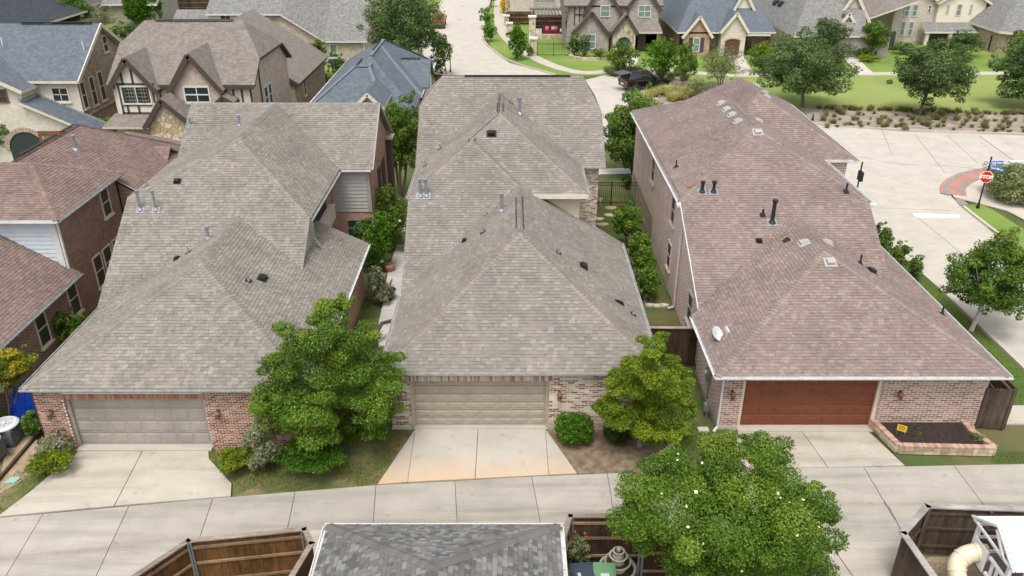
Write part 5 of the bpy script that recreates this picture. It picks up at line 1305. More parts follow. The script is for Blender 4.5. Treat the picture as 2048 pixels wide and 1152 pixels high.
# ================================================================== houses further back
RF = {
    'slate': roof_far_mat('blue_grey_shingles', (.115, .135, .158), (.145, .165, .19), (.095, .112, .132), (.075, .085, .10)),
    'taupe': roof_far_mat('far_taupe_shingles', (.20, .175, .155), (.245, .218, .195), (.165, .143, .126), (.12, .103, .09)),
    'grey': roof_far_mat('far_grey_shingles', (.20, .195, .185), (.26, .255, .245), (.155, .15, .142), (.11, .105, .10)),
    'dark': roof_far_mat('far_charcoal_shingles', (.05, .058, .07), (.07, .08, .092), (.04, .046, .055), (.03, .033, .038)),
}
BM = {
    'tan': brick_mat('tan_brown_brick', (.36, .26, .19), (.24, .165, .12), (.46, .36, .27), (.50, .43, .35)),
    'peach': brick_mat('peach_brick', (.43, .32, .25), (.33, .235, .18), (.52, .42, .345), (.55, .49, .42)),
    'grey': brick_mat('grey_brown_brick', (.33, .28, .255), (.22, .185, .17), (.42, .37, .335), (.42, .38, .35)),
    'orange': brick_mat('orange_brown_brick', (.40, .22, .14), (.28, .15, .10), (.48, .32, .23), (.46, .38, .31)),
    'brown': brick_mat('dark_brown_brick', (.20, .12, .085), (.14, .085, .06), (.26, .17, .12), (.30, .25, .21)),
    'pale': brick_mat('pale_pink_brick', (.55, .46, .40), (.44, .34, .29), (.60, .54, .48), (.58, .52, .47)),
    'lime': brick_mat('cream_limestone_courses', (.60, .55, .46), (.54, .485, .395), (.65, .61, .53), (.48, .43, .35), .55, .16, .012, bmp=.3),
    'rubble': None,
}
def rubble_mat(name, c1, c2, c3, mortar, scale):
    m, nt, b = nodes(name); uv = coord(nt, 'UV')
    v = nn(nt, 'ShaderNodeTexVoronoi'); v.inputs['Scale'].default_value = scale; nt.links.new(uv, v.inputs['Vector'])
    e = nn(nt, 'ShaderNodeTexVoronoi'); e.feature = 'DISTANCE_TO_EDGE'; e.inputs['Scale'].default_value = scale; nt.links.new(uv, e.inputs['Vector'])
    sep = nn(nt, 'ShaderNodeSeparateColor'); nt.links.new(v.outputs['Color'], sep.inputs[0])
    col = ramp(nt, sep.outputs[0], [(.1, c1), (.5, c2), (.9, c3)])
    mk = ramp(nt, e.outputs['Distance'], [(.03, 1.0), (.07, 0.0)])
    nt.links.new(mixc(nt, col, mortar, mk), b.inputs['Base Color']); b.inputs['Roughness'].default_value = .9
    bump(nt, b, ramp(nt, e.outputs['Distance'], [(.02, 0.0), (.12, 1.0)]), .5, .03)
    return m
BM['rubble'] = rubble_mat('tan_rubble_stone', (.26, .19, .12), (.42, .34, .23), (.55, .48, .37), (.55, .50, .42), 2.6)
MT['stucco'] = plain('cream_stucco', (.63, .58, .48), .9, .05, 3)
MT['cream_siding'] = plain('cream_siding_paint', (.68, .63, .48), .7, .04, 3)
MT['pink_grey'] = plain('greyed_panel', (.36, .32, .30), .8, .06, 3)
def far_roof(root, faces, kind, edge, th=.18, name='roof'):
    mb = MB()
    for f in faces: mb.slab(ccw(f), th, 0, 1)
    return mb.build(name, [RF[kind], edge], parent=root)
def XZ(px, py, y):
    p = gy(px, py, y); return (p.x, p.z)
def gable(root, apex, L, Rr, y, depth, wall, kind, edge, z0=-.1, over=.3, bw=.24, inset=.25, soff=.2):
    """front-facing gable wing: wall, two roof slopes running back, and barge boards"""
    (ax, az), (lx, lz), (rx, rz) = apex, L, Rr
    y0, y1 = y - over, y + depth
    r_ = far_roof(root, [[(lx, y0, lz), (ax, y0, az), (ax, y1, az), (lx, y1, lz)], [(ax, y0, az), (rx, y0, rz), (rx, y1, rz), (ax, y1, az)]], kind, edge, soff, 'gable_roof')
    a, b = lx + inset, rx - inset
    def rz_at(x): return (lz + (az - lz) * (x - lx) / (ax - lx) if x <= ax else rz + (az - rz) * (rx - x) / (rx - ax)) - soff - .01
    pts = [(a, y, z0), (b, y, z0), (b, y, rz_at(b)), (ax, y, az - soff - .01), (a, y, rz_at(a))]
    mb = MB(); mb.poly(pts); mb.poly([(a, y1, z0), (a, y, z0), (a, y, rz_at(a)), (a, y1, rz_at(a))]); mb.poly([(b, y, z0), (b, y1, z0), (b, y1, rz_at(b)), (b, y, rz_at(b))])
    w = mb.build('gable_wall', wall, parent=root)
    for p, q in (((lx, lz), (ax, az)), ((ax, az), (rx, rz))):
        MB().bar((p[0], y0 - .03, p[1] - bw * .45), (q[0], y0 - .03, q[1] - bw * .45), .05, bw, up=(0, 1, 0) if False else (0, 0, 1)).build('barge_board', edge, parent=root)
    return w
def fwin(root, px0, py0, px1, py1, y, cols=1, rows=1, glass='glass_green', frame='white', split=True, sill=None, fw=.09):
    a, b = gy(px0, py1, y), gy(px1, py0, y); w, h = b.x - a.x, b.z - a.z
    return window(root, (a.x, y - .02, a.z), (1, 0, 0), (0, -1, 0), w, h, cols, rows, MT[frame], MT[glass], fw, sill, split)
def swin(root, x, y0, y1, z0, z1, sgn=1, glass='screen', frame='cream_trim', cols=1, rows=1, sill='cream_trim'):
    if sgn > 0: window(root, (x, y0, z0), (0, 1, 0), (1, 0, 0), y1 - y0, z1 - z0, cols, rows, MT[frame], MT[glass], .08, MT[sill] if sill else None)
    else: window(root, (x, y1, z0), (0, -1, 0), (-1, 0, 0), y1 - y0, z1 - z0, cols, rows, MT[frame], MT[glass], .08, MT[sill] if sill else None)
BT = MT['brown_trim']

# ---- A: cream stone house with a blue-grey roof, top left
hA = thing('stone_house', 'cream stone house with blue-grey roof and arched porch', 'house', (-36, 64, 0))
far_roof(hA, [[(-46, 59.2, 5.5), (-31.4, 59.2, 5.5), (-31.4, 64.3, 8.75), (-37.7, 64.3, 8.75), (-46, 64.3, 8.75)], [(-31.4, 64.3, 8.75), (-31.4, 69.4, 5.5), (-46, 69.4, 5.5), (-46, 64.3, 8.75)]], 'slate', MT['cream_trim'])
walls(hA, [[(-31.8, 59.6, -.1), (-31.8, 69, -.1), (-31.8, 69, 5.45), (-31.8, 64.3, 8.45), (-31.8, 59.6, 5.45)]], BM['tan'])
walls(hA, [[(-36, 59.6, -.1), (-31.79, 59.6, -.1), (-31.79, 59.6, 5.35), (-36, 59.6, 5.35)]], BM['lime'], 'front_wall')
gable(hA, (-39.2, 7.55), (-43.8, 5.2), (-34.6, 5.2), 57.6, 5.0, BM['lime'], 'slate', MT['cream_trim'])
MB().bar((-31.38, 59.1, 5.42), (-31.38, 64.3, 8.66), .08, .26).build('rake_board', MT['cream_trim'], parent=hA); MB().bar((-31.38, 64.3, 8.66), (-31.38, 69.4, 5.42), .08, .26).build('rake_board', MT['cream_trim'], parent=hA)
q0, q1 = gy(40, 203, 57.4), gy(150, 252, 57.4)
far_roof(hA, [[(q0.x, 57.2, q0.z), (q1.x + 1.2, 57.2, q1.z - .42), (q1.x + 1.2, 59.9, q1.z - .42), (q0.x, 59.9, q0.z)]], 'slate', MT['cream_trim'], .2, 'lean_to_roof')
MB().bar((q0.x, 59.5, q0.z + .08), (q1.x + 1.2, 59.5, q1.z - .36), .18, .1).build('flashing', MT['leadblue'], parent=hA); MB().bar((q0.x, 57.4, q0.z + .1), (q0.x, 59.5, q0.z + .1), .25, .15).build('flashing', MT['leadblue'], parent=hA)
walls(hA, [[(-36, 57.55, -.1), (q1.x + .9, 57.55, -.1), (q1.x + .9, 57.55, q1.z - .55), (q0.x, 57.55, q0.z - .22), (-36, 57.55, q0.z - .22)]], BM['lime'], 'porch_wall')
# arch with brick voussoirs and a timber lintel opening
ac, ar = gy(58, 300, 57.5), 1.35
pts = [(ac.x - ar, 57.53, -.1)] + [(ac.x - ar * math.cos(math.pi * k / 12), 57.53, ac.z + ar * math.sin(math.pi * k / 12)) for k in range(13)] + [(ac.x + ar, 57.53, -.1)]
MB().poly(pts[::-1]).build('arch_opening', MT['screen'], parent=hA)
for k in range(22):
    a0, a1 = math.pi * k / 22, math.pi * (k + .88) / 22
    MB().mesh([(ac.x + r_ * math.cos(a), y_, ac.z + r_ * math.sin(a)) for y_ in (57.46, 57.54) for r_, a in ((ar, a0), (ar + .32, a0), (ar + .32, a1), (ar, a1))], [(3, 2, 1, 0), (4, 5, 6, 7), (0, 1, 5, 4), (1, 2, 6, 5), (2, 3, 7, 6), (3, 0, 4, 7)]).build('voussoir', BM['tan'], parent=hA)
o0 = gy(75, 262, 57.5); MB().box(o0.x, o0.x + 2.6, 57.44, 57.54, o0.z - .25, o0.z).build('timber_lintel', MT['terracotta'], parent=hA); MB().box(o0.x, o0.x + .22, 57.44, 57.54, -.1, o0.z - .25).build('timber_post', MT['terracotta'], parent=hA)
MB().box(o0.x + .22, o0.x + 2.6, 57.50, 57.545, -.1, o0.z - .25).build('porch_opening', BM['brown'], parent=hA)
fwin(hA, 108, 174, 135, 204, 59.6, 2, 2, 'glass', 'cream_trim', False, MT['cream_trim']); fwin(hA, -8, 178, 12, 206, 57.6, 1, 2, 'screen', 'terracotta', False)
for px0, py0, px1, py1 in ((160, 172, 176, 213), (178, 162, 195, 206), (195, 152, 212, 196), (206, 76, 214, 103)):
    a, b = gx((px0 + px1) / 2 - 5, (py0 + py1) / 2, -31.8), gx((px0 + px1) / 2 + 5, (py0 + py1) / 2, -31.8); hh = gx((px0 + px1) / 2 - 4, py0 + 4, -31.8).z - gx((px0 + px1) / 2 + 4, py1 - 4, -31.8).z
    swin(hA, -31.79, a.y, b.y, a.z - hh * .8, a.z + hh * .8)
MB().box(-31.8, -31.7, 59.6, 68.9, 2.7, 2.85).build('belt_course', BM['peach'], parent=hA)
MB().bar((-37.4, 64.2, 8.84), (-32, 64.2, 8.84), .2, .08).build('ridge_vent', MT['dark'] if 'dark' in MT else K_, parent=hA)
for px, py in ((168, 100), (6, 92)):
    p, n = on_plane(px, py, [(-46, 59.2, 5.5), (-31.4, 59.2, 5.5), (-31.4, 64.3, 8.75)]); MB().cone(p, p + Vector((0, 0, .6)), .05, .05, 8).build('vent_pipe', MT['white'], parent=hA)
far_roof(hA, [[(-60, 57, 5.3), (-46, 57, 5.3), (-43.5, 62.0, 8.2), (-60, 62, 8.2)], [(-43.5, 62, 8.2), (-46, 67, 5.3), (-60, 67, 5.3), (-60, 62, 8.2)]], 'slate', MT['cream_trim'], .18, 'side_roof')
walls(hA, [[(-60, 57.4, -.1), (-43.6, 57.4, -.1), (-43.6, 57.4, 5.2), (-60, 57.4, 5.2)]], BM['lime'], 'side_wall')

# ---- B: half-timbered house behind the left house
hB = thing('tudor_house', 'half-timbered house with three steep dark-trimmed gables behind the left house', 'house', (-24, 63, 0))
FB = [[(-28.9, 58, 5.5), (-18.3, 58, 5.5), (-18.35, 60.15, 6.94), (-20.2, 63.4, 9.1), (-27.6, 63.4, 9.1), (-28.9, 61.4, 7.77)],
      [(-18.35, 60.15, 6.94), (-18.35, 66.65, 6.94), (-20.2, 63.4, 9.1)], [(-28.9, 61.4, 7.77), (-27.6, 63.4, 9.1), (-28.9, 65.4, 7.77)],
      [(-20.2, 63.4, 9.1), (-18.35, 66.65, 6.94), (-18.3, 68.8, 5.5), (-28.9, 68.8, 5.5), (-28.9, 65.4, 7.77), (-27.6, 63.4, 9.1)]]
far_roof(hB, FB, 'taupe', BT)
walls(hB, [[(-18.7, 58.3, -.1), (-18.7, 68.6, -.1), (-18.7, 68.6, 5.5), (-18.7, 66.6, 6.75), (-18.7, 60.2, 6.75), (-18.7, 58.3, 5.4)], [(-28.6, 68.6, -.1), (-28.6, 58.3, -.1), (-28.6, 58.3, 5.4), (-28.6, 68.6, 5.4)]], BM['peach'], 'wall', True)
walls(hB, [[(-28.6, 58.3, -.1), (-18.7, 58.3, -.1), (-18.7, 58.3, 5.4), (-28.6, 58.3, 5.4)]], MT['stucco'], 'front_wall')
yB = 57.5
wl = gable(hB, XZ(251, 113, yB), XZ(222, 169, yB), XZ(316, 180, yB), yB, 3.5, MT['stucco'], 'taupe', BT, bw=.34)
gable(hB, XZ(377, 105, yB), XZ(338, 181, yB), XZ(447, 181, yB), yB, 3.8, BM['peach'], 'taupe', BT, bw=.34)
gable(hB, XZ(446, 190, 57.3), XZ(430, 205, 57.3), XZ(470, 203, 57.3), 57.3, 1.5, BM['peach'], 'taupe', BT, bw=.22)
fwin(hB, 247, 171, 299, 209, yB, 2, 1, 'glass', 'white', False, None, .11); fwin(hB, 371, 172, 418, 206, yB, 2, 2, 'glass', 'white', True, BM['peach'], .11)
# leaded lights
for px0, px1 in ((250, 271), (276, 297)):
    for k in range(1, 5):
        a, b = gy(px0, 171 + k * 7.4, yB), gy(px1, 171 + k * 7.4, yB); MB().bar((a.x, yB - .045, a.z), (b.x, yB - .045, b.z), .012, .014).build('glazing_bar', MT['tan_trim'], parent=hB)
    for k in range(1, 4):
        a, b = gy(px0 + k * 5.3, 174, yB), gy(px0 + k * 5.3, 207, yB); MB().bar((a.x, yB - .045, a.z), (a.x, yB - .045, b.z), .014, .012).build('glazing_bar', MT['tan_trim'], parent=hB)
# timber framing on the stucco gable
for (a, b) in (((233, 168), (308, 169)), ((257, 122), (268, 168)), ((241, 145), (248, 227)), ((290, 156), (297, 200)), ((236, 170), (246, 228)), ((303, 170), (312, 205)), ((248, 210), (304, 210)), ((277, 211), (282, 226)), ((246, 226), (300, 226))):
    p, q = gy(*a, yB), gy(*b, yB); MB().bar((p.x, yB - .03, p.z), (q.x if abs(a[1] - b[1]) < 5 else p.x, yB - .03, q.z if abs(a[1] - b[1]) >= 5 else p.z), .06, .13).build('timber', BT, parent=hB)
for px in (317, 465, 482, 500):
    p, q = gy(px, 172, 58.3), gy(px, 205, 58.3); MB().bar((p.x, 58.27, p.z), (p.x, 58.27, q.z), .06, .13).build('timber', BT, parent=hB)
MB().box(-28.8, -18.4, 57.93, 57.99, 5.2, 5.42).build('fascia_board', BT, parent=hB)
# shed roof and stone porch
a, b = gy(228, 228, 57.4), gy(300, 254, 55.9)
far_roof(hB, [[(a.x - .3, 55.9, b.z), (-24.6, 55.9, b.z), (-24.6, 57.6, a.z), (a.x, 57.6, a.z)]], 'taupe', MT['tan_trim'], .16, 'shed_roof')
yp = 55.6
ax, az = XZ(323, 195, yp); lx, lz = XZ(291, 252, yp); rx, rz = XZ(374, 243, yp)
pw = gable(hB, (ax, az), (lx, lz), (rx + .3, rz), yp, 2.6, MT['mortar_tan'], 'taupe', BT, bw=.32)
walls(hB, [[(-28.4, 57.2, -.1), (-25, 57.2, -.1), (-25, 57.2, a.z - .2), (-28.4, 57.2, a.z - .2)]], BM['rubble'], 'stone_wall')
def flagstones(parent, poly, y, n, mat_cols, hole=None, seed=3):
    """irregular stones: Voronoi cells clipped to the wall outline, each one its own piece"""
    r_ = random.Random(seed); xs = [p[0] for p in poly]; zs = [p[1] for p in poly]; pts = []
    while len(pts) < n:
        c = (r_.uniform(min(xs), max(xs)), r_.uniform(min(zs), max(zs)))
        if all(math.hypot(c[0] - p[0], c[1] - p[1]) > .26 for p in pts) or r_.random() < .04: pts.append(c)
    hp = half_planes(poly)
    for i, c in enumerate(pts):
        q = [(min(xs), min(zs)), (max(xs), min(zs)), (max(xs), max(zs)), (min(xs), max(zs))]
        for A, B, C in hp: q = clip2(q, A, B, C) if len(q) > 2 else q
        for j, d in enumerate(pts):
            if j == i or len(q) < 3: continue
            nx, nz = c[0] - d[0], c[1] - d[1]; l = math.hypot(nx, nz)
            if l > 2.5: continue
            q = clip2(q, nx / l, nz / l, (nx * (c[0] + d[0]) + nz * (c[1] + d[1])) / 2 / l + .022)
        if len(q) < 3: continue
        if hole and hole(sum(p[0] for p in q) / len(q), sum(p[1] for p in q) / len(q)): continue
        dd = r_.uniform(.03, .06); n_ = len(q)
        MB().mesh([(p[0], y, p[1]) for p in q] + [(p[0] * .97 + c[0] * .03, y - dd, p[1] * .97 + c[1] * .03) for p in q], [tuple(range(2 * n_ - 1, n_ - 1, -1)) if False else tuple(range(n_, 2 * n_))] + [(k, (k + 1) % n_, n_ + (k + 1) % n_, n_ + k) for k in range(n_)], 0, r_.choice(mat_cols)).build('stone', MT['stone_block'], parent=parent)
archc, archr = gy(351, 290, yp), .95
flagstones(pw, [(lx + .3, -.05), (rx - .0, -.05), (rx + .0, rz - .2), (ax, az - .35), (lx + .3, lz - .15)], yp - .002, 110, [(.56, .46, .30), (.50, .38, .22), (.62, .55, .42), (.45, .33, .18), (.58, .50, .36)], lambda x, z: abs(x - archc.x) < archr + .15 and z < archc.z + .5)
pts = [(archc.x - archr, yp - .01, -.05), (archc.x + archr, yp - .01, -.05)] + [(archc.x + archr * math.cos(math.pi * k / 10), yp - .01, archc.z - .45 + archr * .8 * math.sin(math.pi * k / 10)) for k in range(11)]
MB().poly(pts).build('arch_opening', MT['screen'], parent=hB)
mb = MB(); mb.tube([(archc.x + (archr + .06) * math.cos(math.pi * k / 12), yp - .05, archc.z - .45 + (archr * .8 + .06) * math.sin(math.pi * k / 12)) for k in range(13)], .09, 6); mb.build('arch_trim', MT['cream_trim'], parent=hB)
swin(hB, -18.69, 61.2, 62.1, 2.9, 4.6, 1, 'glass', 'white'); swin(hB, -18.69, 62.3, 63.2, 2.9, 4.6, 1, 'glass', 'white')
MB().tube([(-18.6, 60.3, 6.6), (-18.6, 60.3, 0)], .06, 6).build('downspout', BT, parent=hB)
MB().bar((-26.8, 63.3, 9.18), (-20.9, 63.3, 9.18), .2, .07).build('ridge_vent', BT, parent=hB)
# one-storey wing to the right
FW = [[(-18.5, 70.8, 2.7), (-18.5, 83.5, 2.7), (-25.5, 83.5, 7.2), (-25.5, 70.8, 7.2)]]
far_roof(hB, FW, 'taupe', BT, .18, 'wing_roof')
walls(hB, [[(-18.95, 71.1, -.1), (-18.95, 83.2, -.1), (-18.95, 83.2, 2.8), (-18.95, 71.1, 2.8)], [(-25.5, 71.1, -.1), (-18.95, 71.1, -.1), (-18.95, 71.1, 2.75), (-25.5, 71.1, 6.9)]], BM['tan'], 'wing_wall')
window(hB, (-20.6, 71.08, .9), (1, 0, 0), (0, -1, 0), .85, 1.6, 1, 1, MT['cream_trim'], MT['screen']); swin(hB, -18.94, 74, 74.8, .9, 2.3)
MB().bar((-18.5, 70.75, 2.6), (-25.5, 70.75, 7.1), .06, .25).build('rake_board', BT, parent=hB)

# ---- C: long grey-roofed brick house behind
hC = thing('brick_house', 'peach brick house with large mottled grey roof at the top', 'house', (-24, 96, 0))
far_roof(hC, [[(-33.2, 91.6, 5.6), (-25.1, 91.6, 5.6), (-25.1, 101, 11.0), (-33.2, 101, 11.0)], [(-25.1, 91.6, 5.6), (-20.6, 91.6, 2.75), (-20.6, 101, 8.6), (-25.1, 101, 11.0)], [(-20.6, 91.6, 2.75), (-15.9, 91.6, 2.75), (-15.9, 101, 8.6), (-20.6, 101, 8.6)],
               [(-37.5, 90.6, 3.4), (-33.2, 90.6, 3.4), (-33.2, 95, 5.6), (-37.5, 95, 5.6)]], 'grey', MT['white'])
walls(hC, [[(-33, 92, -.1), (-25.1, 92, -.1), (-25.1, 92, 5.4), (-33, 92, 5.4)], [(-25.1, 92, -.1), (-16.2, 92, -.1), (-16.2, 92, 2.6), (-20.6, 92, 2.6), (-25.1, 92, 5.4)], [(-16.2, 92, -.1), (-16.2, 101, -.1), (-16.2, 101, 8), (-16.2, 92, 2.6)], [(-37.2, 91, -.1), (-33, 91, -.1), (-33, 91, 3.2), (-37.2, 91, 3.2)]], BM['peach'])
walls(hC, [[(-32.9, 91.97, 3.6), (-30, 91.97, 3.6), (-30, 91.97, 5.3), (-32.9, 91.97, 5.3)]], MT['stucco'], 'upper_panel')
for r_ in ((441, 28, 461, 41), (502, 30, 522, 50), (660, 88, 674, 106)): fwin(hC, *r_, 91.98, 2 if r_[0] < 450 else 1, 1, 'screen' if r_[0] < 600 else 'glass_green', 'cream_trim', False, MT['cream_trim'])
MB().box(-16.4, -16.25, 91.85, 91.97, 0, 2.6).build('downspout', MT['white'], parent=hC)
for px in (545, 551): p = gy(px, 35, 91.97); MB().box(p.x - .18, p.x + .18, 91.9, 91.97, p.z - .18, p.z + .18).build('wall_vent', MT['taupe_trim'], parent=hC)

# ---- D: blue-grey hip roof between B and the middle house
hD = thing('brick_house', 'low house with complex blue-grey hip roof left of the street', 'house', (-11.7, 70, 0))
FD = [[(-7.5, 62.0, 2.7), (-7.5, 80.4, 2.7), (-11.3, 73.5, 6.0), (-11.3, 66.2, 6.0)], [(-16.0, 60.6, 2.7), (-7.5, 62.0, 2.7), (-11.3, 66.2, 6.0)], [(-16.2, 82.0, 2.7), (-16.0, 60.5, 2.7), (-11.3, 66.2, 6.0), (-11.3, 73.5, 6.0)], [(-7.5, 80.4, 2.7), (-16.2, 82.0, 2.7), (-11.3, 73.5, 6.0)],
      [(-16.0, 60.0, 2.7), (-9.4, 60.0, 2.7), (-11.2, 64.4, 5.5), (-12.3, 64.4, 5.5)], [(-16.0, 60.0, 2.7), (-12.3, 64.4, 5.5), (-12.3, 68, 5.5), (-16, 68, 2.7)], [(-9.4, 60.0, 2.7), (-9.4, 68, 2.7), (-11.2, 68, 5.5), (-11.2, 64.4, 5.5)],
      [(-13.6, 66.6, 2.7), (-7.45, 66.6, 2.7), (-10.1, 69.5, 5.0), (-11.85, 69.5, 5.0)], [(-7.45, 66.6, 2.7), (-7.45, 72.4, 2.7), (-10.1, 69.5, 5.0)],
      [(-10.5, 68.8, 2.9), (-7.0, 68.8, 2.9), (-7.0, 71.5, 4.7), (-10.5, 71.5, 4.7)], [(-7.0, 71.5, 4.7), (-7.0, 74.2, 2.9), (-10.5, 74.2, 2.9), (-10.5, 71.5, 4.7)]]
rD = far_roof(hD, FD, 'slate', RF['slate'])
mb = MB()
for a, b in (((-7.5, 80.4, 2.7), (-11.3, 73.5, 6.0)), ((-11.3, 66.2, 6), (-11.3, 73.5, 6)), ((-9.4, 60, 2.7), (-11.2, 64.4, 5.5)), ((-16, 60, 2.7), (-12.3, 64.4, 5.5)), ((-12.3, 64.4, 5.5), (-11.2, 64.4, 5.5)), ((-7.45, 66.6, 2.7), (-10.1, 69.5, 5.0)), ((-11.85, 69.5, 5), (-10.1, 69.5, 5)), ((-11.2, 64.4, 5.5), (-11.2, 67, 5.5)), ((-10.1, 69.5, 5.0), (-11.2, 71.0, 5.9))): mb.bar(Vector(a) + Vector((0, 0, .02)), Vector(b) + Vector((0, 0, .02)), .3, .05)
mb.build('ridge_caps', plain('slate_cap', (.14, .16, .18), .95, .1, 8), parent=rD)
gable(hD, XZ(735, 184, 58.6), XZ(705, 214, 58.6), XZ(768, 214, 58.6), 58.6, 4.5, BM['peach'], 'slate', MT['cream_trim'], bw=.25)
walls(hD, [[(-15.7, 60.4, -.1), (-9.7, 60.4, -.1), (-9.7, 60.4, 2.6), (-15.7, 60.4, 2.6)], [(-9.7, 60.4, -.1), (-9.7, 67, -.1), (-9.7, 67, 2.6), (-9.7, 60.4, 2.6)], [(-9.7, 67, -.1), (-7.85, 67, -.1), (-7.85, 67, 2.6), (-9.7, 67, 2.6)],
           [(-7.85, 67, -.1), (-7.85, 80, -.1), (-7.85, 80, 2.6), (-7.85, 67, 2.6)], [(-15.7, 81, -.1), (-15.7, 60.4, -.1), (-15.7, 60.4, 2.6), (-15.7, 81, 2.6)]], BM['peach'])
walls(hD, [[(-7.3, 69, .5), (-7.3, 74, .5), (-7.3, 74, 2.9), (-7.3, 71.5, 4.5), (-7.3, 69, 2.9)]], MT['stucco'], 'side_gable_wall'); swin(hD, -7.29, 71.0, 72.0, 1.2, 2.6, 1, 'glass', 'white', 2, 2)
for a, b in (((-7.45, 66.55, 2.62), (-7.45, 80.4, 2.62)), ((-13.6, 66.55, 2.62), (-7.45, 66.55, 2.62)), ((-16.15, 82, 2.62), (-16.05, 60, 2.62))): MB().bar(a, b, .14, .16).build('gutter', MT['white'], parent=hD)
MB().bar((-11.42, 68.2, 6.08), (-11.42, 72.4, 6.08), .14, .06).build('ridge_vent', K_, parent=hD); MB().bar((-9.6, 71.45, 4.78), (-7.9, 71.45, 4.78), .14, .06).build('ridge_vent', K_, parent=hD)
roof_vent(hD, 795, 93, FD[3], .5, .4, .25, K_)
t = thing('satellite_dish', 'grey-blue satellite dish beside the blue-grey hip roof', 'satellite dish', (-17.4, 80.5, 2.2))
MB().lathe([(.01, .0), (.3, .05), (.52, .16), (.55, .2)], (-17.4, 80.3, 2.9), 18).build('reflector', MT['leadblue'], parent=t); MB().cone((-17.4, 80.4, 0), (-17.4, 80.4, 2.95), .05, .05, 8).build('mast', MT['galv'], parent=t)

# ---- E: tudor house across the street
hE = thing('tudor_house', 'grey brick house with dark-trimmed gables and stone porch across the street', 'house', (12, 104, 0))
far_roof(hE, [[(6.2, 101.2, 5.2), (18.0, 101.2, 5.2), (18.0, 106.5, 9.5), (6.2, 106.5, 9.5)], [(6.2, 101.2, 2.4), (6.2, 112, 5.2), (6.8, 112, 5.3), (6.8, 101.2, 5.2)]], 'taupe', BT)
walls(hE, [[(6.6, 101.6, -.1), (17.7, 101.6, -.1), (17.7, 101.6, 5.1), (6.6, 101.6, 5.1)], [(6.6, 112, -.1), (6.6, 101.6, -.1), (6.6, 101.6, 5.1), (6.6, 112, 5.1)], [(17.7, 101.6, -.1), (17.7, 112, -.1), (17.7, 112, 5.1), (17.7, 101.6, 5.1)]], BM['grey'])
gable(hE, XZ(1207, -38, 101.2), XZ(1165, 30, 101.2), XZ(1252, 40, 101.2), 101.2, 4, BM['grey'], 'taupe', BT, bw=.4, z0=0)
gable(hE, XZ(1184, 22, 100.3), XZ(1143, 66, 100.3), XZ(1222, 72, 100.3), 100.3, 2.0, BM['grey'], 'taupe', BT, bw=.38)
gable(hE, XZ(1290, -32, 101.0), XZ(1255, 12, 101.0), XZ(1322, 18, 101.0), 101.0, 4, BM['grey'], 'taupe', BT, bw=.38)
gable(hE, XZ(1253, 28, 99.4), XZ(1222, 66, 99.4), XZ(1276, 66, 99.4), 99.4, 2.2, BM['rubble'], 'taupe', BT, bw=.38)
a, b = XZ(1262, 46, 101.0), XZ(1320, 64, 99.6)
far_roof(hE, [[(a[0], 99.6, b[1]), (b[0] + .3, 99.6, b[1]), (b[0] + .1, 101.3, a[1]), (a[0], 101.3, a[1])]], 'taupe', MT['tan_trim'], .2, 'porch_roof')
walls(hE, [[(14.9, 101.0, -.1), (17.6, 101.0, -.1), (17.6, 101.0, 2.2), (14.9, 101.0, 2.2)]], BM['rubble'], 'porch_wall')
fwin(hE, 1200, 10, 1221, 34, 101.18, 1, 1); fwin(hE, 1275, 10, 1303, 35, 100.98, 2, 1); fwin(hE, 1175, 68, 1192, 98, 100.28, 1, 2)
p = gy(1283, 78, 100.98); MB().box(p.x - .5, p.x + .5, 100.9, 100.99, 0, 2.1).build('door', BT, parent=hE)
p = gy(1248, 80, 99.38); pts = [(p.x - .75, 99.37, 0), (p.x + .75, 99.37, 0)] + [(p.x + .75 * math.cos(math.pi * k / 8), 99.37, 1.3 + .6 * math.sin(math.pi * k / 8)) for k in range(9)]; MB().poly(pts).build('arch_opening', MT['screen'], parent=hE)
MB().tube([(p.x + .8 * math.cos(math.pi * k / 10), 99.33, 1.3 + .66 * math.sin(math.pi * k / 10)) for k in range(11)], .1, 6).build('arch_trim', BM['grey'], parent=hE)
q0, q1 = gy(1150, 8, 101.55), gy(1182, 50, 101.55)
walls(hE, [[(q0.x, 101.55, q1.z), (q1.x, 101.55, q1.z), (q1.x, 101.55, q0.z), (q0.x, 101.55, q0.z)]], MT['pink_grey'], 'timber_panel')
for k in range(4): x = q0.x + (q1.x - q0.x) * k / 3.4; MB().box(x - .07, x + .07, 101.48, 101.55, q1.z, q0.z).build('timber', BT, parent=hE)
MB().box(q0.x, q1.x, 101.48, 101.55, (q0.z + q1.z) / 2 - .07, (q0.z + q1.z) / 2 + .07).build('timber', BT, parent=hE)
# low stone bed edge
mb = MB(); strip(mb, smooth(P2((1138, 112), (1150, 118), (1190, 120), (1230, 118)), 2), .3, -.05, .25); mb.build('bed_wall', BM['rubble'], parent=hE)

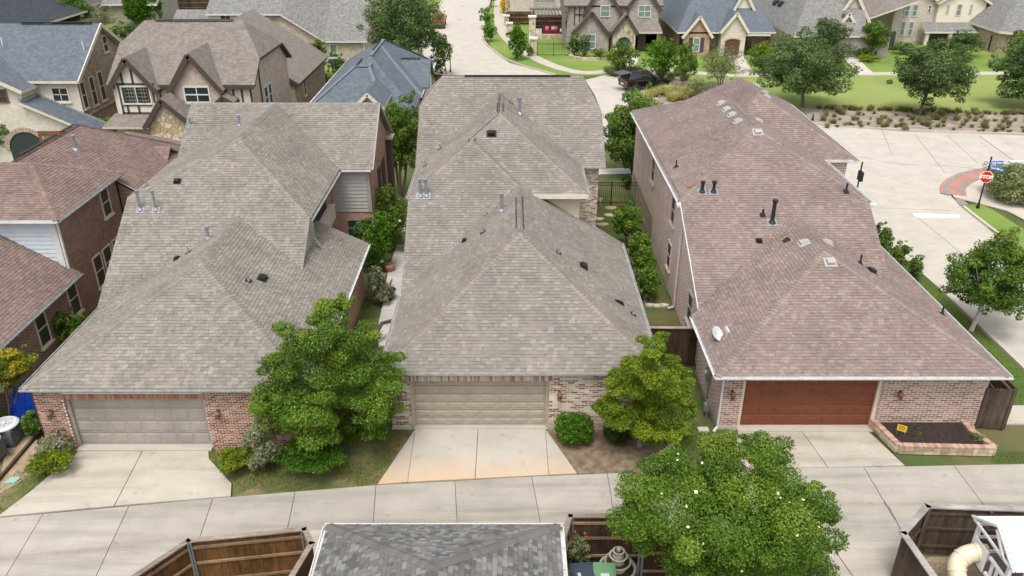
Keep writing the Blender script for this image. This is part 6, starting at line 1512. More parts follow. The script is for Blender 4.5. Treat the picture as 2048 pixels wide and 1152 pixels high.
# ---- F: blue-grey roof with a cream stone entrance
hF = thing('brick_house', 'orange brick house with blue-grey roof and white stone entry gable', 'house', (26, 104, 0))
far_roof(hF, [[(19.4, 97.2, 2.7), (29.5, 99.8, 2.7), (27.5, 106, 7.2), (21.5, 106, 7.2)] if False else [(19.4, 98.4, 2.6), (31.0, 98.4, 2.6), (28.4, 104.5, 6.9), (22.4, 104.5, 6.9)], [(19.4, 118, 2.6), (19.4, 98.4, 2.6), (22.4, 104.5, 6.9), (22.4, 118, 6.9)], [(31.0, 98.4, 2.6), (31.0, 118, 2.6), (28.4, 118, 6.9), (28.4, 104.5, 6.9)]], 'slate', MT['cream_trim'])
walls(hF, [[(19.8, 118, -.1), (19.8, 98.9, -.1), (19.8, 98.9, 2.6), (19.8, 118, 2.6)], [(30.6, 98.9, -.1), (30.6, 118, -.1), (30.6, 118, 2.6), (30.6, 98.9, 2.6)]], BM['brown'], 'wall', True)
walls(hF, [[(19.8, 100.2, -.1), (30.6, 100.2, -.1), (30.6, 100.2, 2.6), (19.8, 100.2, 2.6)]], BM['orange'], 'front_wall')
gable(hF, XZ(1400, 30, 98.4), XZ(1364, 73, 98.4), XZ(1425, 73, 98.4), 98.4, 5, BM['orange'], 'slate', MT['cream_trim'], bw=.3)
gable(hF, XZ(1474, 24, 98.0), XZ(1440, 63, 98.0), XZ(1497, 63, 98.0), 98.0, 6, BM['lime'], 'slate', MT['cream_trim'], bw=.3)
gable(hF, XZ(1490, -22, 101.6), XZ(1466, 20, 101.6), XZ(1518, 40, 101.6), 101.6, 4, MT['cream_siding'], 'slate', MT['cream_trim'], bw=.3, z0=3)
fwin(hF, 1384, 75, 1401, 104, 98.38, 1, 1); fwin(hF, 1480, 20, 1490, 36, 101.58, 2, 2, 'glass', 'white', False); fwin(hF, 1421, 72, 1431, 90, 100.18, 1, 1, 'glass_green')
for px in (1381, 1404): p = gy(px, 90, 98.36); MB().box(p.x - .22, p.x + .22, 98.32, 98.37, gy(px, 104, 98.36).z, gy(px, 75, 98.36).z).build('shutter', BT, parent=hF)
p = gy(1465, 85, 97.98); MB().box(p.x - .85, p.x + .85, 97.92, 97.99, 0, 1.9).build('entry_door', plain('brown_door_wood', (.11, .055, .03), .6, .2, 6), parent=hF)
MB().tube([(p.x + .95 * math.cos(math.pi * (.1 + .8 * k / 8)), 97.93, 1.55 + .42 * math.sin(math.pi * (.1 + .8 * k / 8))) for k in range(9)], .12, 6).build('arch_trim', BM['orange'], parent=hF)
a, b = XZ(1500, 38, 100.6), XZ(1541, 68, 98.4)
far_roof(hF, [[(27.2, 98.2, b[1]), (b[0], 98.2, b[1]), (b[0] - .9, 101.6, a[1]), (27.2, 101.6, a[1])]], 'slate', MT['cream_trim'], .2, 'porch_roof')
for x in (28.4, 30.3): MB().box(x - .12, x + .12, 98.5, 98.74, 0, b[1] - .2).build('porch_post', BT, parent=hF)
MB().box(28.9, 29.9, 99.0, 99.5, .25, .75).build('porch_bench', MT['terracotta'], parent=hF)

# ---- G: grey-roofed house with two pale brick gables
hG = thing('brick_house', 'pale brick house with broad light grey roof and twin cream-trimmed gables', 'house', (38, 106, 0))
e_ = gz(1588, 72, 2.4)
far_roof(hG, [[(e_.x, e_.y, 2.4), (41.2, e_.y, 2.4), (43.5, 110, 10.2), (39, 110, 10.2)], [(gz(1545, 47, 2.6).x, 119, 2.5), (gz(1545, 47, 2.6).x, gz(1545, 47, 2.6).y, 2.5), (e_.x, e_.y, 2.4), (39, 110, 10.2), (39, 119, 10.2)]], 'grey', MT['cream_trim'])
walls(hG, [[(32.2, 119, -.1), (32.2, 104, -.1), (32.2, 104, 2.4), (32.2, 119, 2.4)], [(32.2, 104, -.1), (e_.x + .3, e_.y + .3, -.1), (e_.x + .3, e_.y + .3, 2.3), (32.2, 104, 2.4)], [(e_.x + .3, e_.y + .3, -.1), (44, e_.y + .3, -.1), (44, e_.y + .3, 2.3), (e_.x + .3, e_.y + .3, 2.3)]], BM['grey'])
gable(hG, XZ(1712, -18, 101.2), XZ(1686, 18, 101.2), XZ(1738, 42, 101.2), 101.2, 6, BM['pale'], 'grey', MT['cream_trim'], bw=.35)
gable(hG, XZ(1698, 24, 99.3), XZ(1680, 45, 99.3), XZ(1721, 66, 99.3), 99.3, 4, BM['pale'], 'grey', MT['cream_trim'], bw=.35)
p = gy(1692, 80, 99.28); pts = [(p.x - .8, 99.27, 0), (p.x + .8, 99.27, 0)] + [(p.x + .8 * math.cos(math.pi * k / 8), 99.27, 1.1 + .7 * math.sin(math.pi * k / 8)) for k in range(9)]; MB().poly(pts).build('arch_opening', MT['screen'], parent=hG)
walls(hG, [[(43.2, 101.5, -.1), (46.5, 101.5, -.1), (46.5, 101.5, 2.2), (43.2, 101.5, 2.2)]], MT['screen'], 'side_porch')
for i, (px, py) in enumerate(((1552, 5), (1562, 8))): roof_vent(hG, px, py, [(gz(1545, 47, 2.6).x, 119, 2.5), (gz(1545, 47, 2.6).x, 104, 2.5), (39, 110, 10.2)], 1.0, .6, .3, K_)
far_roof(hG, [[(42.5, 103.5, 3.0), (49.5, 103.5, 5.5), (49.5, 116, 12), (42.5, 116, 10)]], 'taupe', MT['cream_trim'], .2, 'rear_roof')

# ---- H: two-storey pale house with porch
hH = thing('two_storey_house', 'two-storey cream and pale brick house with long porch roof', 'house', (54, 110, 0))
walls(hH, [[(48.3, 107, -.1), (53.4, 107, -.1), (53.4, 107, 4.9), (50.9, 107, 6.2), (48.3, 107, 4.9)], [(48.3, 118, -.1), (48.3, 107, -.1), (48.3, 107, 4.8), (48.3, 118, 4.8)]], BM['pale'])
walls(hH, [[(53.4, 106.4, 2.2), (59.3, 106.4, 2.2), (59.3, 106.4, 4.9), (56.4, 106.4, 6.6), (53.4, 106.4, 4.9)], [(53.4, 107, 2.2), (53.4, 106.4, 2.2), (53.4, 106.4, 4.9), (53.4, 107, 4.9)], [(59.3, 106.4, -.1), (59.3, 118, -.1), (59.3, 118, 4.8), (59.3, 106.4, 4.8)]], MT['cream_siding'], 'siding_wall')
walls(hH, [[(51.5, 107.3, -.1), (59.3, 107.3, -.1), (59.3, 107.3, 2.3), (51.5, 107.3, 2.3)]], BM['brown'], 'porch_back_wall')
far_roof(hH, [[(47.8, 106.6, 4.75), (50.9, 106.6, 6.4), (50.9, 118, 6.4), (47.8, 118, 4.75)], [(50.9, 106.6, 6.4), (53.7, 106.6, 4.9), (53.7, 118, 4.9), (50.9, 118, 6.4)], [(53.1, 106.0, 4.9), (56.4, 106.0, 6.8), (56.4, 118, 6.8), (53.1, 118, 4.9)], [(56.4, 106, 6.8), (59.9, 106, 4.75), (59.9, 118, 4.75), (56.4, 118, 6.8)]], 'grey', MT['cream_trim'], .25)
a, b = XZ(1840, 44, 106.4), XZ(1972, 63, 104.2)
far_roof(hH, [[(51.2, 104.0, b[1]), (b[0], 104.0, b[1]), (59.9, 106.5, a[1]), (51.6, 106.5, a[1])]], 'grey', MT['white'], .2, 'porch_roof')
for x in (51.7, 54.6, 58.9): MB().box(x - .2, x + .2, 104.2, 104.6, 0, b[1] - .2).build('porch_column', MT['stucco'], parent=hH)
MB().box(52.4, 53.3, 107.22, 107.29, 0, 2.05).build('door', plain('red_brown_door', (.16, .06, .03), .5, .2, 6), parent=hH)
for r_ in ((1806, 9, 1822, 33), (1822, 9, 1838, 33), (1797, 43, 1813, 72), (1813, 43, 1829, 72)): fwin(hH, *r_, 106.98, 1, 1)
fwin(hH, 1854, 10, 1864, 25, 106.98, 1, 1, 'screen')
for r_ in ((1891, 8, 1901, 27), (1910, 8, 1926, 31), (1937, 8, 1947, 27)): fwin(hH, *r_, 106.38, 1, 1)
# ---- I: grey roof at the right edge
hI = thing('brick_house', 'grey-roofed brick house cut by the right edge at the top', 'house', (64, 104, 0))
far_roof(hI, [[(57.6, 112, 2.7), (57.6, 99.2, 2.6), (63.5, 106, 8), (63.5, 112, 8)], [(57.6, 99.2, 2.6), (59.3, 97.6, 2.6), (66, 103, 8), (63.5, 106, 8)], [(59.3, 97.6, 2.6), (72, 99, 7), (72, 106, 9), (66, 103, 8)]], 'grey', MT['cream_trim'], .3)
walls(hI, [[(58.0, 112, -.1), (58.0, 99.6, -.1), (58.0, 99.6, 2.5), (58.0, 112, 2.5)], [(58.0, 99.6, -.1), (59.5, 98.2, -.1), (59.5, 98.2, 2.4), (58.0, 99.6, 2.5)], [(59.5, 98.2, -.1), (72, 99.5, -.1), (72, 99.5, 6.8), (59.5, 98.2, 2.4)]], BM['tan'])
iron_fence('black iron gate beside the two-storey cream house', (55.2, 97.6), (58, 99.2), 1.9) if False else iron_fence('black iron gate between the cream house and the right edge house', (59.5, 106.5), (57.9, 101), 1.8)
# ---- J: garage wing at the top centre, K/L: roofs in the top left corner
hJ = thing('brick_house', 'pale brick garage wing at the top behind the pergola', 'house', (6, 131, 0))
walls(hJ, [[(-.3, 128, -.1), (8.5, 128, -.1), (8.5, 128, 4), (-.3, 128, 4)], [(-.3, 138, -.1), (-.3, 128, -.1), (-.3, 128, 4), (-.3, 138, 4)]], BM['pale'])
far_roof(hJ, [[(-.8, 127.5, 4), (9, 127.5, 4), (9, 133, 7), (-.8, 133, 7)], [(8.2, 112.5, 3.0), (9.5, 112.5, 4.2), (9.5, 127.4, 4.6), (8.2, 127.4, 3.0)]], 'taupe', MT['white'])
garage_door(hJ, 3.4, 6.4, 127.95, 2.4, plain('pale_grey_door', (.40, .37, .34), .6, .05, 2), 4, 4)
hK = thing('brick_house', 'house with near-black roof in the top left corner', 'house', (-68, 100, 0))
far_roof(hK, [[(-80, 92, 3.2), (-56, 92, 3.2), (-61, 97, 6.2), (-66, 102, 9.2), (-80, 102, 9.2)], [(-56, 92, 3.2), (-56, 112, 3.2), (-66, 102, 9.2)], [(-56, 112, 3.2), (-80, 112, 3.2), (-80, 102, 9.2), (-66, 102, 9.2)]], 'dark', MT['cream_trim'], .25)
walls(hK, [[(-80, 92.5, -.1), (-56.4, 92.5, -.1), (-56.4, 92.5, 3.1), (-80, 92.5, 3.1)], [(-56.4, 92.5, -.1), (-56.4, 103.5, -.1), (-56.4, 103.5, 3.1), (-56.4, 92.5, 3.1)]], BM['peach'])
hL = thing('brick_house', 'house with pale brown mottled roof above the near-black one', 'house', (-72, 122, 0))
far_roof(hL, [[(-90, 112, 3.0), (-58.8, 112, 3.0), (-62, 124, 9.5), (-90, 124, 9.5)], [(-58.8, 112, 3), (-58.8, 130, 3), (-62, 124, 9.5)]], 'taupe', MT['white'], .25)
walls(hL, [[(-90, 112.5, -.1), (-59.2, 112.5, -.1), (-59.2, 112.5, 2.9), (-90, 112.5, 2.9)], [(-59.2, 112.5, -.1), (-59.2, 130, -.1), (-59.2, 130, 2.9), (-59.2, 112.5, 2.9)]], BM['peach'])
hM = thing('brick_house', 'grey-roofed brick house behind the round dark green bushes, top left', 'house', (-57, 128, 0))
far_roof(hM, [[(-58.5, 121, 2.8), (-50.5, 121, 2.8), (-50.5, 128, 6.5), (-58.5, 128, 6.5)]], 'grey', MT['white'], .25)
walls(hM, [[(-58, 121.5, -.1), (-51, 121.5, -.1), (-51, 121.5, 2.7), (-58, 121.5, 2.7)], [(-51, 121.5, -.1), (-51, 130, -.1), (-51, 130, 3.0), (-51, 121.5, 2.7)]], BM['grey'])
iron_fence('black iron fence on the lawn before the red sofa terrace', P2((1075, 112))[0], P2((1138, 112))[0], 1.5, .18)
for lab, q in (('weathered fence running back behind the half-timbered house', ((285, 46), (350, 20))), ('weathered fence along the yard left of the large grey roof', ((350, 20), (440, 19))), ('short weathered fence between the round bushes at the top', ((225, 35), (330, 33)))):
    fence(lab, P2(*q), 1.9, MT['fence_far'], MT['cap_brown'], -1, 'wood', .3, 'fences in the far back yards', name='board_fence')
fence('dark fence with open bay behind the red sofa terrace', [(2.9, 117.5), (9.0, 117.5)], 1.8, MT['fence_dark'], None, -1, 'wood', .3)
fence('dark fence on the lawn beside the pale garage wing', [(-.8, 121), (3.0, 121)], 1.8, MT['fence_dark'], None, -1, 'wood', .3)

# ---- pergola terrace with red sofa, stone pillars
pg = thing('pergola', 'grey-brown timber pergola over a terrace beside the grey brick house', 'pergola', (5.3, 113.5, 0))
MT['pg'] = plain('greyed_timber', (.17, .145, .13), .8, .2, 5)
for x in (3.0, 7.7):
    for y in (110.5, 116.3): MB().box(x - .12, x + .12, y - .12, y + .12, 0, 2.6).build('post', MT['pg'], parent=pg)
for y in (110.5, 116.3): MB().box(2.4, 8.2, y - .08, y + .08, 2.6, 2.85).build('beam', MT['pg'], parent=pg)
for i in range(13): MB().box(2.5 + i * .45, 2.6 + i * .45, 109.9, 116.9, 2.86, 3.05).build('rafter', MT['pg'], parent=pg)
tag(MB().box(2.6, 8.6, 109.6, 116.6, -.05, .12).build('terrace', MT['walk']), None, None, None, 'structure')
tag(MB().box(3.1, 7.0, 109.3, 109.65, -.05, .55).build('terrace_wall', BM['rubble']), 'low stone wall in front of the red sofa terrace', 'wall')
sf = thing('sofa', 'dark red outdoor sofa under the pergola', 'sofa', (5.2, 112.6, .12)); MT['red_cushion'] = plain('dark_red_cushion', (.22, .012, .03), .9, .15, 6)
MB().box(4.2, 6.2, 112.2, 113.1, .12, .55).build('seat', MT['red_cushion'], parent=sf, bevel=.06); MB().box(4.2, 6.2, 113.1, 113.35, .3, 1.1).build('backrest', MT['red_cushion'], parent=sf, bevel=.06)
for x in (4.1, 6.3): MB().box(x - .1, x + .1, 112.2, 113.3, .12, .75).build('armrest', MT['rubber'], parent=sf, bevel=.04)
for x, c in ((4.7, (.55, .45, .42)), (5.5, (.65, .65, .68)), (5.9, (.5, .25, .2))): MB().box(x - .22, x + .22, 112.9, 113.08, .56, .95).build('cushion', flat('cushion_%d' % int(x * 10), c, .9), parent=sf, bevel=.06)
tag(MB().lathe([(.02, .12), (.4, .14), (.42, .5), (.38, .55)], (6.6, 111.2, 0), 16).build('ottoman', MT['red_cushion']), 'round dark red ottoman beside the red sofa', 'ottoman')
def pillar(px, py, w, h, label, cap=True):
    p = gz(px, py); t = thing('stone_pillar', label, 'pillar', (p.x, p.y, 0), 'stone fence pillars along the street')
    MB().box(p.x - w / 2, p.x + w / 2, p.y - w / 2, p.y + w / 2, -.05, h).build('shaft', BM['rubble'], parent=t)
    if cap: MB().box(p.x - w / 2 - .12, p.x + w / 2 + .12, p.y - w / 2 - .12, p.y + w / 2 + .12, h + .002, h + .18).build('cap', MT['stucco'], parent=t)
pillar(1066, 111, .75, 1.9, 'stone pillar at the corner of the black iron fence by the lawn'); pillar(1064, 87, .8, 3.2, 'tall stone pillar beside the pergola'); pillar(1019, 66, .7, 1.2, 'stone pillar with white cap behind the pointed young tree'); pillar(1013, 50, .7, 1.2, 'stone pillar with white cap at the end of the dark fence'); pillar(1016, 28, .8, 2.6, 'stone pillar behind the yellow shrub by the sidewalk')

# ================================================================== vegetation
MT['leaf'] = leaf_mat('leaf_blades', .42, (1.75, 1.62, 1.4))
MT['trunk'] = plain('tree_bark', (.16, .125, .095), .95, .25, 9, 0, .5)
MT['trunk_pale'] = plain('smooth_pale_bark', (.30, .25, .20), .9, .2, 8, 0, .3)
MT['trunk_white'] = plain('whitewashed_bark', (.52, .50, .47), .9, .15, 8, 0, .3)
PAL = {
    'crape': [(.055, .118, .014), (.075, .145, .018), (.095, .17, .022), (.13, .195, .025), (.042, .09, .013)],
    'lime': [(.100, .160, .010), (.130, .195, .012), (.080, .135, .010), (.165, .225, .018), (.062, .11, .009)],
    'oak': [(.050, .090, .030), (.062, .108, .036), (.078, .125, .045), (.095, .14, .058), (.040, .072, .024)],
    'mid': [(.050, .105, .016), (.065, .125, .018), (.085, .15, .022), (.040, .082, .014), (.11, .17, .03)],
    'dark': [(.028, .062, .012), (.036, .078, .014), (.048, .092, .018), (.022, .048, .010)],
    'grey': [(.13, .155, .095), (.16, .185, .12), (.19, .21, .145), (.10, .125, .07), (.22, .235, .17)],
    'sage': [(.10, .135, .06), (.125, .16, .075), (.15, .18, .09), (.08, .11, .05)],
    'yellowgreen': [(.085, .135, .006), (.11, .16, .007), (.14, .185, .010), (.065, .105, .005), (.05, .085, .005)],
    'bright': [(.042, .115, .006), (.055, .14, .007), (.035, .095, .006), (.075, .165, .010), (.028, .075, .005)],
    'pale': [(.22, .23, .09), (.27, .27, .12), (.18, .20, .07), (.31, .31, .16)],
    'varieg': [(.12, .16, .07), (.19, .22, .115), (.08, .115, .04), (.25, .27, .16), (.055, .085, .03)],
    'yellow': [(.48, .36, .01), (.55, .42, .02), (.38, .30, .01)],
    'fallcrape': [(.085, .135, .015), (.12, .16, .018), (.17, .19, .02), (.30, .24, .02), (.06, .105, .014)],
    'purple': [(.22, .17, .28), (.28, .22, .34), (.17, .15, .2)],
    'white': [(.75, .75, .68), (.66, .68, .58)],
}
def leaf_cloud(clumps, n, leaf, pal, seed, aspect=.5, droop=.0, shell=.5, base=Vector((0, 0, 0))):
    """n rhombic leaves spread through ellipsoid clumps (cx,cy,cz,rx,ry,rz); returns (verts, colours)"""
    g_ = np.random.default_rng(seed)
    C = np.array(clumps, float); w = (C[:, 3] * C[:, 5] * C[:, 4]) ** .667; w /= w.sum()
    k = g_.choice(len(C), n, p=w)
    d = g_.normal(size=(n, 3)); d /= np.linalg.norm(d, axis=1)[:, None]
    rad = shell + (1 - shell) * np.sqrt(g_.random(n)); rad *= 1 + .10 * g_.normal(size=n)
    p = C[k, :3] + d * C[k, 3:6] * rad[:, None]
    nrm = d * .55 + np.array([0, 0, .55]) + g_.normal(size=(n, 3)) * .55; nrm /= np.linalg.norm(nrm, axis=1)[:, None]
    t = g_.normal(size=(n, 3)); t -= (t * nrm).sum(1)[:, None] * nrm; t /= np.linalg.norm(t, axis=1)[:, None]
    t[:, 2] -= droop; t /= np.linalg.norm(t, axis=1)[:, None]
    b = np.cross(nrm, t); L = leaf * (.65 + .7 * g_.random(n))[:, None]
    v = np.stack([p - t * L / 2, p + b * L * aspect / 2 + nrm * L * .08, p + t * L / 2, p - b * L * aspect / 2 + nrm * L * .08], 1)
    pal = np.array(pal); tint = g_.integers(0, len(pal), len(C))
    pick = np.where(g_.random(n) < .6, tint[k], g_.integers(0, len(pal), n))
    col = pal[pick] * (.85 + .3 * g_.random(n))[:, None]
    return v.reshape(-1, 3) - np.array(base), col
def quads(name, v, col, mat, parent, base, kind=None, per=4):
    n = len(v) // per
    me = bpy.data.meshes.new(name)
    me.vertices.add(len(v)); me.vertices.foreach_set('co', v.astype(np.float32).ravel())
    me.loops.add(len(v)); me.loops.foreach_set('vertex_index', np.arange(len(v), dtype=np.int32))
    me.polygons.add(n); me.polygons.foreach_set('loop_start', np.arange(0, len(v), per, dtype=np.int32))
    try: me.polygons.foreach_set('loop_total', np.full(n, per, np.int32))
    except Exception: pass
    me.update(calc_edges=True)
    ca = me.color_attributes.new('Col', 'FLOAT_COLOR', 'CORNER')
    c = np.ones((len(v), 4), np.float32); c[:, :3] = np.repeat(col, per, 0); ca.data.foreach_set('color', c.ravel())
    me.materials.append(mat)
    o = bpy.data.objects.new(name, me); COL.objects.link(o)
    if parent is not None: o.parent = parent
    else: o.location = base
    BASE[o.name] = Vector(base)
    if kind: o['kind'] = kind
    return o
def crown_clumps(c, rx, ry, rz, k, seed, shape='round', cs=.42):
    """a core plus many small uneven clumps and a few stray sprays, so that the outline is ragged and has gaps"""
    r_ = random.Random(seed); out = [(c[0], c[1], c[2], rx * .5, ry * .5, rz * .5)]
    if shape == 'clip':
        out[0] = (c[0], c[1], c[2], rx * .86, ry * .86, rz * .86)
        for i in range(k * 4):
            a = i * 2.39996; zz = max(-1, min(1, 1 - 2 * (i + .5) / (k * 4))); rr = math.sqrt(max(0, 1 - zz * zz)); f = r_.uniform(.80, .90); s = r_.uniform(.14, .20)
            sq = 1.0 / max(abs(rr * math.cos(a)), abs(rr * math.sin(a)), abs(zz)) ** .45
            out.append((c[0] + rr * math.cos(a) * f * sq * rx * .95, c[1] + rr * math.sin(a) * f * sq * ry * .95, c[2] + zz * f * sq * rz * .95, rx * s, ry * s, rz * s))
        return out
    kk = int(k * 2.2); tilt = r_.uniform(-.18, .18)
    for i in range(kk):
        a = i * 2.39996 + r_.uniform(-.5, .5); zz = 1 - 2 * (i + .5) / kk + r_.uniform(-.08, .08); zz = max(-1, min(1, zz)); rr = math.sqrt(max(0, 1 - zz * zz)); f = r_.uniform(.50, .92)
        s = cs * r_.uniform(.38, .95) * (1.05 - .45 * (f - .5))
        if i % 7 == 3: f, s = r_.uniform(.95, 1.12), cs * r_.uniform(.18, .32)
        if shape != 'column' and i % 9 == 5: f *= .75
        x, y, z = rr * math.cos(a) * f, rr * math.sin(a) * f, zz * f
        if shape == 'cone':
            t = (zz + 1) / 2; q = 1.12 - .85 * t; x *= q; y *= q; s *= .55 + .5 * q; z *= 1.05
        elif shape == 'vase':
            t = (zz + 1) / 2; q = .66 + .46 * t; x *= q; y *= q
        elif shape == 'flat':
            if z < -.35: z = -.35 + (z + .35) * .3
        x += tilt * z
        out.append((c[0] + x * rx, c[1] + y * ry, c[2] + z * rz, rx * s * r_.uniform(.85, 1.35), ry * s, rz * s * r_.uniform(.6, .95)))
    return out
_seed = [100]
def plant(name, label, cat, bbox, base, pal, k=12, shape='round', dens=.42, leaf_px=5.2, trunk=None, tr=.09, stems=1, group=None, depth=1.0, cs=.42, aspect=.5, lift=None, droop=0.0, extra=None, trunk_mat='trunk', rzmin=.35, lobes=None):
    """a plant whose crown fills the photographed outline at the distance of its foot: bbox in photo pixels, base a pixel on the ground or a world point"""
    _seed[0] += 1; sd_ = _seed[0]
    P = gz(*base) if len(base) == 2 else Vector(base)
    x0, y0, x1, y1 = bbox; Yp = P.y
    c = gy((x0 + x1) / 2, (y0 + y1) / 2, Yp)
    Zc = Yp * _c - (c.z - CAM_H) * _s; m = Zc / FPX
    rx, hp = (x1 - x0) / 2 * m, (y1 - y0) / 2 * m
    th = math.atan2(CAM_H - c.z, Yp); ry = rx * depth
    q = hp * hp - (ry * math.sin(th)) ** 2
    rz = max(math.sqrt(q) / math.cos(th) if q > 0 else 0, rzmin * rx)
    if lift is not None: c.z = max(c.z, lift + rz)
    else: c.z = max(c.z, rz * .85)
    A = (x1 - x0) * (y1 - y0) * .785; n = int(max(250, A * dens)); leaf = leaf_px * m
    root = thing(name, label, cat, (P.x, P.y, 0), group)
    cl = crown_clumps(c, rx * .92, ry * .92, rz * .92, k, sd_, shape, cs)
    if lobes:
        r0 = random.Random(sd_); cl = []
        for lx, ly, lr in lobes:
            dy = r0.uniform(-.75, .12) * rx; e = gy(lx, ly, Yp + dy); rr = lr * m
            Yq = Yp + dy
            if -17 < e.x - rr * .5 < -6.7 and Yq > 23.1: Yq = 22.9 - r0.random() * .5      # stays in front of the neighbouring eaves
            if -5.2 < e.x + rr * .5 < 5.6 and Yq > 24.2 and Yp > 20: Yq = 24.0 - r0.random() * .5
            e = gy(lx, ly, Yq); e.z = max(e.z, rr * .5)
            cl.append((e.x, e.y, e.z, rr * .62, rr * .62, rr * .55))
            for j in range(9):
                u = Vector((r0.gauss(0, 1), r0.gauss(0, 1), r0.gauss(0, 1))).normalized(); f = r0.uniform(.6, 1.02) * rr; s0 = r0.uniform(.16, .42) * rr
                cl.append((e.x + u.x * f, e.y + u.y * f, max(.2, e.z + u.z * f * .85), s0 * r0.uniform(.9, 1.4), s0, s0 * .75))
    v, col = leaf_cloud(cl, n, leaf, PAL[pal], sd_, aspect, droop, base=(P.x, P.y, 0))
    cr = quads('crown' if trunk else 'foliage', v, col, MT['leaf'], root, (P.x, P.y, 0))
    r_ = random.Random(sd_)
    mb = MB()
    if trunk:
        top = Vector((c.x, c.y, c.z + rz * (.15 if not lobes else -.25)))
        for s_ in range(stems):
            a = 2 * math.pi * s_ / stems + .5; off = Vector((math.cos(a), math.sin(a), 0)) * (tr * 1.3 if stems > 1 else 0)
            spread = Vector((math.cos(a), math.sin(a), 0)) * (rx * .35 if stems > 1 else 0)
            p0 = Vector((P.x, P.y, -.05)) + off; p3 = top + spread; p1 = p0.lerp(p3, .33) + Vector((r_.uniform(-.5, .5), r_.uniform(-.5, .5), 0)) * tr * 2; p2 = p0.lerp(p3, .66) + spread * .15
            mb.tube([p0, p0 + Vector((0, 0, .12)), p1, p2, p3], [tr * 1.35, tr * 1.05, tr * .9, tr * .6, tr * .25], 8)
        fork = Vector((P.x, P.y, 0)).lerp(top, .45)
        for q_ in (cl[1::max(1, len(cl) // 12)])[:12]:
            e = Vector(q_[:3]); s0 = Vector((P.x, P.y, 0)).lerp(top, r_.uniform(.35, .7))
            mb.tube([s0, s0.lerp(e, .5) + Vector((0, 0, rz * .06)), e], [tr * .5, tr * .32, tr * .12], 6)
        mb.build('trunk', MT[trunk_mat], parent=root)
    else:
        for i in range(6):
            a = i * 1.05; e = c + Vector((math.cos(a) * rx * .5, math.sin(a) * ry * .5, rz * .2)); mb.tube([(P.x + math.cos(a) * .05, P.y + math.sin(a) * .05, -.03), (P.x * .5 + e.x * .5, P.y * .5 + e.y * .5, max(.05, e.z * .5)), e], [.025, .018, .008], 5)
        mb.build('stem', MT['trunk'], parent=root)
    if extra:
        nm, pl, nn_, sz = extra
        v, col = leaf_cloud([(a_[0], a_[1], a_[2], a_[3] * 1.08, a_[4] * 1.05, a_[5] * 1.05) for a_ in cl[1:]], nn_, sz * m, PAL[pl], sd_ + 7, .95, 0, .97, (P.x, P.y, 0))
        quads(nm, v, col, MT['leaf'], root, (P.x, P.y, 0), 'stuff')
    return root
# --- along the alley
plant('crape_myrtle', 'spreading green crape myrtle between the left and middle garages', 'tree', (536, 588, 812, 872), (690, 870), 'crape', 30, 'vase', 1.7, 5.0, True, .055, 4, trunk_mat='trunk_pale', lobes=[(664, 640, 52), (605, 690, 58), (722, 690, 56), (572, 735, 46), (652, 735, 72), (765, 742, 44), (694, 785, 82), (592, 795, 66), (548, 722, 16), (625, 835, 62), (748, 805, 54), (566, 832, 46), (690, 842, 50), (640, 858, 40), (562, 812, 48), (604, 846, 46), (765, 826, 40), (745, 856, 28), (690, 605, 20), (780, 715, 22)])
plant('holly_tree', 'cone-shaped yellow-green holly tree right of the beige garage door', 'tree', (1188, 660, 1394, 872), (1278, 890), 'lime', 26, 'cone', 1.8, 4.7, True, .08, trunk_mat='trunk_pale', lobes=[(1308, 692, 32), (1290, 738, 46), (1332, 745, 42), (1256, 772, 42), (1310, 795, 66), (1364, 788, 32), (1226, 820, 38), (1282, 842, 52), (1340, 842, 44), (1212, 800, 18), (1384, 820, 16), (1325, 676, 16), (1365, 745, 14)])
plant('crape_myrtle', 'big white-flowering crape myrtle in the foreground', 'tree', (1238, 868, 1684, 1200), (5.9, 17.4, 0), 'crape', 40, 'vase', 1.3, 5.2, True, .07, 5, trunk_mat='trunk_pale', lobes=[(1450, 915, 52), (1535, 905, 42), (1350, 935, 60), (1440, 975, 88), (1560, 965, 74), (1300, 965, 46), (1268, 1000, 32), (1335, 1025, 86), (1462, 1060, 105), (1590, 1050, 74), (1625, 985, 30), (1648, 1030, 24), (1385, 1110, 96), (1520, 1135, 108), (1622, 1115, 50), (1660, 1150, 24), (1300, 1060, 46), (1500, 880, 20), (1420, 1190, 80)], extra=('blossoms', 'white', 150, 6.0))
plant('shrub', 'bright green rounded shrub below the crape myrtle', 'shrub', (548, 858, 694, 956), (618, 945), 'bright', 16, 'round', .75, 5.5)
plant('shrub', 'tall grey-green shrub against the red brick wall', 'shrub', (486, 824, 562, 948), (528, 940), 'grey', 12, 'round', .7, 5.5)
plant('shrub', 'low yellow-green shrub at the corner of the grey garage door', 'shrub', (423, 884, 514, 946), (468, 942), 'yellowgreen', 12, 'round', .8, 5.0)
plant('shrub', 'clipped round green shrub beside the beige garage door', 'shrub', (1106, 822, 1193, 888), (1150, 882), 'bright', 18, 'clip', 1.5, 4.2)
plant('shrub', 'darker round shrub half hidden behind the holly tree', 'shrub', (1202, 832, 1274, 890), (1240, 884), 'dark', 14, 'clip', 1.3, 4.4)
plant('shrub', 'silvery sage shrub left of the grey garage door', 'shrub', (72, 856, 148, 920), (112, 912), 'grey', 12, 'round', .7, 5.0, extra=('flowers', 'purple', 90, 6))
plant('shrub', 'spreading yellow-green shrub at the edge of the left driveway', 'shrub', (54, 888, 154, 948), (105, 942), 'yellowgreen', 14, 'round', .75, 5.0)
plant('shrub', 'small loose shrub by the air conditioners', 'shrub', (36, 812, 94, 876), (70, 872), 'mid', 9, 'round', .6, 5.2)
plant('crape_myrtle', 'yellowing small crape myrtle above the blue tarp', 'tree', (-40, 686, 78, 784), (22, 838), 'fallcrape', 16, 'vase', .6, 5.6, True, .04, 3, cs=.32)
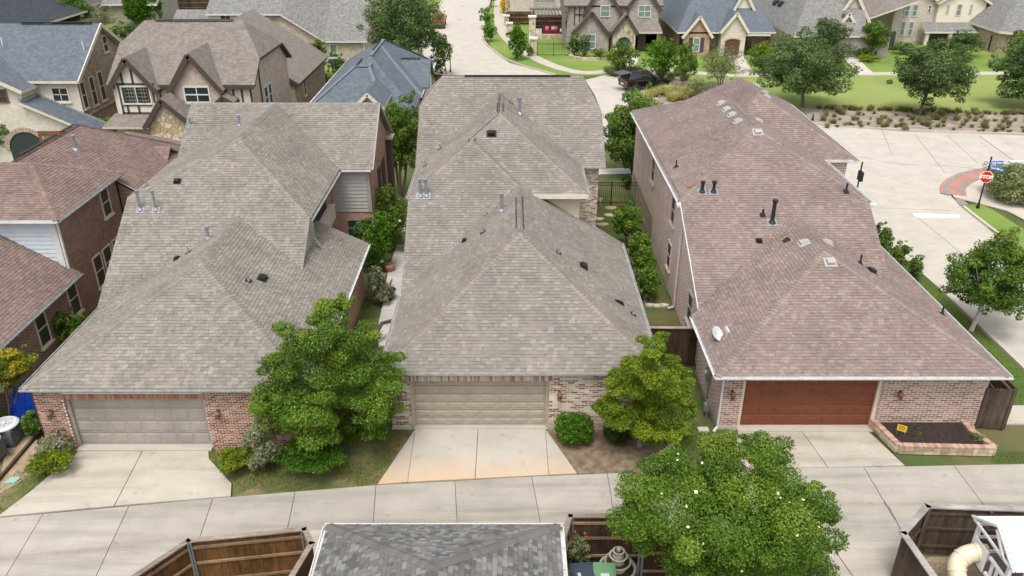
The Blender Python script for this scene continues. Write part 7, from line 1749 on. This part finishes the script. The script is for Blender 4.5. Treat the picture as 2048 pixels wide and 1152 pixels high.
plant('wall_shrub', 'large-leaved shrub against the brown brick wall far left', 'shrub', (102, 614, 172, 694), (132, 690), 'mid', 10, 'round', .4, 9.5)
plant('planter_shrub', 'small green shrub in the middle of the dark mulch planter', 'shrub', (1822, 858, 1852, 880), (15.0, 24.35, .27), 'bright', 7, 'round', .9, 4)
plant('planter_shrub', 'small variegated shrub at the corner of the planter', 'shrub', (1944, 862, 1972, 886), (17.0, 24.0, .27), 'varieg', 7, 'round', .9, 4)
plant('rose_bush', 'red-flowered rose bush beside the near garage gutter', 'shrub', (1128, 1062, 1186, 1132), (1.9, 17.9, 0), 'sage', 9, 'round', .55, 6)
MT['rose'] = flat('red_rose_petals', (.45, .01, .02), .6)
for px, py, lab in ((1150, 1064, 'red rose bloom at the top of the rose bush'), (1172, 1074, 'red rose bloom right of the rose bush'), (1146, 1084, 'red rose bloom low on the rose bush')):
    p = gy(px, py, 17.75); tag(MB().lathe([(.01, -.03), (.035, -.01), (.045, .015), (.03, .035), (.01, .04)], p, 8).build('rose_bloom', MT['rose']), lab, 'flower', 'red roses')
# --- side yards
plant('side_tree', 'young tree in the side yard beside the iron gate', 'tree', (1218, 400, 1288, 480), (1252, 500), 'crape', 14, 'round', .8, 5.5, True, .05)
for i, (bb, bs, lb) in enumerate((((1262, 466, 1298, 520), (1282, 535), 'climbing vine clump at the far end of the trellis row'), ((1270, 500, 1306, 556), (1290, 568), 'climbing vine clump in the middle of the trellis row'), ((1278, 534, 1314, 592), (1298, 600), 'climbing vine clump at the near end of the trellis row'))):
    plant('climbing_vine', lb, 'vine', (bb[0] - 8, bb[1] - 6, bb[2] + 8, bb[3] + 4), bs, 'crape', 12, 'column', 1.2, 5.2, cs=.5, group='vines in the side yard')
plant('shrub', 'dense green shrub mass between the left and middle houses', 'shrub', (722, 366, 822, 500), (768, 500), 'mid', 18, 'round', .6, 5.5, extra=('flowers', 'white', 14, 6))
plant('shrub', 'lush shrub climbing the siding of the left house', 'shrub', (706, 420, 790, 540), (742, 540), 'bright', 14, 'round', .55, 5.5)
plant('shrub', 'wispy grey-green shrub beside the glazed pot', 'shrub', (724, 516, 784, 612), (756, 606), 'grey', 10, 'round', .5, 5.5)
plant('side_tree', 'dark green multi-trunk tree left of the middle house', 'tree', (752, 178, 850, 362), (802, 392), 'mid', 22, 'round', .75, 5.2, True, .09, 3, cs=.34)
plant('side_tree', 'dark green tree between the middle and right houses', 'tree', (1198, 166, 1334, 342), (1268, 352), 'mid', 24, 'round', 1.0, 5.2, True, .1, 2, cs=.36)
plant('shrub', 'low shrub beyond the iron gate', 'shrub', (1240, 345, 1274, 375), (1256, 376), 'dark', 7, 'round', .7, 5)
for i, (bb, bs, lb) in enumerate((((1744, 442, 1792, 500), (1768, 500), 'leafy shrub nearest the street corner beside the right house'), ((1776, 478, 1826, 530), (1800, 530), 'leafy shrub in the middle of the row beside the right house'), ((1806, 508, 1852, 560), (1830, 558), 'leafy shrub at the near end of the row beside the right house'))):
    plant('shrub', lb, 'shrub', bb, bs, 'mid', 10, 'round', .7, 5.0, group='shrubs along the right house')
plant('street_tree', 'street tree with whitewashed trunk right of the right house', 'tree', (1884, 444, 2096, 652), (1943, 660), 'mid', 26, 'round', .62, 6.0, True, .10, cs=.34, trunk_mat='trunk_white')
plant('hedge', 'variegated clipped hedge behind the stop sign', 'hedge', (1962, 346, 2120, 436), (2040, 398), 'varieg', 26, 'clip', 1.1, 5.0)
# --- park and far gardens
plant('oak_tree', 'park oak nearest the pinkish brown roof', 'tree', (1498, 56, 1714, 216), (1605, 213), 'oak', 28, 'flat', .62, 5.6, True, .16, cs=.33)
plant('oak_tree', 'park oak standing on the middle of the mulch bank', 'tree', (1780, 72, 1960, 214), (1838, 230), 'oak', 26, 'round', .66, 5.6, True, .16, cs=.34)
plant('oak_tree', 'park oak cut by the right edge of the photo', 'tree', (1986, 66, 2170, 210), (2072, 216), 'oak', 24, 'round', .66, 5.6, True, .16, cs=.34)
plant('oak_tree', 'large dark oak left of the street behind the blue-grey roof', 'tree', (718, -60, 898, 142), (822, 165), 'oak', 30, 'round', .7, 5.0, True, .2, cs=.36)
plant('street_tree', 'thin young tree on the left verge of the street', 'tree', (858, 66, 908, 128), (893, 150), 'mid', 10, 'round', .55, 5.0, True, .06)
plant('street_tree', 'small round tree on the verge below the red car', 'tree', (846, 44, 884, 100), (868, 118), 'mid', 9, 'round', .55, 5.0, True, .06)
plant('street_tree', 'young tree at the top of the right verge', 'tree', (972, -22, 998, 6), (982, 14), 'bright', 8, 'round', .6, 4.6, True, .06)
plant('street_tree', 'second young tree down the right verge', 'tree', (955, 16, 990, 52), (975, 58), 'bright', 9, 'round', .6, 4.6, True, .06)
plant('street_tree', 'third young tree down the right verge', 'tree', (960, 44, 996, 76), (982, 82), 'bright', 9, 'round', .6, 4.6, True, .06)
plant('street_tree', 'pointed young tree before the stone pillars', 'tree', (1008, 40, 1064, 114), (1032, 119), 'bright', 14, 'cone', .6, 4.8, True, .07)
plant('garden_tree', 'small loose tree above the parked black car', 'tree', (1216, 76, 1280, 144), (1246, 150), 'mid', 12, 'round', .5, 5.0, True, .06, 2)
plant('garden_tree', 'fresh green tree right of the parked black car', 'tree', (1286, 70, 1364, 152), (1322, 162), 'bright', 14, 'round', .55, 5.0, True, .07)
plant('garden_tree', 'smaller green tree beside the fresh green one', 'tree', (1342, 84, 1400, 162), (1366, 174), 'mid', 12, 'round', .55, 5.0, True, .06)
plant('desert_willow', 'wispy olive willow in the planting bed', 'tree', (1390, 88, 1494, 168), (1440, 176), 'sage', 18, 'vase', .55, 5.2, True, .06, 3, aspect=.25)
plant('shrub', 'tall loose grass-like shrub below the olive willow', 'shrub', (1368, 150, 1436, 204), (1402, 204), 'sage', 10, 'round', .55, 5.0, aspect=.25)
plant('shrub', 'lime green tall shrub behind the park oak', 'shrub', (1496, 78, 1562, 148), (1528, 146), 'lime', 12, 'round', .6, 5.0)
plant('garden_tree', 'feathery tree before the light grey roof', 'tree', (1622, 26, 1704, 108), (1664, 118), 'oak', 14, 'vase', .5, 5.0, True, .08)
plant('garden_tree', 'compact oval tree beside the two-storey cream house', 'tree', (1720, 36, 1780, 100), (1744, 114), 'mid', 14, 'round', .75, 4.8, True, .09, cs=.45)
plant('shrub', 'dark bush beside the porch columns', 'shrub', (1894, 58, 1972, 114), (1934, 112), 'oak', 12, 'round', .6, 5.0)
plant('garden_tree', 'leafy tree at the far right edge before the brick house', 'tree', (2004, 56, 2090, 120), (2044, 126), 'mid', 12, 'round', .65, 5.0, True, .08)
for bb, bs, pl_, lb, nm in (((1134, 64, 1162, 112), (1148, 111), 'bright', 'bright columnar shrub at the corner of the grey brick house', 'shrub'), ((1152, 68, 1184, 112), (1168, 113), 'oak', 'small round-headed olive shrub by the stone bed', 'shrub'), ((1180, 96, 1218, 118), (1200, 117), 'mid', 'low mixed shrub in the stone bed', 'shrub'), ((1206, 100, 1240, 120), (1222, 119), 'lime', 'low yellow-green shrub before the stone porch', 'shrub'),
                            ((1354, 82, 1386, 110), (1370, 109), 'lime', 'clipped round shrub left of the shuttered window', 'shrub'), ((1480, 78, 1506, 108), (1493, 108), 'dark', 'dark shrub beside the white stone entry', 'shrub'), ((1696, 94, 1758, 116), (1726, 115), 'dark', 'dark clipped hedge below the oval tree', 'hedge'), ((1712, 106, 1760, 124), (1736, 123), 'yellowgreen', 'low golden shrub in the curved bed', 'shrub'), ((1776, 86, 1842, 108), (1806, 107), 'dark', 'clipped hedge under the porch windows', 'hedge'),
                            ((998, -8, 1014, 26), (1006, 26), 'yellow', 'yellow flowering shrub by the sidewalk', 'shrub'), ((1010, 62, 1040, 74), (1024, 74), 'dark', 'low dark shrub behind the white capped pillar', 'shrub'), ((1050, 92, 1070, 112), (1058, 112), 'oak', 'grey-green shrub at the foot of the stone pillar', 'shrub'), ((1920, 108, 1950, 124), (1934, 123), 'sage', 'low pale shrub on the lawn edge near the porch', 'shrub'),
                            ((1536, 100, 1580, 130), (1556, 130), 'dark', 'dark bush at the foot of the light grey house', 'shrub')):
    plant(nm, lb, 'shrub' if nm == 'shrub' else 'hedge', bb, bs, pl_, 9, 'round', .7, 4.6)
# --- left and top left
plant('garden_tree', 'bushy tree behind the cream stone house, top left', 'tree', (72, -24, 190, 56), (130, 70), 'mid', 22, 'round', 1.1, 5.0, True, .12)
plant('garden_tree', 'grey willow-like shrub tree beside the bushy tree', 'tree', (174, 8, 234, 58), (206, 66), 'grey', 12, 'round', .6, 4.6, True, .06, aspect=.25)
plant('conifer', 'round-topped bright evergreen left of the pair', 'tree', (244, -24, 294, 46), (270, 50), 'bright', 16, 'clip', 1.3, 4.4)
plant('conifer', 'round-topped bright evergreen right of the pair', 'tree', (276, -24, 324, 42), (300, 46), 'bright', 16, 'clip', 1.3, 4.4)
plant('shrub', 'dark spreading bush behind the tan brick gable', 'shrub', (216, 40, 296, 80), (256, 80), 'oak', 14, 'round', .65, 5.0)
plant('shrub', 'upright green shrub by the peach brick wall', 'shrub', (616, 72, 656, 152), (638, 152), 'mid', 12, 'column', .65, 5.0)
plant('shrub', 'round green shrub left of the blue-grey hip roof', 'shrub', (648, 100, 692, 152), (670, 152), 'mid', 10, 'round', .65, 5.0)
plant('shrub', 'low hedge shrub below the round green shrub', 'shrub', (634, 146, 664, 166), (650, 165), 'oak', 7, 'round', .7, 4.6)
plant('shrub', 'green shrub at the corner of the blue-grey roof gutter', 'shrub', (858, 112, 894, 152), (878, 152), 'mid', 9, 'round', .6, 5.0)
plant('shrub', 'feathery shrub before the blue-grey front slope', 'shrub', (636, 182, 690, 222), (664, 236), 'sage', 9, 'round', .5, 5.0)
plant('garden_tree', 'green tree cut by the left edge before the arched porch', 'tree', (-50, 204, 34, 296), (-2, 318), 'bright', 14, 'round', .6, 5.6, True, .1)
plant('shrub', 'yellow-green shrub between the stone and half-timbered houses', 'shrub', (176, 232, 248, 286), (212, 300), 'lime', 11, 'round', .55, 5.4)
plant('shrub', 'leafy shrub behind the left house ridge', 'shrub', (478, 182, 542, 214), (512, 248), 'lime', 9, 'round', .4, 5.0)
plant('shrub', 'creeper below the brick gable window', 'shrub', (366, 184, 398, 250), (382, 262), 'mid', 8, 'column', .5, 5.0)

# --- ornamental grasses: one tuft, many copies
def tuft_mesh(name, n, h, spread, pal, seed, w=.02):
    g_ = np.random.default_rng(seed); a = g_.random(n) * 6.283; r0 = g_.random(n) * spread * .25; lean = (.3 + .9 * g_.random(n)) * spread; hh = h * (.6 + .5 * g_.random(n))
    ca, sa = np.cos(a), np.sin(a); p0 = np.stack([ca * r0, sa * r0, np.zeros(n)], 1); p1 = np.stack([ca * (r0 + lean), sa * (r0 + lean), hh], 1); sd_ = np.stack([-sa, ca, np.zeros(n)], 1) * w
    v = np.stack([p0 - sd_, p0 + sd_, p1], 1).reshape(-1, 3)
    pal = np.array(pal); col = pal[g_.integers(0, len(pal), n)]
    return v, col
def tufts(spots, pal, n, h, spread, name, label, group, cat='grass tuft', w=.02):
    first = None
    for i, (x, y) in enumerate(spots):
        if i < 3:
            v, col = tuft_mesh(name, n, h, spread, PAL[pal], 50 + i, w); o = quads(name, v, col, MT['leaf'], None, (x, y, -.03), per=3); tag(o, label, cat, group)
            first = first or []; first.append(o)
        else:
            o = first[i % 3].copy(); COL.objects.link(o); o.location = (x, y, -.03)
        o.rotation_euler.z = rng.uniform(0, 6.28); s_ = rng.uniform(.5, 1.25); o.scale = (s_, s_, s_ * rng.uniform(.85, 1.15))
r2 = random.Random(5); spots = []
for row in range(5):
    for i in range(26):
        px = 1650 + i * 17 + (row % 2) * 8 + r2.uniform(-9, 9); py = 221 + row * 8.2 + (px - 1650) * .027 + r2.uniform(-4, 4)
        if r2.random() < .15: continue
        p = gz(px, py); spots.append((p.x, p.y))
PAL['bank'] = [(.12, .13, .055), (.15, .15, .07), (.18, .165, .09), (.095, .11, .045)]
for i in range(46):
    px = 1640 + i * 9.5 + r2.uniform(-4, 4); p = gz(px, 217.5 + (px - 1640) * .028 + r2.uniform(-1.5, 1.5)); spots.append((p.x, p.y))
tufts(spots, 'bank', 110, .46, .36, 'grass_tuft', 'low bunch grass tuft in rows on the mulch bank by the street', 'grass tufts on the mulch bank', w=.03)
spots = []
for i in range(60):
    px, py = r2.uniform(1208, 1385), r2.uniform(142, 172)
    if py > 150 + (px - 1208) * .12: continue
    p = gz(px, py); spots.append((p.x, p.y))
tufts(spots, 'sage', 160, .85, .6, 'ornamental_grass', 'grey-green ornamental grass clump in the bed behind the parked black car', 'ornamental grasses behind the car', w=.03)
spots = []
for i in range(34):
    px = r2.uniform(1292, 1392); py = r2.uniform(186, 208) - (px - 1292) * .08
    p = gz(px, py); spots.append((p.x, p.y))
tufts(spots, 'pale', 170, .8, .65, 'ornamental_grass', 'pale straw-green ornamental grass clump between the car and the pinkish brown roof', 'pale ornamental grasses', w=.03)

# --- grass blades on the small lawns near the camera
def blades(name, poly, n, h, pal, label, seed, z=-.035, patch=.5):
    g_ = np.random.default_rng(seed); hp = half_planes(poly if sum(poly[i][0] * poly[(i + 1) % len(poly)][1] - poly[(i + 1) % len(poly)][0] * poly[i][1] for i in range(len(poly))) > 0 else poly[::-1])
    xs = [p[0] for p in poly]; ys = [p[1] for p in poly]
    x = g_.uniform(min(xs), max(xs), n); y = g_.uniform(min(ys), max(ys), n); ok = np.ones(n, bool)
    for A, B, C in hp: ok &= A * x + B * y >= C + .03
    f = np.sin(x * 1.7 + 3 * np.sin(y * .9)) + np.sin(y * 2.3 + 2 * np.sin(x * 1.1)) + g_.normal(size=n) * .5
    ok &= f > (patch * 4 - 2.2)
    x, y = x[ok], y[ok]; k = len(x); a = g_.random(k) * 6.283; hh = h * (.5 + g_.random(k)); w = .012
    p0 = np.stack([x, y, np.full(k, z)], 1); d = np.stack([np.cos(a), np.sin(a), np.zeros(k)], 1); tip = p0 + np.stack([np.cos(a + 1.5) * hh * .5, np.sin(a + 1.5) * hh * .5, hh], 1)
    v = np.stack([p0 - d * w, p0 + d * w, tip], 1).reshape(-1, 3); pal_ = np.array(PAL[pal]); col = pal_[g_.integers(0, len(pal_), k)]
    b = (float(x.mean()), float(y.mean()), 0); o = quads(name, v - np.array(b), col, MT['leaf'], None, b, 'stuff', 3); tag(o, label, 'grass')
PAL['turf'] = [(.07, .115, .022), (.09, .135, .028), (.12, .14, .04), (.16, .15, .06), (.06, .10, .02)]
blades('grass', [(-10.9, 24.0), (-9.6, 21.9), (-9.4, 21.22), (-4.66, 21.8), (-3.75, 24.9), (-7.3, 25.2)], 26000, .06, 'turf', 'patchy grass between the left and middle driveways', 1, patch=.42)
blades('grass', [(5.3, 25.2), (6.1, 22.65), (7.6, 22.65), (8.35, 24.9), (7.6, 25.3), (7.6, 29.3), (5.2, 29.3)], 16000, .06, 'turf', 'grass beside the right garage and its side gate', 2, patch=.35)
blades('grass', [(13.95, 22.85), (21.4, 23.05), (21.4, 26.2), (18.7, 26.2), (17.4, 23.6), (14.0, 23.5)], 16000, .06, 'turf', 'grass strip in front of the brick planter', 3, patch=.4)
blades('grass', [(-16.8, 20.3), (-16.1, 22.4), (-16.3, 23.6), (-18.5, 21.5), (-20, 19.9)], 9000, .06, 'turf', 'thin grass left of the left driveway', 4, patch=.5)
blades('grass', [(11.4, 17.2), (12.5, 18.3), (15, 18.3), (15, 13), (11.5, 13)], 14000, .06, 'turf', 'patchy grass inside the playset fence', 5, patch=.58)
blades('grass', [(17.8, 26), (21.5, 26), (21.5, 36), (21.1, 43), (18.6, 43), (18, 38)], 22000, .05, 'turf', 'mown verge between the right house and the street', 6, -.02, .1)
blades('grass', [(5.2, 29.6), (7.5, 29.6), (7.5, 33), (5.6, 33)], 7000, .05, 'turf', 'grass behind the dark side gate', 7, patch=.3)

# ================================================================== street furniture and vehicles
# stop sign with street name blades
p = gz(1955, 417)
st = thing('stop_sign', 'red stop sign with blue street name blades on a black pole', 'sign', (p.x, p.y, 0))
MB().tube([(p.x, p.y, 0), (p.x, p.y, 3.25)], .045, 10).build('pole', K_, parent=st); MB().lathe([(.11, 0), (.10, .12), (.06, .3), (.05, .5)], (p.x, p.y, .03), 12).build('pole_base', K_, parent=st)
MB().lathe([(.05, 3.25), (.07, 3.3), (.02, 3.4)], (p.x, p.y, 0), 10).build('finial', K_, parent=st)
MT['sign_red'] = flat('red_sign_face', (.55, .006, .012), .4); MT['sign_white'] = flat('white_sign_face', (.85, .85, .85), .4); MT['sign_blue'] = flat('blue_sign_face', (.005, .12, .55), .4)
fx = Vector((-.35, -1, 0)).normalized(); sx = Vector((-fx.y, fx.x, 0))
def octo(r_, d, nm, mt, par):
    c = Vector((p.x, p.y, 2.1)) + fx * d; mb = MB(); pts = [c + sx * (r_ * math.cos(R(22.5 + 45 * k))) + Vector((0, 0, r_ * math.sin(R(22.5 + 45 * k)))) for k in range(8)]
    mb.mesh(pts + [q - fx * .008 for q in pts], [tuple(range(8)), tuple(range(15, 7, -1))] + [(k, 8 + k, 8 + (k + 1) % 8, (k + 1) % 8) for k in range(8)]); return mb.build(nm, mt, parent=par)
ob = octo(.40, .06, 'sign_border', MT['sign_white'], st); octo(.365, .068, 'sign_face', MT['sign_red'], ob)
def letters(txt, size, origin, u, n, mat, parent, name='lettering', bold=.0, cx=True):
    cu = bpy.data.curves.new(name, 'FONT'); cu.body = txt; cu.size = size; cu.align_x = 'CENTER' if cx else 'LEFT'; cu.align_y = 'CENTER'; cu.extrude = .003; cu.offset = bold
    cu.materials.append(mat); o = bpy.data.objects.new(name, cu); COL.objects.link(o); o.parent = parent
    u, n = Vector(u), Vector(n); v = n.cross(u)
    M = Matrix(((u.x, v.x, n.x, origin[0]), (u.y, v.y, n.y, origin[1]), (u.z, v.z, n.z, origin[2]), (0, 0, 0, 1)))
    o.matrix_local = Matrix.Translation(-BASE[parent.name]) @ M
    me = bpy.data.meshes.new_from_object(o.evaluated_get(bpy.context.evaluated_depsgraph_get())); bpy.data.objects.remove(o)
    return piece(name, me, parent, M)
letters('STOP', .30, Vector((p.x, p.y, 2.1)) + fx * .075, sx, fx, MT['sign_white'], ob, 'stop_lettering', .012)
def blade(z, d, length, txt, scroll=True):
    d = Vector(d).normalized(); n = Vector((d.y, -d.x, 0)); n = n if n.y < 0 else -n
    u = d if (Vector((0, 0, 1)).cross(n)).dot(d) > 0 else d
    a = Vector((p.x, p.y, z)) + d * .06
    M = Matrix(((d.x, n.x, 0, a.x), (d.y, n.y, 0, a.y), (0, 0, 1, a.z), (0, 0, 0, 1)))
    b = MB().box(0, length, -.01, .01, -.11, .11, 0, None, M).build('name_blade', MT['sign_blue'], parent=st)
    letters(txt, .16, a + d * (length / 2) + n * .014, Vector((0, 0, 1)).cross(n) * (1 if (Vector((0, 0, 1)).cross(n)).x > 0 else 1), n, MT['sign_white'], b, 'blade_lettering', .006)
    e = Vector((p.x, p.y, z)) - d * .28; s2 = Vector((0, 0, 1))
    MB().tube([e + (-d) * (.11 * math.cos(t_)) * -1 + s2 * (.11 * math.sin(t_)) for t_ in [k * .4488 for k in range(15)]], .018, 6).build('scroll', MT['terracotta'], parent=st)
    MB().bar(Vector((p.x, p.y, z)), e + d * .1, .025, .025).build('scroll_arm', K_, parent=st)
blade(2.98, (1, .10, 0), .85, 'Melody Pond Dr'); blade(2.74, (.62, -.78, 0), .85, 'Lost Elk Ln')

# black sign post seen past the right house's gutter
q = Vector((22.0, 49.0, 0)); t = thing('sign_post', 'black sign post showing above the right house gutter', 'sign', q)
MB().tube([q, q + Vector((0, 0, 2.6))], .05, 8).build('pole', K_, parent=t); MB().box(q.x - .04, q.x + .12, q.y - .3, q.y + .25, 1.5, 2.1).build('sign_panel', K_, parent=t); MB().lathe([(.05, 2.6), (.06, 2.65), (.015, 2.75)], q, 8).build('finial', K_, parent=t)
# monument cap behind the hedge
q = gz(2045, 372); t = thing('monument', 'stone entry monument with grey cap behind the variegated hedge', 'monument', (q.x, q.y, 0))
MB().box(q.x - .9, q.x + 2.2, q.y - .5, q.y + .5, 0, 1.45).build('body', BM['rubble'], parent=t); MB().box(q.x - 1.05, q.x + 2.35, q.y - .65, q.y + .65, 1.452, 1.6).build('cap', MT['ac_top'], parent=t)
tag(MB().box(20.2, 20.75, 36.2, 37.0, -.02, .05).build('meter_box_lid', MT['walk']), 'pale concrete meter box lid in the verge grass', 'utility lid'); tag(MB().box(18.7, 20.3, 25.2, 26.4, -.02, .06).build('concrete_pad', MT['walk']), 'pale concrete pad beyond the right end fence', 'concrete pad')
tag(MB().cone((21.9, 87.5, 0), (21.9, 87.5, .02), .35, .35, 14).build('manhole_cover', K_), 'dark manhole cover on the lawn edge', 'manhole') if False else None
for px, py, lb in ((926, 12, 'manhole cover farthest up the street'), (918, 39, 'manhole cover nearer on the street')):
    c = gz(px, py); tag(MB().cone((c.x, c.y, -.03), (c.x, c.y, -.02), .38, .38, 18).build('manhole_cover', MT['taupe_trim']), lb, 'manhole cover', 'street manhole covers')
c = gz(901, 144); t = thing('signpost', 'slim dark post at the end of the left verge', 'post', c); MB().tube([c, c + Vector((0, 0, 3.0))], .05, 8).build('pole', K_, parent=t); MB().lathe([(.1, 0), (.09, .2), (.05, .4)], c, 8).build('base', K_, parent=t)
tag(MB().lathe([(.13, 0), (.16, .35), (.17, .36), (.14, .36), (.12, .05)], gz(1200, 408), 14).build('bucket', MT['white']), 'white bucket beside the brick pier by the iron gate', 'bucket')

# vehicles
MT['car_black'] = flat('black_car_paint', (.006, .006, .007), .12, .0, .8); MT['car_red'] = flat('red_car_paint', (.5, .035, .012), .2, .0, .6)
MT['car_glass'] = flat('tinted_car_glass', (.01, .012, .014), .05, 0, .8); MT['rim'] = plain('alloy_rim', (.10, .10, .105), .35, .1, 10, .7); MT['tail'] = flat('red_tail_lamp', (.35, .01, .01), .25)
def wheel(root, M, x, y, r_=.38, w=.24):
    for nm, rr, ww, mt in (('wheel', r_, w, MT['rubber']),):
        a = M @ Vector((x, y - ww / 2, r_)); b = M @ Vector((x, y + ww / 2, r_)); o = MB().cone(a, b, rr, rr, 20).build('wheel', mt, parent=root)
    s_ = 1 if y > 0 else -1
    MB().cone(M @ Vector((x, y + s_ * w * .40, r_)), M @ Vector((x, y + s_ * (w / 2 + .012), r_)), r_ * .62, r_ * .55, 14).build('rim', MT['rim'], parent=o)
def car_body(M, prof, hw, zoff=0):
    """side profile (x,z,width factor) lofted to both sides with a slight tumblehome"""
    mb = MB(); n = len(prof)
    vv = [M @ Vector((x, -hw * f, z)) for x, z, f in prof] + [M @ Vector((x, hw * f, z)) for x, z, f in prof]
    mb.mesh(vv, [tuple(range(n)), tuple(range(2 * n - 1, n - 1, -1))] + [(i, n + i, n + (i + 1) % n, (i + 1) % n) for i in range(n)])
    return mb
q = gz(1300, 178); rz = R(20)
M = Matrix.Translation((q.x - .6, q.y + .3, -.03)) @ Matrix.Rotation(rz, 4, 'Z')
t = thing('parked_car', 'black SUV parked with its tailgate raised', 'car', M @ Vector((0, 0, 0)))
prof = [(-2.35, .38, .94), (-2.4, .75, .97), (-2.36, 1.08, .97), (-2.25, 1.12, .95), (.55, 1.12, .97), (.95, 1.10, .97), (2.0, 1.02, .93), (2.36, .88, .88), (2.42, .55, .88), (2.35, .34, .86)]
car_body(M, prof, .98).build('body', MT['car_black'], parent=t, bevel=.05)
car_body(M, [(-2.2, 1.13, .93), (-1.98, 1.72, .80), (-1.7, 1.80, .78), (-.1, 1.80, .78), (.25, 1.74, .78), (.95, 1.13, .92)], .98).build('cabin', MT['car_black'], parent=t, bevel=.05)
for s_ in (-1, 1):
    for x0, x1, xt0, xt1 in ((-2.0, -1.2, -1.85, -1.2), (-1.12, -.2, -1.12, -.2), (-.12, .72, -.12, .22)):
        pts = [(x0, 1.17, .925), (x1, 1.17, .925), (xt1, 1.66, .822), (xt0, 1.66, .822)]; MB().poly([M @ Vector((x, s_ * (.98 * f + .012), z)) for x, z, f in (pts if s_ < 0 else pts[::-1])]).build('side_window', MT['car_glass'], parent=t)
    MB().box(.62, .82, s_ * .98 - .02, s_ * 1.16 + .02 if s_ > 0 else s_ * .98 + .0, 1.14, 1.32, 0, None, M).build('mirror', MT['car_black'], parent=t) if s_ > 0 else MB().box(.62, .82, -1.16, -.96, 1.14, 1.32, 0, None, M).build('mirror', MT['car_black'], parent=t)
    for x in (-1.45, 1.5): wheel(t, M, x, s_ * .88)
    MB().box(-2.41, -2.33, s_ * .86 - .1, s_ * .86 + .06, .8, 1.1, 0, None, M).build('tail_lamp', MT['tail'], parent=t); MB().bar(M @ Vector((-1.8, s_ * .68, 1.86)), M @ Vector((.0, s_ * .68, 1.86)), .05, .05).build('roof_rail', MT['black'], parent=t)
MB().poly([M @ Vector(v_) for v_ in ((1.0, -.82, 1.14), (1.0, .82, 1.14), (.30, .72, 1.70), (.30, -.72, 1.70))]).build('windscreen', MT['car_glass'], parent=t)
MB().mesh([M @ Vector(v_) for v_ in ((-2.27, -.78, 1.14), (-2.27, .78, 1.14), (-2.06, .72, 1.70), (-2.06, -.72, 1.70))], [(3, 2, 1, 0)]).build('boot_opening', MT['rubber'], parent=t)
mb = MB(); mb.box(-1.15, 0, -.78, .78, -.04, .04, 0, None, M @ Matrix.Translation((-1.95, 0, 1.80)) @ Matrix.Rotation(R(-6), 4, 'Y')); mb.build('tailgate', MT['car_black'], parent=t, bevel=.03)
MB().box(-2.43, -2.41, -.26, .26, .62, .78, 0, None, M).build('number_plate', MT['sign_white'], parent=t)
# red pickup up the street
q = gz(877, 52); M = Matrix.Translation((q.x, q.y, -.03)) @ Matrix.Rotation(R(92), 4, 'Z')
t = thing('parked_car', 'red pickup truck parked on the left of the street', 'car', q)
car_body(M, [(-2.75, .5, .95), (-2.78, 1.05, .97), (-.5, 1.08, .97), (1.1, 1.08, .97), (2.5, 1.02, .93), (2.75, .8, .9), (2.72, .45, .88)], .98).build('body', MT['car_red'], parent=t, bevel=.05)
car_body(M, [(-.75, 1.09, .93), (-.6, 1.72, .80), (-.3, 1.80, .78), (.5, 1.80, .78), (.75, 1.72, .78), (1.35, 1.09, .92)], .98).build('cabin', MT['car_red'], parent=t, bevel=.05)
MB().box(-2.6, -.85, -.80, .80, 1.06, 1.10, 0, None, M).build('truck_bed', MT['tail'], parent=t)
MB().poly([M @ Vector(v_) for v_ in ((-.765, .78, 1.16), (-.765, -.78, 1.16), (-.63, -.70, 1.66), (-.63, .70, 1.66))]).build('rear_window', MT['car_glass'], parent=t)
for s_ in (-1, 1):
    pts = [(-.55, 1.15, .925), (1.1, 1.15, .925), (.68, 1.66, .82), (-.48, 1.66, .82)]; MB().poly([M @ Vector((x, s_ * (.98 * f + .012), z)) for x, z, f in (pts if s_ < 0 else pts[::-1])]).build('side_window', MT['car_glass'], parent=t)
    MB().box(.95, 1.12, min(s_ * .95, s_ * 1.2), max(s_ * .95, s_ * 1.2), 1.12, 1.32, 0, None, M).build('mirror', MT['rubber'], parent=t)
    for x in (-1.75, 1.7): wheel(t, M, x, s_ * .88, .4)
    MB().box(-2.80, -2.74, s_ * .86 - .07, s_ * .86 + .07, .75, 1.02, 0, None, M).build('tail_lamp', MT['tail'], parent=t)
